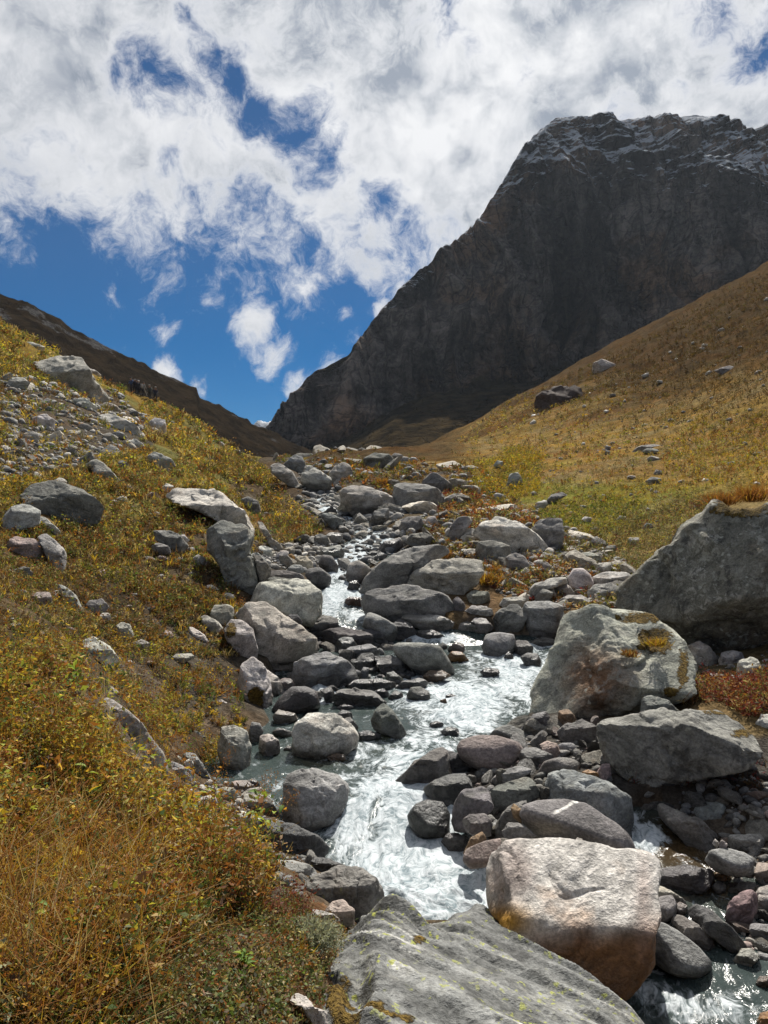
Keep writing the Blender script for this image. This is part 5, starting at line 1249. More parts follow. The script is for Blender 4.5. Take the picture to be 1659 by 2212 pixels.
# ---- foreground, bottom left of the stream
B('Q5', [(380,415),(430,360),(520,280),(620,245),(740,265),(810,300),(850,360),(882,430),(800,490),(640,500),(500,490),(420,460)], 'm', 'dark boulder with yellow lichen top at the left of the lichen slab', y=5.6, yellow=.75, sub=6, hard=9, moss=.15)
B('Q5', [(470,232),(500,180),(580,190),(650,220),(682,248),(600,278),(500,278)], 'k', 'low black wet rock at the left edge of the foam pool', wet=.8, y=6.8)
B('Q5', [(240,232),(280,195),(380,205),(460,225),(492,260),(482,325),(430,315),(340,285)], 's', 'split grey slab with brown end behind the leafy plant', y=6.4, hard=16)
B('Q5', [(195,415),(230,340),(270,320),(320,345),(342,400),(280,448),(210,438)], 'g', 'pale edged angular rock at the plant border', y=5.4, hard=16)
B('Q5', [(300,322),(340,315),(390,380),(402,415),(350,405)], 'g', 'slanting grey splinter right of the pale edged rock', y=5.6, hard=16)
B('Q5', [(550,485),(600,430),(650,418),(707,470),(702,538),(640,540),(580,508)], 'r', 'brownish pointed rock before the dark yellow topped boulder', y=5.05, hard=14)
B('Q5', [(240,465),(310,418),(350,440),(382,495),(330,505)], 'g', 'pale pointed rock in the red plants', y=4.9, hard=13)
B('Q5', [(450,495),(500,470),(590,490),(637,522),(560,540)], 'g', 'flat grey rock behind the silvery shrub', y=4.9)
B('Q5', [(0,835),(40,790),(110,785),(132,810),(80,855)], 'p', 'small whitish flat stone in the trodden turf', y=3.35, lichen=.7, yellow=.3, rough=1.2)
B('Q5', [(120,615),(150,595),(180,610),(175,630),(135,632)], 's', 'little round grey stone in the turf before the red plants', y=4.05)
B('Q5', [(355,985),(400,935),(450,950),(490,1010),(552,1020),(565,1100),(480,1075),(430,1010)], 'p', 'pale knobbly rock with moss under it left of the lichen slab', y=2.95, yellow=.3, moss=.2)
B('Q5', [(160,905),(180,895),(215,905),(205,925),(175,925)], 'p', 'tiny whitish stone in the trodden turf', y=3.0)
B('Q4', [(1040,210),(1080,230),(1190,290),(1222,325),(1180,348),(1100,308),(1040,255)], 'p', 'long pale slab behind the rust seed heads', y=6.6, hard=14)
B('Q4', [(960,165),(1000,170),(1052,220),(1030,235),(985,210)], 'p', 'pale slab end peeping from the yellow leaves', y=6.8)
B('Q4', [(1015,132),(1050,98),(1100,110),(1107,150),(1040,168)], 'p', 'white cobble on the gravel shore', y=8.1)
B('Q4', [(860,440),(900,400),(990,350),(1000,375),(940,430),(890,450)], 'g', 'pale rock hidden behind yellow leaves at the bank', y=6.0)
B('Q4', [(1120,195),(1180,175),(1200,185),(1150,200)], 'd', 'thin dark stone in the shallow inlet by the jagged rock', y=7.9)

# ---- the big lichen slab in the foreground: a sloping bedrock surface with steep sides
def build_slab():
    out = survey('Q5', [(640,720),(700,620),(690,590),(720,540),(780,470),(850,438),(900,440),(970,480),(1060,535),(1095,512),(1150,490),(1250,470),(1330,455),(1400,480),(1500,530),(1570,590)]) \
        + survey('Q6', [(130,705),(200,745),(290,770),(400,830),(560,930),(700,1040),(820,1130),(950,1240),(1010,1330)]) + [(1330, 2330), (1000, 2420), (820, 2400)] + survey('Q5', [(850, 1180), (700, 1100), (560, 980), (535, 880), (560, 800)])
    def plane(x, y): return -2.12 - 0.35 * (x + 0.27) - 0.30 * (y - 3.5)
    plan = []
    for u, v in out:
        a, e = (u - CU) / PW, (CV - v) / PW          # z = e*y, x = a*y on the plane
        y = (-2.12 - 0.35 * 0.27 + 0.30 * 3.5) / (e + 0.35 * a + 0.30)
        plan.append((a * y, y))
    plan = np.array(plan)
    nx, ny = 240, 290
    x = np.linspace(plan[:, 0].min() - 0.35, plan[:, 0].max() + 0.45, nx); y = np.linspace(max(1.9, plan[:, 1].min() - 0.3), plan[:, 1].max() + 0.45, ny)
    Y, X = np.meshgrid(y, x, indexing='ij'); px, py = X.ravel(), Y.ravel()
    P2 = np.stack([px, py, np.zeros_like(px)], 1)
    wob = 0.05 * fbm(P2 * 2.5, 3, 401)
    sd = poly_sd(px, py, plan) + wob + 0.10
    ca, sa = math.cos(0.62), math.sin(0.62)           # ribs run from the top left down to the right
    al = px * ca - py * sa; ac = px * sa + py * ca
    F = np.stack([al * 0.55, ac * 2.4, np.zeros_like(al)], 1)
    z = plane(px, py) + 0.115 * fbm(F * 1.0, 3, 411, ridged=True) + 0.045 * fbm(F * 3.1, 4, 421) + 0.012 * fbm(F * np.array([2.0, 5.0, 1]), 3, 431, ridged=True) + 0.008 * fbm(P2 * 22, 3, 441)
    # the two humps at the water and the notch between them
    u = CU + PW * px / py
    uu = CU + PW * px / py; vv = CV - PW * plane(px, py) / py
    z += 0.05 * spot(uu, vv, 855, 1985, 80, 40) + 0.08 * spot(uu, vv, 1060, 1985, 80, 30) - 0.07 * spot(uu, vv, 950, 2010, 50, 40) - 0.14 * spot(uu, vv, 770, 2120, 30, 60)
    drop = np.clip(-sd, 0, 1)
    z = z - np.where(sd > 0, 0.20 * (1 - sstep(sd, 0, 0.36)) ** 2, 0.20 + drop * 3.2 + drop ** 2 * 3)
    keep = sd > -0.42
    F4 = grid_faces(ny, nx)
    ok = keep[F4].all(1); F4 = F4[ok]
    used = np.unique(F4); remap = np.full(len(px), -1); remap[used] = np.arange(len(used)); F4 = remap[F4]
    C = np.array([0.7, 4.4, -2.7])
    P = np.stack([px, py, z], 1)[used]
    uu, vv = uu[used], vv[used]
    me = make_mesh('lichen_slab', P - C, F4)
    n = fbm(P * 2.0, 3, 451)
    col = np.array([0.150, 0.152, 0.146])[None] * (1 + 0.5 * fbm(F[used] * np.array([1, 5, 1]), 4, 461))[:, None]
    # white quartz lines following the ribs
    q = np.abs(fbm(F[used] * np.array([0.5, 1.6, 1]) + 7, 3, 471)); t = 0.6 * sstep(q, 0.07, 0.015) * sstep(n, 0.05, 0.3)
    col = col * (1 - t[:, None]) + np.array([0.6, 0.59, 0.55]) * t[:, None]
    moss = 1.0 * spot(uu, vv, 735, 2120, 34, 60) + 0.9 * spot(uu, vv, 790, 2180, 60, 18) + 0.75 * spot(uu, vv, 905, 2060, 22, 12) + 0.5 * spot(uu, vv, 700, 2060, 20, 40) + 0.9 * spot(uu, vv, 860, 2200, 40, 14)
    set_color(me, 'tint', np.clip(col, .02, .8)); set_float(me, 'wet', np.zeros(len(P)) + 0.10 * sstep(n, 0, .3)); set_float(me, 'moss', np.clip(moss, 0, 1))
    set_float(me, 'lichen', np.full(len(P), 0.35)); set_float(me, 'map_lichen', np.clip(0.85 + 0.5 * n + 0.4 * spot(uu, vv, 800, 2050, 120, 90), 0, 1)); set_float(me, 'stain', np.full(len(P), 0.1))
    add_obj('lichen_slab', me, M_ROCK, loc=tuple(C), label='broad ribbed grey rock slab spotted with yellow lichen in the foreground', cat='rock slab')
    PLACED.append((np.array(out), 3.0))
build_slab()

# ------------------------------------------------------------------ smaller stones
def make_stone_meshes(count, sub, seed0, hard_rng=(14, 40)):
    res = []
    for i in range(count):
        rng = np.random.default_rng(seed0 + i)
        D, F = ico(sub); hard = rng.uniform(*hard_rng)
        inv = np.zeros(len(D))
        for k in range(9):
            n = rng.normal(0, 1, 3); n /= np.linalg.norm(n)
            inv += (np.maximum(D @ n, 0) / rng.uniform(0.5, 0.95)) ** hard
        r = np.minimum((inv + 1e-9) ** (-1 / hard), 1.35)
        P = D * r[:, None] * np.array([1.0, rng.uniform(.55, .95), rng.uniform(.38, .8)])
        P = P + D * (0.06 * fbm(P * 2 + i * 9, 3, 3) + 0.03 * fbm(P * 6, 2, 4, ridged=True))[:, None]
        P /= np.abs(P[:, 0]).max()
        me = make_mesh('stone', P, F); me.set_sharp_from_angle(angle=math.radians(26))
        n = len(P); g = rng.uniform(0.85, 1.1)
        set_color(me, 'tint', np.full((n, 3), 0.30 * g) * np.array([1, .97, .91]) * (1 + 0.2 * fbm(P * 2, 2, 8))[:, None])
        for nm, v in (('wet', 0), ('moss', 0), ('lichen', .3), ('map_lichen', 0), ('stain', .5)): set_float(me, nm, np.full(n, float(v)))
        me.materials.append(M_ROCK)
        res.append(me)
    return res
STONES = make_stone_meshes(10, 3, 900); STONES_WET = []
for me in STONES[:5]:
    m2 = me.copy(); a = m2.attributes['wet']; a.data.foreach_set('value', np.full(len(m2.vertices), 0.7, np.float32)); STONES_WET.append(m2)

def over_placed(u, v, pad=0.0):
    hit = np.zeros(len(u), bool)
    for pts, yb in PLACED:
        x0, y0 = pts.min(0); x1, y1 = pts.max(0)
        c = (u > x0 - pad) & (u < x1 + pad) & (v > y0 - pad) & (v < y1 + pad)
        if c.any():
            k = np.nonzero(c)[0]
            hit[k] |= in_poly(u[k], v[k], pts)
    return hit

# land strips to fill: outline, how many, size range (grid px), tint list, label, group, wet
ZONES = [
 ('scree', [(0,815),(110,835),(240,845),(310,900),(335,950),(230,985),(130,1012),(0,1035)], 230, (18, 58), ['p','g','m','g','s'], 'pale grey stone in the scree patch on the left hillside', 'scree stones on the left hillside', 0),
 ('skyline_stones', [(330,880),(420,905),(560,985),(520,990),(400,960),(290,905)], 26, (8, 24), ['p','g'], 'flat pale stone lying near the skyline of the left hillside', 'stones below the walkers', 0),
 ('shore', [(570,1185),(700,1160),(745,1150),(700,1240),(600,1235),(560,1215)], 80, (20, 60), ['p','p','g','s','d'], 'grey stone on the left shore below the grassy spur', 'stones on the shore below the spur', 0),
 ('field', [(760,1130),(900,1075),(1010,1080),(1140,1105),(1300,1180),(1400,1250),(1340,1340),(1230,1350),(1100,1300),(1050,1255),(900,1185)], 360, (22, 84), ['g','m','p','s','d','g'], 'grey stone among the larger rocks of the boulder field', 'stones in the boulder field', 0),
 ('upper', [(590,1010),(640,985),(760,975),(860,990),(1000,1015),(1100,1080),(960,1100),(800,1140),(715,1150),(640,1070)], 320, (18, 84), ['g','m','d','s','g'], 'grey stone in the upper valley floor', 'stones of the upper valley floor', 0),
 ('upstream', [(648,1008),(700,1005),(740,1080),(790,1120),(880,1150),(870,1205),(780,1262),(690,1245),(735,1170),(690,1120),(660,1060)], 90, (16, 56), ['d','s','m','k','g'], 'dark stone in the narrow upper stream', 'stones of the upper stream', 1),
 ('midstream', [(640,1360),(820,1370),(960,1400),(930,1480),(800,1500),(640,1520),(590,1500),(640,1440)], 70, (16, 46), ['d','k','s'], 'dark wet stone in the stream above the pool', 'wet stones in mid stream', 1),
 ('rightbed', [(1010,1640),(1150,1560),(1300,1570),(1330,1700),(1180,1730),(1060,1860),(1010,1840),(1000,1720)], 110, (24, 74), ['d','m','s','r','m'], 'dark stone at the right edge of the rapids', 'stones right of the rapids', 1),
 ('side', [(1545,1740),(1659,1700),(1659,2080),(1600,2040),(1585,1900)], 60, (24, 78), ['d','s','g','r','m'], 'brown grey stone along the side channel', 'stones along the side channel', 1),
 ('inlet', [(400,1690),(520,1690),(600,1760),(560,1850),(480,1800),(420,1740)], 40, (9, 24), ['s','g','p','d'], 'grey cobble at the gravelly inlet left of the square boulder', 'cobbles at the inlet', 1),
 ('bankfoot', [(560,1830),(640,1840),(740,1900),(720,1950),(640,1940),(580,1900)], 30, (14, 46), ['d','s','g','m'], 'stone at the foot of the near left bank', 'stones under the near left bank', 0),
 ('slope', [(1000,1000),(1100,930),(1300,830),(1659,640),(1659,1060),(1420,1130),(1260,1150),(1130,1090)], 150, (5, 20), ['g','p','m'], 'grey stone lying on the grassy right slope', 'stones on the right slope', 0),
 ('leftslope', [(0,1040),(300,1000),(560,1060),(600,1150),(520,1300),(480,1420),(250,1500),(0,1480)], 60, (12, 40), ['g','p','m','r'], 'stone half hidden in the plants of the left slope', 'stones in the left slope plants', 0),
 ('righttop', [(1040,1180),(1200,1150),(1330,1200),(1420,1280),(1360,1340),(1240,1290)], 150, (22, 74), ['p','g','g','m'], 'pale stone in the jumble left of the giant boulder', 'stones left of the giant boulder', 0),
 ('underslab', [(1310,1690),(1659,1650),(1659,1780),(1480,1760),(1400,1770)], 50, (20, 60), ['d','k','s'], 'dark stone in the shade under the overhanging slab', 'stones under the slab', 0),
 ('rightfoot', [(1470,1430),(1659,1410),(1659,1480),(1520,1490)], 14, (12, 26), ['g','m','p'], 'grey stone at the foot of the giant boulder', 'stones at the foot of the giant boulder', 0),
]
INDIVIDUAL, EXTRA = [], []
def scatter():
    rng = np.random.default_rng(77)
    for zi, (nm, poly, count, rngpx, tints, label, group, wet) in enumerate(ZONES):
        poly = np.array(poly, float)
        taken = np.zeros((0, 3)); tries = 0
        while len(taken) < count and tries < 40:
            tries += 1
            u = rng.uniform(poly[:, 0].min(), poly[:, 0].max(), 300); v = rng.uniform(poly[:, 1].min(), poly[:, 1].max(), 300)
            ok = in_poly(u, v, poly) & ~over_placed(u, v + 3)
            for a, b in zip(u[ok], v[ok]):
                s = rngpx[0] + (rngpx[1] - rngpx[0]) * rng.random() ** (2.3 if nm == 'scree' else 1.6)
                if len(taken) and (np.hypot((taken[:, 0] - a), (taken[:, 1] - b) * 1.5) < 0.29 * (taken[:, 2] + s)).any(): continue
                taken = np.vstack([taken, [a, b, s]])
                if len(taken) >= count: break
        for a, b, s in taken:
            INDIVIDUAL.append((zi, a, b, s))
    INDIVIDUAL.sort(key=lambda t: -t[3])
scatter()

def zone_tint(rng, z, wet_z):
    c = np.array(TINT[rng.choice(z)]) * rng.uniform(0.8, 1.2) / 0.29
    return c
CUT = (' with ', ' behind ', ' left ', ' right ', ' of ', ' in ', ' at ', ' on ', ' by ', ' under ', ' above ', ' below ', ' beside ', ' half ', ' between ', ' where ', ' before ', ' among ', ' crossed ', ' lying ', ' touching ', ' standing ', ' sloping ', ' leaning ', ' overhanging ', ' rising ', ' cut ', ' just ', ' and ', ' against ', ' near ', ' high ', ' over ', ' splitting ', ' dropping ', ' breaking ', ' sticking ', ' wedged ', ' showing ', ' growing ', ' across ', ' across', ' alone ', ' reaching ', ' up ', ' hidden ', ' peeping ', ' glinting ', ' shining ', ' stepped ', ' low ', ' higher ', ' rounded rock ', ' washed ', ' drowned ', ' down ', ' from ', ' to ')
HERO = []
def hero_names():
    for o in bpy.data.objects:
        if o.name.startswith(('boulder', 'crag', 'lichen_slab')) and 'label' in o:
            t = o['label']
            for cword in CUT:
                i = t.find(cword, 6)
                if i > 0: t = t[:i]
            p = o.location; HERO.append((CU + PW * p[0] / p[1], CV - PW * p[2] / p[1], t.strip().strip(',')))
USED = set()
def stone_label(u, v, s, tint, wet, fallback):
    word = {'p': 'pale', 'g': 'grey', 'm': 'grey brown', 's': 'grey', 'd': 'dark', 'k': 'black', 'r': 'pinkish', 'b': 'brown'}[tint]
    size = 'small' if s < 20 else ('fist of' if False else ('' if s < 30 else 'larger'))
    near = sorted(HERO, key=lambda h: math.hypot(h[0] - u, h[1] - v))[:3]
    for hu, hv, nm in near:
        if abs(hu - u) > abs(hv - v): rel = 'just left of' if u < hu else 'just right of'
        else: rel = 'just above' if v < hv else 'just below'
        t = ' '.join(f'{size} {word} stone {rel} the {nm}'.split())
        if t not in USED and len(t.split()) <= 16:
            USED.add(t); return t
    return fallback
def place_stones():
    hero_names()
    rng = np.random.default_rng(5)
    per = {}
    big = INDIVIDUAL[:300]; small = INDIVIDUAL[300:]
    GB = to_ground(*np.array([(b[1], b[2]) for b in big]).T)
    for (zi, u, v, s), (x, y, z) in zip(big, GB):
        nm, poly, count, rngpx, tints, label, group, wet = ZONES[zi]
        r = 0.5 * s * y / PW
        me = STONES_WET[rng.integers(5)] if (wet and rng.random() < .6) else STONES[rng.integers(10)]
        o = bpy.data.objects.new('stone', me); COL.objects.link(o)
        o.location = (x, y + r * 0.5, z + r * (0.02 if nm in ('scree', 'slope', 'leftslope') else 0.2)); o.scale = (r * rng.uniform(.9, 1.25), r * rng.uniform(.85, 1.2), r * rng.uniform(.75, 1.15))
        o.rotation_euler = (rng.normal(0, .35), rng.normal(0, .35), rng.uniform(0, 6.28))
        tn = str(rng.choice(tints)); c = np.array(TINT[tn]) * rng.uniform(.85, 1.15) / .29; o.color = (*np.clip(c, 0, 2), 1)
        tag(o, stone_label(u, v, s, tn, wet, label), 'stone', group)
    # the rest and all the gravel: one mass
    pts = []
    for zi, u, v, s in small: pts.append((u, v, s, zi))
    for zi, (nm, poly, count, rngpx, tints, label, group, wet) in enumerate(ZONES):
        poly = np.array(poly, float)
        n = int(count * {'slope': 3, 'leftslope': 2, 'scree': 4, 'upper': 3, 'field': 3, 'rightbed': 2, 'side': 2, 'righttop': 3, 'underslab': 2}.get(nm, 4))
        u = rng.uniform(poly[:, 0].min(), poly[:, 0].max(), n * 3); v = rng.uniform(poly[:, 1].min(), poly[:, 1].max(), n * 3)
        ok = in_poly(u, v, poly) & ~over_placed(u, v + 2); u, v = u[ok][:n], v[ok][:n]
        s = rng.uniform(0.22, 0.62, len(u)) * rngpx[0]
        pts += [(a, b, c, zi) for a, b, c in zip(u, v, s)]
    gr = [(u, v, s, 9) for u, v, s in zip(rng.uniform(415, 540, 420), rng.uniform(1690, 1800, 420), rng.uniform(2.5, 8, 420))]
    pts += gr
    V, Fc, Cc = [], [], []
    k = 0
    GS = to_ground(*np.array([(b[0], b[1]) for b in pts]).T)
    for (u, v, s, zi), (x, y, z) in zip(pts, GS):
        r = 0.5 * s * y / PW
        q = rng.normal(0, 1, (3, 3)); Q, _ = np.linalg.qr(q)
        D, F = ico(2 if s > 20 else 1)
        n3 = rng.normal(0, 1, (6, 3)); n3 /= np.linalg.norm(n3, axis=1)[:, None]
        rr = np.minimum(1.15, (((np.maximum(D @ n3.T, 0) / rng.uniform(.6, .95, 6)) ** 14).sum(1) + 1e-6) ** (-1 / 14))
        P = (D * rr[:, None] * np.array([1, .85, .65])) @ Q.T * r * rng.uniform(.9, 1.25)
        P[:, 2] *= 0.75
        V.append(P + np.array([x, y, z + r * .12])); Fc.append(F + k); k += len(D)
        c = np.array(TINT[rng.choice(ZONES[zi][4])]) * rng.uniform(.75, 1.15)
        Cc.append(np.tile(c, (len(D), 1)))
    me = make_mesh('gravel', np.concatenate(V), np.concatenate(Fc), smooth=False)
    n = len(me.vertices)
    set_color(me, 'tint', np.concatenate(Cc))
    for nm, vv in (('wet', 0.15), ('moss', 0), ('lichen', .2), ('map_lichen', 0), ('stain', .4)): set_float(me, nm, np.full(n, float(vv)))
    add_obj('gravel', me, M_ROCK, kind='stuff', label='small grey stones and gravel between the boulders', cat='gravel')
place_stones()

# ------------------------------------------------------------------ plants
PAL = {'gold': (.46, .32, .04), 'lime': (.31, .30, .05), 'rust': (.22, .095, .025), 'olive': (.13, .13, .04), 'green': (.085, .13, .035), 'brown': (.105, .066, .035),
       'straw': (.37, .285, .14), 'wine': (.15, .035, .03), 'sage': (.20, .21, .13), 'amber': (.29, .165, .03), 'fox': (.24, .10, .03)}
def pal_mix(rng, n, weights):
    keys = list(weights); w = np.array([weights[k] for k in keys], float)
    if w.ndim == 1: w = np.tile(w, (n, 1))
    w = np.clip(w, 1e-6, None); w /= w.sum(1, keepdims=True)
    c = w.cumsum(1); r = rng.random(n)[:, None]
    i = (r > c).sum(1).clip(0, len(keys) - 1)
    return np.array([PAL[k] for k in keys])[i]

class Foliage:
    """collects leaf blades and stalks into one mesh"""
    def __init__(self): self.v, self.c = [], []
    def leaves(self, base, axis, wid, L, W, col, sag=0.15):
        axis = axis / np.linalg.norm(axis, axis=1)[:, None]
        wd = np.cross(axis, wid); wd /= np.linalg.norm(wd, axis=1)[:, None] + 1e-9
        nrm = np.cross(axis, wd)
        mid = base + axis * (L * 0.45)[:, None] + nrm * (L * sag * 0.4)[:, None]
        tip = base + axis * L[:, None] - nrm * (L * sag)[:, None]
        q = np.stack([base, mid - wd * (W * .5)[:, None], tip, mid + wd * (W * .5)[:, None]], 1)
        self.v.append(q.reshape(-1, 3)); self.c.append(np.repeat(col, 4, 0))
    def stalks(self, a, b, w, col):
        d = b - a; side = np.stack([d[:, 1] + 1e-3, -d[:, 0] + 2e-3, np.zeros(len(d))], 1)
        side = np.array([1.0, 0, 0])[None] * 0.8 + 0.2 * side / (np.linalg.norm(side, axis=1)[:, None])
        side *= w[:, None] * .5
        q = np.stack([a - side, a + side, b + side * .5, b - side * .5], 1)
        self.v.append(q.reshape(-1, 3)); self.c.append(np.repeat(col, 4, 0))
    def mesh(self, name, origin=None):
        V = np.concatenate(self.v); Cc = np.concatenate(self.c)
        if origin is not None: V = V - np.asarray(origin)
        F = np.arange(len(V)).reshape(-1, 4)
        me = make_mesh(name, V, F, smooth=False)
        set_color(me, 'tint', np.clip(Cc, 0.005, .8))
        me.materials.append(M_LEAF)
        return me

def sample_zone(rng, poly, n, off_rocks=True, excl=None, vbias=1.0, pad=4):
    poly = np.array(poly, float); U, V = np.zeros(0), np.zeros(0)
    for _ in range(30):
        u = rng.uniform(poly[:, 0].min(), poly[:, 0].max(), n); v = poly[:, 1].min() + np.ptp(poly[:, 1]) * rng.random(n) ** vbias
        ok = in_poly(u, v, poly)
        if off_rocks: ok &= ~over_placed(u, v - 1) & ~(over_placed(u, v - pad) & (rng.random(n) < .8))
        if excl is not None: ok &= ~excl(u, v)
        U = np.concatenate([U, u[ok]]); V = np.concatenate([V, v[ok]])
        if len(U) >= n: break
    return U[:n], V[:n]

def herb_field(fol, rng, P, H, nleaf, Ls, col, stemcol, spread=0.5, slim=0.45, jitter=.22, updroop=0.25, stem_w=1.0):
    """leafy stalks at P: H heights, Ls leaf lengths"""
    n = len(P)
    lean = rng.normal(0, .28, (n, 3)); lean[:, 2] = 1; lean /= np.linalg.norm(lean, axis=1)[:, None]
    top = P + lean * H[:, None]
    w = np.maximum(0.0035, P[:, 1] * 0.00055) * stem_w
    fol.stalks(P - np.array([0, 0, .03]), top, w, stemcol * rng.uniform(.6, 1.25, (n, 1)))
    k = np.repeat(np.arange(n), nleaf)
    t = rng.random(len(k)) ** .75
    b = P[k] + (top - P)[k] * t[:, None] + rng.normal(0, 1, (len(k), 3)) * (H[k] * spread * .18)[:, None]
    b[:, 2] = np.maximum(b[:, 2], P[k][:, 2] + .004)
    ax = rng.normal(0, 1, (len(k), 3)); ax[:, 2] = ax[:, 2] * .55 + updroop
    L = Ls[k] * rng.uniform(.55, 1.35, len(k)); W = L * slim * rng.uniform(.7, 1.3, len(k))
    c = col[k] * (1 + rng.normal(0, jitter, (len(k), 1))) * (1 + rng.normal(0, .07, (len(k), 3)))
    fol.leaves(b, ax, rng.normal(0, 1, (len(k), 3)), L, W, np.clip(c, .01, .7))

LEFT = [(-60,690),(60,718),(160,800),(250,850),(440,925),(520,990),(600,1062),(700,1150),(690,1163),(560,1188),(520,1280),(535,1330),(520,1450),(548,1530),(535,1590),(480,1640),(405,1680),(415,1735),(500,1830),(590,1890),(600,1940),(520,1985),(400,2040),(270,2212),(200,2300),(-60,2300)]
SCREE = ZONES[0][1]
def blades(fol, rng, P, L, n_each, wpx, col):
    k = np.repeat(np.arange(len(P)), n_each); n = len(k)
    b = P[k] + rng.normal(0, 1, (n, 3)) * (L[k] * .12)[:, None]; b[:, 2] = P[k][:, 2] - .01
    ax = np.stack([rng.normal(0, .42, n), rng.normal(0, .42, n), np.ones(n)], 1) + np.repeat(rng.normal(0, .25, (len(P), 3)), n_each, 0)
    c = col[k] * (1 + rng.normal(0, .2, (n, 1)))
    fol.leaves(b, ax, rng.normal(0, 1, (n, 3)), L[k] * rng.uniform(.5, 1.1, n), np.maximum(.0035, P[k][:, 1] / PW * wpx), np.clip(c, .01, .7), sag=.28)
def left_bank():
    rng = np.random.default_rng(21)
    inscree = lambda u, v: (in_poly(u, v, SCREE) & (rng.random(len(u)) < .82)) | ((u > 272) & (u < 345) & (v > 830) & (v < 885))
    fol = Foliage()
    # nearest plants
    U, V = sample_zone(rng, [p for p in LEFT if p[1] > 1400] + [(-60, 1400)], 6200, excl=inscree, pad=26)
    P = to_ground(U, V); keep = (fbm(P / .55, 2, 561) > -.16) | (rng.random(len(P)) < .22); P, U, V = P[keep], U[keep], V[keep]; y = P[:, 1]; n = len(P)
    n1 = fbm(P / .9, 3, 501); n2 = fbm(P / 2.3 + 5, 2, 511)
    w = {'gold': 1.0 + 1.6 * n1, 'rust': .62 - 1.3 * n1, 'lime': .5 + n2, 'olive': .42 - .6 * n2, 'green': .40 + 1.0 * n2 - .6 * n1, 'brown': .45 - n2, 'straw': .3 + 0 * n1, 'amber': .7 + n1 - .3 * n2, 'fox': .45 - n1}
    far = sstep(V, 1650, 1450)
    w['brown'] = w['brown'] + .6 * far; w['olive'] = w['olive'] + .5 * far; w['gold'] = w['gold'] * (1 - .55 * far); w['green'] = w['green'] + .25 * far
    low = sstep(V, 1980, 2120) 
    w['green'] = w['green'] + .7 * low; w['olive'] = w['olive'] + .5 * low; w['sage'] = .35 * low; w['gold'] = w['gold'] * (1 - .5 * low)
    w = {k: np.clip(np.broadcast_to(v, n), .02, None) for k, v in w.items()}
    W = np.stack([w[k] for k in w], 1)
    keys = list(w); Wn = W / W.sum(1, keepdims=True); idx = (rng.random(n)[:, None] > Wn.cumsum(1)).sum(1).clip(0, len(keys) - 1)
    col = np.array([PAL[k] for k in keys])[idx]
    clump = np.clip(.75 + 1.7 * fbm(P / .7, 2, 551), .2, 1.7)
    H = clump * rng.uniform(.14, .46, n) * np.interp(V, [1400, 1700, 2000, 2250], [.8, 1.0, .75, .42]) * np.interp(U, [380, 600], [1, .6])
    stem = pal_mix(rng, n, {'amber': .8, 'rust': .9, 'straw': .5, 'brown': .6, 'olive': .3})
    big = rng.random(n) < .22
    Ls = np.where(big, rng.uniform(.034, .060, n), rng.uniform(.018, .042, n)) * np.interp(V, [1400, 1900, 2250], [1.25, 1, .75])
    herb_field(fol, rng, P, H, np.where(big, 10, 24), Ls, col, stem, spread=.7, slim=.42)
    # bare crooked stalks lying through it
    m = 2600; k = rng.integers(0, n, m)
    a = P[k] + rng.normal(0, .06, (m, 3)); a[:, 2] = P[k][:, 2] + rng.uniform(0, .2, m)
    d = rng.normal(0, 1, (m, 3)); d[:, 2] = np.abs(d[:, 2]) * .8; d /= np.linalg.norm(d, axis=1)[:, None]
    fol.stalks(a, a + d * rng.uniform(.1, .38, (m, 1)), np.full(m, .0042), pal_mix(rng, m, {'amber': 1, 'rust': .8, 'straw': .7, 'fox': .5}))
    k = rng.integers(0, n, 1500); Q = P[k] + rng.normal(0, .05, (1500, 3)) * np.array([1, 1, 0])
    blades(fol, rng, Q, rng.uniform(.08, .24, 1500), 9, 2.0, pal_mix(rng, 1500, {'straw': .4, 'gold': .5, 'olive': .8, 'rust': .6, 'amber': .6, 'green': .6}))
    # seed-head fluff
    m = 26000; k = rng.integers(0, n, m); q = P[k] + np.array([0, 0, 1]) * (H[k] * rng.uniform(.7, 1.15, m))[:, None] + rng.normal(0, .05, (m, 3))
    fol.leaves(q, rng.normal(0, 1, (m, 3)), rng.normal(0, 1, (m, 3)), rng.uniform(.006, .016, m), rng.uniform(.005, .011, m), pal_mix(rng, m, {'rust': 1, 'fox': .8, 'amber': .8, 'gold': .4}))
    add_obj('foreground_plants', fol.mesh('foreground_plants'), kind='stuff', label='tangle of golden and rust autumn herbs on the left foreground bank', cat='plants')
    # middle and upper slope
    fol = Foliage()
    for vlo, vhi, cnt in ((1050, 1420, 7600), (680, 1060, 6400)):
        zone = [(u, min(max(v, vlo), vhi)) for u, v in LEFT]
        U, V = sample_zone(rng, zone, cnt, excl=inscree, pad=9)
        P = to_ground(U, V); keep = (fbm(P / 1.5, 2, 571) > -.10) | (rng.random(len(P)) < .3); P, U, V = P[keep], U[keep], V[keep]; y = P[:, 1]; n = len(P)
        n1 = fbm(P / 2.6, 3, 521); n2 = fbm(P / 6 + 5, 2, 531); up = sstep(V, 1120, 960) * 1.0
        w = np.stack([.14 + 1.3 * n1 + .42 * up, .50 - 1.4 * n1 - .25 * up, 
                      .18 + n2 + .55 * up, .8 - .5 * n2, .42 + .9 * n2, 1.15 - 1.2 * n1 - .5 * up, .30 + .1 * up + 0 * n1, .25 + n1 - n2], 1).clip(.02)
        keys = ['gold', 'rust', 'lime', 'olive', 'green', 'brown', 'straw', 'amber']; w /= w.sum(1, keepdims=True)
        col = np.array([PAL[k] for k in keys])[(rng.random(n)[:, None] > w.cumsum(1)).sum(1).clip(0, 7)]
        px = y / PW
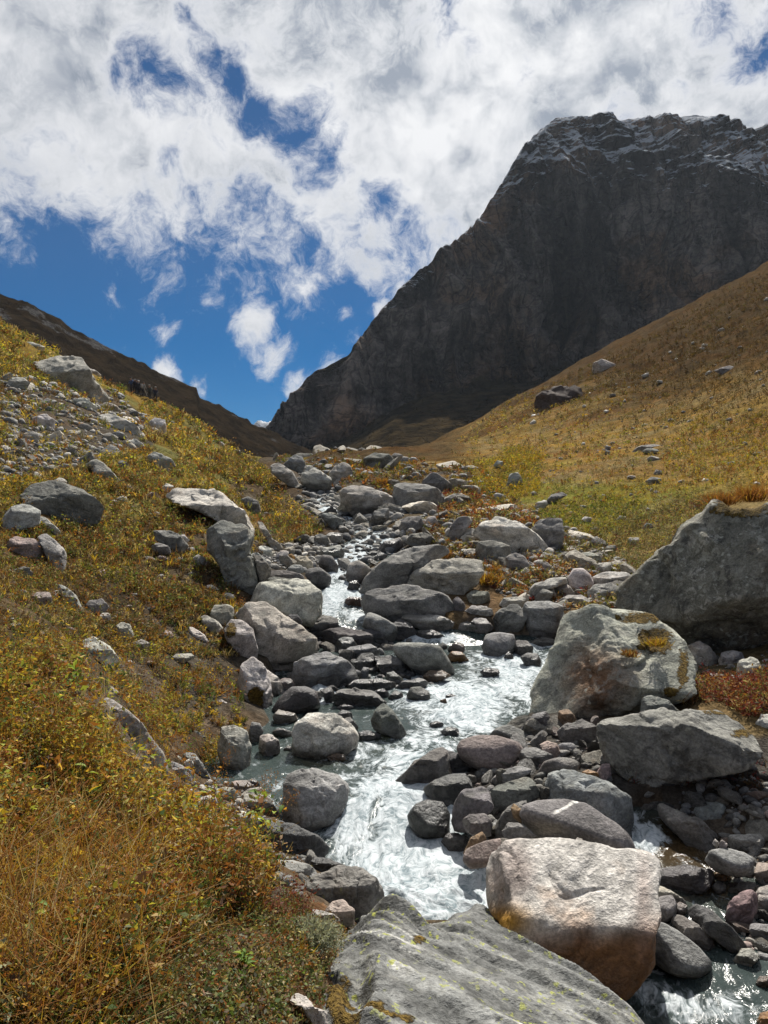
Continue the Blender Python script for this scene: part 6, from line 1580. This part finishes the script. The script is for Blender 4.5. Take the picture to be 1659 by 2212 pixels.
        clump = np.clip(.75 + 1.3 * fbm(P / 1.6, 2, 541), .25, 1.7)
        H = np.clip(px * rng.uniform(9, 24, n), .09, .7) * .8 * clump
        Ls = np.clip(px * rng.uniform(3.6, 7.0, n), .02, .4)
        herb_field(fol, rng, P, H, np.full(n, 10), Ls, col, pal_mix(rng, n, {'brown': 1, 'amber': .5, 'olive': .5}), spread=2.0, slim=.5, updroop=.35)
        k = rng.integers(0, n, 3800); Q = P[k] + rng.normal(0, 1, (3800, 3)) * (P[k][:, 1:2] * .004) * np.array([1, 1, 0])
        blades(fol, rng, Q, np.clip(Q[:, 1] / PW * rng.uniform(10, 26, 3800), .08, .7), 6, 2.0, pal_mix(rng, 3800, {'straw': .8, 'brown': 1.2, 'olive': 1.0, 'gold': .25, 'fox': .5}))
    add_obj('hillside_plants', fol.mesh('hillside_plants'), kind='stuff', label='low brown yellow and green herbs covering the left hillside', cat='plants')
left_bank()

def right_bank():
    rng = np.random.default_rng(33)
    fol = Foliage()
    zones = [([(960,1000),(1060,892),(1300,778),(1659,580),(1720,560),(1720,1060),(1560,1090),(1330,1180),(1200,1170),(1120,1090)], 9000, {'straw': 1, 'gold': .5, 'fox': .4, 'lime': .35, 'brown': .6, 'olive': .4}, (3, 9), 6),
             ([(1010,1050),(1040,1000),(1120,960),(1180,985),(1160,1060),(1090,1080)], 1100, {'gold': 1.4, 'lime': .8, 'amber': .6, 'olive': .6}, (7, 15), 9),
             ([(1500,900),(1720,880),(1720,1040),(1560,1050),(1420,1010)], 900, {'gold': 1.0, 'lime': .5, 'fox': .5, 'rust': .3, 'olive': .5}, (5, 12), 8),
             ([(1180,1175),(1330,1130),(1480,1080),(1600,1070),(1500,1160),(1400,1260),(1330,1270),(1230,1200)], 1700, {'olive': .9, 'brown': .9, 'wine': .35, 'straw': .7, 'sage': .8, 'lime': .4}, (8, 18), 9),
             ([(1150,1090),(1300,1070),(1400,1090),(1330,1140),(1180,1150)], 900, {'lime': 1.2, 'green': .7, 'olive': .8, 'straw': .3}, (4, 9), 6)]
    for zone, cnt, wt, hp, nl in zones:
        U, V = sample_zone(rng, zone, cnt)
        P = to_ground(U, V); n = len(P); px = P[:, 1] / PW
        dark = sstep(V - (U - 1300) * .1, 960, 800)[:, None]  # upslope grass turns brown and darker, cloud shade mixed into its colour
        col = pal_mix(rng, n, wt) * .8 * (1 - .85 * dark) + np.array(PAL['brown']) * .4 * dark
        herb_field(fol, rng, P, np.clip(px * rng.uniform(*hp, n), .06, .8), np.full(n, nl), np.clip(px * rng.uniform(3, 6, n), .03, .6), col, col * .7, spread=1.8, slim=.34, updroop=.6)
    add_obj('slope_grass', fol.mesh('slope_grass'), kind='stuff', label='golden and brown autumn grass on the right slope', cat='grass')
    # red-leaved ground cover
    fol = Foliage()
    for zone, cnt, wt, hs in (([(1480,1480),(1540,1465),(1720,1460),(1720,1570),(1620,1560),(1560,1530),(1480,1520)], 900, {'wine': 1.2, 'rust': .4, 'straw': .4, 'olive': .4, 'fox': .4}, (.05, .16)),
                              ([(380,1930),(470,1880),(560,1900),(700,1945),(690,1985),(600,1990),(480,1985)], 900, {'wine': 1.0, 'rust': .45, 'olive': .7, 'brown': .6, 'green': .3}, (.05, .15)),
                              ([(1000,1250),(1100,1200),(1240,1215),(1340,1300),(1300,1340),(1120,1290)], 350, {'fox': .7, 'wine': .3, 'rust': .4, 'straw': .7, 'olive': .8}, (.06, .2)),
                              ([(900,1080),(1000,1060),(1120,1090),(1180,1140),(1000,1150)], 500, {'fox': .8, 'wine': .5, 'straw': .6, 'olive': .5}, (.1, .3)),
                              ([(590,1015),(640,990),(760,978),(900,990),(1050,1025),(1130,1090),(1000,1110),(860,1080),(740,1060)], 1100, {'fox': .5, 'brown': 1, 'olive': 1.0, 'amber': .3}, (.1, .3)),
                              ([(860,1150),(1000,1110),(1130,1120),(1290,1190),(1390,1260),(1330,1330),(1230,1340),(1060,1260)], 700, {'fox': .5, 'brown': 1, 'olive': 1.0, 'straw': .5, 'wine': .1}, (.06, .18)),
                              ([(1310,1690),(1560,1560),(1659,1640),(1659,1720)], 60, {'wine': .5, 'brown': 1}, (.05, .15))):
        U, V = sample_zone(rng, zone, cnt)
        P = to_ground(U, V); n = len(P)
        Ls = np.clip(P[:, 1] / PW * rng.uniform(4, 10, n), .02, .3)
        herb_field(fol, rng, P, rng.uniform(*hs, n), np.full(n, 10), Ls, pal_mix(rng, n, wt), pal_mix(rng, n, {'wine': 1, 'brown': 1}), spread=1.6, slim=.33, updroop=.6)
    add_obj('red_ground_cover', fol.mesh('red_ground_cover'), kind='stuff', label='wine red and brown ground cover plants by the stream banks', cat='plants')
    # trodden turf of the foreground
    fol = Foliage()
    U, V = sample_zone(rng, [(300,2120),(400,2010),(560,1960),(700,1970),(780,2000),(745,2060),(700,2120),(680,2300),(200,2300)], 6000)
    P = to_ground(U, V); n = len(P)
    herb_field(fol, rng, P, rng.uniform(.012, .05, n), np.full(n, 8), rng.uniform(.008, .026, n), pal_mix(rng, n, {'olive': 1, 'green': .7, 'brown': .9, 'straw': .35, 'sage': .5, 'fox': .3, 'rust': .35}), pal_mix(rng, n, {'brown': 1}), spread=2.2, slim=.5, stem_w=.5)
    add_obj('short_turf', fol.mesh('short_turf'), kind='stuff', label='short trodden turf and dead leaves in the foreground', cat='turf')
right_bank()

# ------------------------------------------------------------------ single plants
def tuft(u, v, h, cols, label, n=90, y=None, z=None, name='grass_tuft'):
    rng = np.random.default_rng(int(u * 7 + v))
    yy = hit_ground(u, v) if y is None else y
    x = (u - CU) / PW * yy; zz = top_z(x, yy) if z is None else (CV - v) / PW * yy
    fol = Foliage()
    b = np.stack([rng.normal(0, h * .28, n), rng.normal(0, h * .28, n), np.zeros(n)], 1)
    ax = np.stack([rng.normal(0, .45, n), rng.normal(0, .45, n), np.ones(n)], 1) + b / h * 1.0
    L = h * rng.uniform(.6, 1.15, n)
    fol.leaves(b, ax, rng.normal(0, 1, (n, 3)), L, np.maximum(h * .03, yy * .0012) * np.ones(n), pal_mix(rng, n, cols) * rng.uniform(.7, 1.2, (n, 1)), sag=.3)
    o = add_obj(name, fol.mesh(name), loc=(x, yy, zz - .01), label=label, cat='grass tuft')
    return o
tuft(643, 2035, .075, {'amber': 1, 'gold': .7, 'fox': .5}, 'small orange grass tuft beside the lichen slab', y=3.75)
tuft(1362, 1418, .13, {'fox': 1, 'amber': .6, 'straw': .4}, 'tawny grass tuft growing on the pyramid boulder', y=11.15, z=1, n=140)
tuft(1418, 1396, .16, {'gold': 1, 'amber': .7, 'fox': .6}, 'golden grass tuft in the moss patch of the pyramid boulder', y=11.3, z=1, n=160)
tuft(1478, 1500, .32, {'fox': .7, 'straw': 1, 'brown': .6}, 'dry drooping grass tuft right of the pyramid boulder', y=11.0, n=200)
tuft(1560, 1092, .34, {'fox': 1, 'rust': .7, 'amber': .5}, 'reddish grass tuft on the left of the giant boulder top', y=14.6, z=1, n=260)
tuft(1625, 1085, .42, {'fox': 1, 'rust': .8, 'amber': .6}, 'taller reddish grass tuft on the right of the giant boulder top', y=14.8, z=1, n=320)
tuft(950, 1208, .42, {'amber': 1, 'fox': .7, 'gold': .5}, 'orange grass tuft on the dark slanting boulder in mid valley', n=200)
tuft(1058, 1262, .40, {'amber': 1, 'fox': .8, 'gold': .3}, 'orange grass tuft right of the tilted mossy slab', n=220)
tuft(1078, 1240, .34, {'fox': 1, 'amber': .6}, 'tawny grass tuft above the orange one right of the mossy slab', n=180)
tuft(826, 1055, .5, {'amber': 1, 'fox': 1}, 'orange grass tuft between the two big boulders up the valley', n=160)

def shrub(u, v, r, y, label):
    rng = np.random.default_rng(9)
    x = (u - CU) / PW * y; z = top_z(x, y)
    root = bpy.data.objects.new('silvery_shrub', None); COL.objects.link(root); root.location = (x, y, z)
    tag(root, label, 'shrub')
    n = 420; d = rng.normal(0, 1, (n, 3)); d[:, 2] = np.abs(d[:, 2]) * .75 + .1; d /= np.linalg.norm(d, axis=1)[:, None]
    tips = d * r * rng.uniform(.55, 1.05, (n, 1)) * np.array([1.25, 1.0, .85])
    st = Foliage(); st.stalks(tips * .08, tips, np.full(n, .004), np.tile(np.array([.16, .14, .10]), (n, 1)))
    add_obj('stems', st.mesh('stems'), parent=root, kind='stuff')
    lf = Foliage(); m = 15
    b = np.repeat(tips, m, 0) * rng.uniform(.62, 1.03, (n * m, 1)) + rng.normal(0, r * .035, (n * m, 3))
    ax = np.repeat(d, m, 0) + rng.normal(0, .7, (n * m, 3))
    c = np.array([.30, .32, .25])[None] * rng.uniform(.6, 1.35, (n * m, 1))
    lf.leaves(b, ax, rng.normal(0, 1, (n * m, 3)), rng.uniform(.012, .026, n * m), rng.uniform(.003, .006, n * m), c)
    add_obj('foliage', lf.mesh('foliage'), parent=root, kind='stuff')
    fl = Foliage(); k = 260
    q = tips[rng.integers(0, n, k)] * 1.06
    fl.leaves(q, rng.normal(0, 1, (k, 3)), rng.normal(0, 1, (k, 3)), np.full(k, .010), np.full(k, .009), np.tile(np.array([.36, .27, .17]), (k, 1)))
    add_obj('dry_flowers', fl.mesh('dry_flowers'), parent=root, kind='stuff')
shrub(668, 2035, .155, 4.05, 'round silvery grey shrub beside the lichen slab')

def leaf_blade(name, col):
    """one pointed leaf, 12 faces, unit length along +x, folded and curling down"""
    ts = [0, .18, .45, .75, 1.0]; ws = [.02, .16, .22, .12, .0]; zs = [0, .05, .06, 0, -.12]
    V, F = [], []
    for t, w, z in zip(ts, ws, zs): V += [(t, -w, z + w * .45), (t, 0, z), (t, w, z + w * .45)]
    for i in range(4):
        a = i * 3; F += [(a, a + 1, a + 4, a + 3), (a + 1, a + 2, a + 5, a + 4)]
    me = make_mesh(name, V, F); rng = np.random.default_rng(len(V))
    c = np.tile(np.array(col), (len(V), 1)); c[1::3] *= 1.25; c[-3:] *= .7
    set_color(me, 'tint', c); me.materials.append(M_LEAF)
    return me
LEAFS = {k: leaf_blade('leaf', c) for k, c in {'lime': (.24, .30, .05), 'green': (.12, .20, .04), 'gold': (.44, .31, .04), 'amber': (.40, .20, .03), 'straw': (.42, .33, .15), 'wine': (.17, .04, .035)}.items()}
def leafy_plant(u, v, y, h, nstem, nleaf, kinds, leaf, label, seeds=True, seed=1, lean=(0, 0)):
    rng = np.random.default_rng(seed)
    x = (u - CU) / PW * y; z = top_z(x, y)
    root = bpy.data.objects.new('leafy_plant', None); COL.objects.link(root); root.location = (x, y, z); tag(root, label, 'plant')
    for s in range(nstem):
        top = np.array([rng.normal(lean[0], .22) * h, rng.normal(lean[1], .2) * h, h * rng.uniform(.75, 1.05)])
        bend = np.array([rng.normal(0, .06), rng.normal(0, .06), 0]) * h
        ts = np.linspace(0, 1, 7); path = ts[:, None] * top + (ts * (1 - ts) * 4)[:, None] * bend
        V, F = [], []
        for i, p in enumerate(path):
            rr = .0035 * (1 - .55 * ts[i])
            for a in (0, 2.09, 4.19): V.append(p + np.array([math.cos(a) * rr, math.sin(a) * rr, 0]))
        for i in range(6):
            for a in range(3): F.append((i * 3 + a, i * 3 + (a + 1) % 3, i * 3 + 3 + (a + 1) % 3, i * 3 + 3 + a))
        me = make_mesh('stem', V, F); set_color(me, 'tint', np.tile(np.array([.24, .11, .035]), (len(V), 1))); me.materials.append(M_LEAF)
        add_obj('stem', me, parent=root)
        for j in range(nleaf):
            t = .2 + .72 * (j + rng.random()) / nleaf
            p = np.array([np.interp(t, ts, path[:, i]) for i in range(3)])
            o = bpy.data.objects.new('leaf', LEAFS[kinds[rng.integers(len(kinds))]]); COL.objects.link(o); o.parent = root
            o.location = p; o.rotation_euler = (rng.normal(0, .35), rng.normal(-.15, .4), j * 2.4 + rng.normal(0, .3))
            sc = leaf * rng.uniform(.65, 1.15) * (1.1 - .45 * t); o.scale = (sc, sc, sc)
        if seeds:
            fol = Foliage(); n = 110
            t = rng.uniform(.72, 1.12, n)[:, None]; b = top * t + rng.normal(0, .012 + .02 * rng.random((n, 1)), (n, 3))
            fol.leaves(b, rng.normal(0, 1, (n, 3)), rng.normal(0, 1, (n, 3)), np.full(n, .011), np.full(n, .008), pal_mix(rng, n, {'rust': 1, 'fox': 1, 'amber': .6}))
            add_obj('seed_head', fol.mesh('seed_head'), parent=root, kind='stuff')
leafy_plant(505, 1895, 5.0, .50, 4, 8, ['lime', 'lime', 'green'], .115, 'leafy green plant with rust seed heads at the right tip of the bank', seed=3, lean=(.35, 0))
leafy_plant(455, 1880, 4.8, .46, 3, 8, ['lime', 'gold', 'green'], .10, 'yellow green leafy plant just left of the tip plant', seed=4, lean=(.2, 0))
leafy_plant(390, 1850, 4.9, .50, 3, 8, ['gold', 'lime', 'amber'], .095, 'golden leafy plant with rust seed heads behind the bank edge', seed=5, lean=(.15, .1))
leafy_plant(320, 1780, 5.2, .50, 3, 8, ['gold', 'lime', 'amber'], .10, 'tall golden plant below the yellow lichen rock', seed=6)
leafy_plant(35, 1800, 4.0, .42, 3, 7, ['lime', 'gold', 'straw'], .11, 'big leaved yellow green plant at the left frame edge', seed=7)
leafy_plant(190, 1760, 4.6, .40, 3, 7, ['gold', 'amber', 'lime'], .095, 'golden plant with broad leaves near the left edge', seed=8)
leafy_plant(325, 2010, 3.45, .22, 3, 6, ['gold', 'gold', 'straw'], .075, 'low yellow leaved plant at the edge of the trodden turf', seed=9, seeds=False)
leafy_plant(245, 2060, 3.1, .20, 3, 6, ['amber', 'gold', 'straw'], .07, 'low amber leaved plant left of the yellow one', seed=10, seeds=False)
leafy_plant(60, 2120, 2.75, .2, 3, 6, ['green', 'lime', 'straw'], .07, 'low green plant in the bottom left corner', seed=12, seeds=False)
leafy_plant(150, 1540, 6.6, .34, 2, 6, ['lime', 'green'], .12, 'green leafy plant rising above the yellow lichen rock', seed=13, seeds=False)
leafy_plant(530, 2090, 3.1, .10, 4, 6, ['green', 'green', 'lime'], .055, 'small green rosette in the trodden turf', seed=14, seeds=False)
leafy_plant(420, 1960, 3.9, .14, 5, 5, ['wine', 'wine', 'amber'], .07, 'low plant with wine red leaves behind the turf', seed=15, seeds=False)

# ------------------------------------------------------------------ walkers on the skyline
def person(u, v, jacket, trousers, hat, pack, label, turn=0.0, crouch=0.0, pole=False, h=1.72):
    ys = np.linspace(90, 175, 90); G = np.stack([(u - CU) / PW * ys, ys, np.interp(ys, _YM, _column(u)) * ys], 1); G[:, 2] += ground_relief(G)
    i = max(int(np.argmax(G[:, 2] / ys)) - 2, 0); x, y, z = G[i]          # just this side of the skyline
    k = h / 1.72; c = crouch
    J = {'pelvis': (0, 0, .92 - .42 * c, .15), 'waist': (0, .02, 1.08 - .40 * c, .14), 'chest': (0, .05 + .12 * c, 1.30 - .42 * c, .18), 'neck': (0, .06 + .18 * c, 1.47 - .42 * c, .065), 'head': (0, .08 + .2 * c, 1.58 - .42 * c, .10), 'crown': (0, .08 + .2 * c, 1.68 - .42 * c, .085),
         'shl': (-.19, .05 + .12 * c, 1.40 - .42 * c, .075), 'ell': (-.27, .06 + .2 * c, 1.13 - .4 * c, .055), 'hal': (-.22, .25 + .1 * c, .98 - .35 * c, .045),
         'shr': (.19, .05 + .12 * c, 1.40 - .42 * c, .075), 'elr': (.28, .04 + .2 * c, 1.13 - .4 * c, .055), 'har': (.25, .24 + .1 * c, 1.0 - .35 * c, .045),
         'hil': (-.10, 0, .86 - .42 * c, .11), 'knl': (-.12, .10 + .32 * c, .50 - .06 * c, .075), 'anl': (-.12, 0, .09, .05), 'tol': (-.13, .16, .04, .045),
         'hir': (.10, 0, .86 - .42 * c, .11), 'knr': (.12, -.02 + .35 * c, .50 - .06 * c, .075), 'anr': (.12, -.14 + .1 * c, .09, .05), 'tor': (.13, .02 + .1 * c, .04, .045)}
    E = [('pelvis', 'waist'), ('waist', 'chest'), ('chest', 'neck'), ('neck', 'head'), ('head', 'crown'), ('chest', 'shl'), ('shl', 'ell'), ('ell', 'hal'), ('chest', 'shr'), ('shr', 'elr'), ('elr', 'har'),
         ('pelvis', 'hil'), ('hil', 'knl'), ('knl', 'anl'), ('anl', 'tol'), ('pelvis', 'hir'), ('hir', 'knr'), ('knr', 'anr'), ('anr', 'tor')]
    names = list(J); me = bpy.data.meshes.new('skeleton')
    me.from_pydata([J[n][:3] for n in names], [(names.index(a), names.index(b)) for a, b in E], [])
    tmp = bpy.data.objects.new('person', me); COL.objects.link(tmp)
    tmp.modifiers.new('skin', 'SKIN'); 
    if not me.skin_vertices: me.skin_vertices.new()
    for i, n in enumerate(names):
        me.skin_vertices[0].data[i].radius = (J[n][3], J[n][3])
    me.skin_vertices[0].data[0].use_root = True
    sb = tmp.modifiers.new('sub', 'SUBSURF'); sb.levels = 1; sb.render_levels = 1
    dg = bpy.context.evaluated_depsgraph_get()
    body = bpy.data.meshes.new_from_object(tmp.evaluated_get(dg))
    bpy.data.objects.remove(tmp, do_unlink=True)
    co = np.empty(len(body.vertices) * 3, np.float32); body.vertices.foreach_get('co', co); co = co.reshape(-1, 3)
    col = np.tile(np.array(jacket), (len(co), 1))
    col[co[:, 2] < .93 - .42 * c] = trousers
    col[(np.abs(co[:, 0]) < .14) & (co[:, 2] > 1.46 - .42 * c)] = (.30, .17, .11)
    col[co[:, 2] < .08] = (.03, .03, .03)
    set_color(body, 'tint', col); body.materials.clear(); body.materials.append(M_CLOTH)
    o = add_obj('person', body, loc=(x, y, z - .02), label=label, cat='person'); o.rotation_euler = (0, 0, turn); o.scale = (k, k, k)
    D, F = ico(2)
    hm = make_mesh('hat', D * np.array([.115, .125, .075]), F); set_color(hm, 'tint', np.tile(np.array(hat), (len(D), 1))); hm.materials.append(M_CLOTH)
    add_obj('hat', hm, parent=o, loc=(0, .08 + .2 * c, 1.71 - .42 * c))
    pm = make_mesh('backpack', np.sign(D) * np.abs(D) ** .55 * np.array([.17, .12, .26]), F); set_color(pm, 'tint', np.tile(np.array(pack), (len(D), 1))); pm.materials.append(M_CLOTH)
    add_obj('backpack', pm, parent=o, loc=(0, -.16 + .08 * c, 1.24 - .42 * c))
    if pole:
        V = [(.25, .26, 1.05), (.27, .26, 1.05), (.26, .28, 1.05), (.45, .55, 0), (.465, .55, 0), (.457, .565, 0)]
        po = make_mesh('walking_pole', V, [(0, 1, 4, 3), (1, 2, 5, 4), (2, 0, 3, 5)]); set_color(po, 'tint', np.tile(np.array([.45, .42, .36]), (6, 1))); po.materials.append(M_CLOTH)
        add_obj('walking_pole', po, loc=o.location[:], label='pale walking pole held by the crouching walker on the hillside', cat='walking pole').rotation_euler = (0, 0, turn)
def mat_cloth():
    m, N = new_mat('cloth')
    bs = N.n('ShaderNodeBsdfPrincipled'); N.l(N.attr('tint', 'Color'), bs.inputs['Base Color']); bs.inputs['Roughness'].default_value = .85
    out_bsdf(N, bs.outputs[0]); return m
M_CLOTH = mat_cloth()
person(283.5, 856, (.035, .07, .17), (.03, .03, .04), (.03, .03, .03), (.04, .07, .16), 'person in blue jacket leftmost of the walking group on the skyline', turn=2.7)
person(291, 853, (.02, .02, .025), (.02, .02, .03), (.3, .3, .3), (.02, .02, .03), 'person in black with grey cap at the back of the walking group', turn=.4)
person(298.5, 853, (.03, .03, .035), (.02, .02, .03), (.75, .75, .75), (.03, .03, .04), 'person with white cap at the back of the walking group', turn=-.3)
person(295, 859, (.025, .03, .06), (.02, .02, .03), (.05, .05, .06), (.03, .04, .09), 'person in dark navy in front of the white capped walker', turn=3.0)
person(309, 855, (.22, .21, .20), (.05, .04, .04), (.05, .04, .04), (.35, .34, .33), 'person with pale grey backpack in the middle of the group', turn=-.5)
person(304, 865, (.05, .04, .045), (.12, .11, .10), (.25, .04, .04), (.05, .05, .06), 'crouching person with red cap holding a pole', turn=-.8, crouch=.75, pole=True)
person(323.5, 866, (.05, .06, .06), (.03, .03, .03), (.25, .24, .22), (.06, .07, .07), 'person in dark grey standing apart to the right', turn=2.9)
person(335.5, 862, (.02, .025, .05), (.02, .02, .03), (.4, .4, .4), (.02, .03, .06), 'rightmost person in black with a light cap', turn=-2.6)

# ------------------------------------------------------------------ the air
def build_haze():
    x0, x1, y0, y1, z0, z1 = -1500, 1500, -60, 1300, -320, 520
    V = [(x, y, z) for z in (z0, z1) for y in (y0, y1) for x in (x0, x1)]
    F = [(0, 2, 3, 1), (4, 5, 7, 6), (0, 1, 5, 4), (2, 6, 7, 3), (0, 4, 6, 2), (1, 3, 7, 5)]
    me = make_mesh('haze', V, F, smooth=False)
    m = bpy.data.materials.new('haze air'); m.use_nodes = True
    N = NT(m.node_tree)
    vol = N.n('ShaderNodeVolumePrincipled'); vol.inputs['Color'].default_value = (0.72, 0.84, 1.0, 1); vol.inputs['Density'].default_value = 0.000042; vol.inputs['Anisotropy'].default_value = 0.35
    o = N.n('ShaderNodeOutputMaterial'); N.l(vol.outputs[0], o.inputs['Volume'])
    add_obj('haze', me, m, kind='stuff', label='thin bluish mountain air in front of the far slopes', cat='haze')
build_haze()
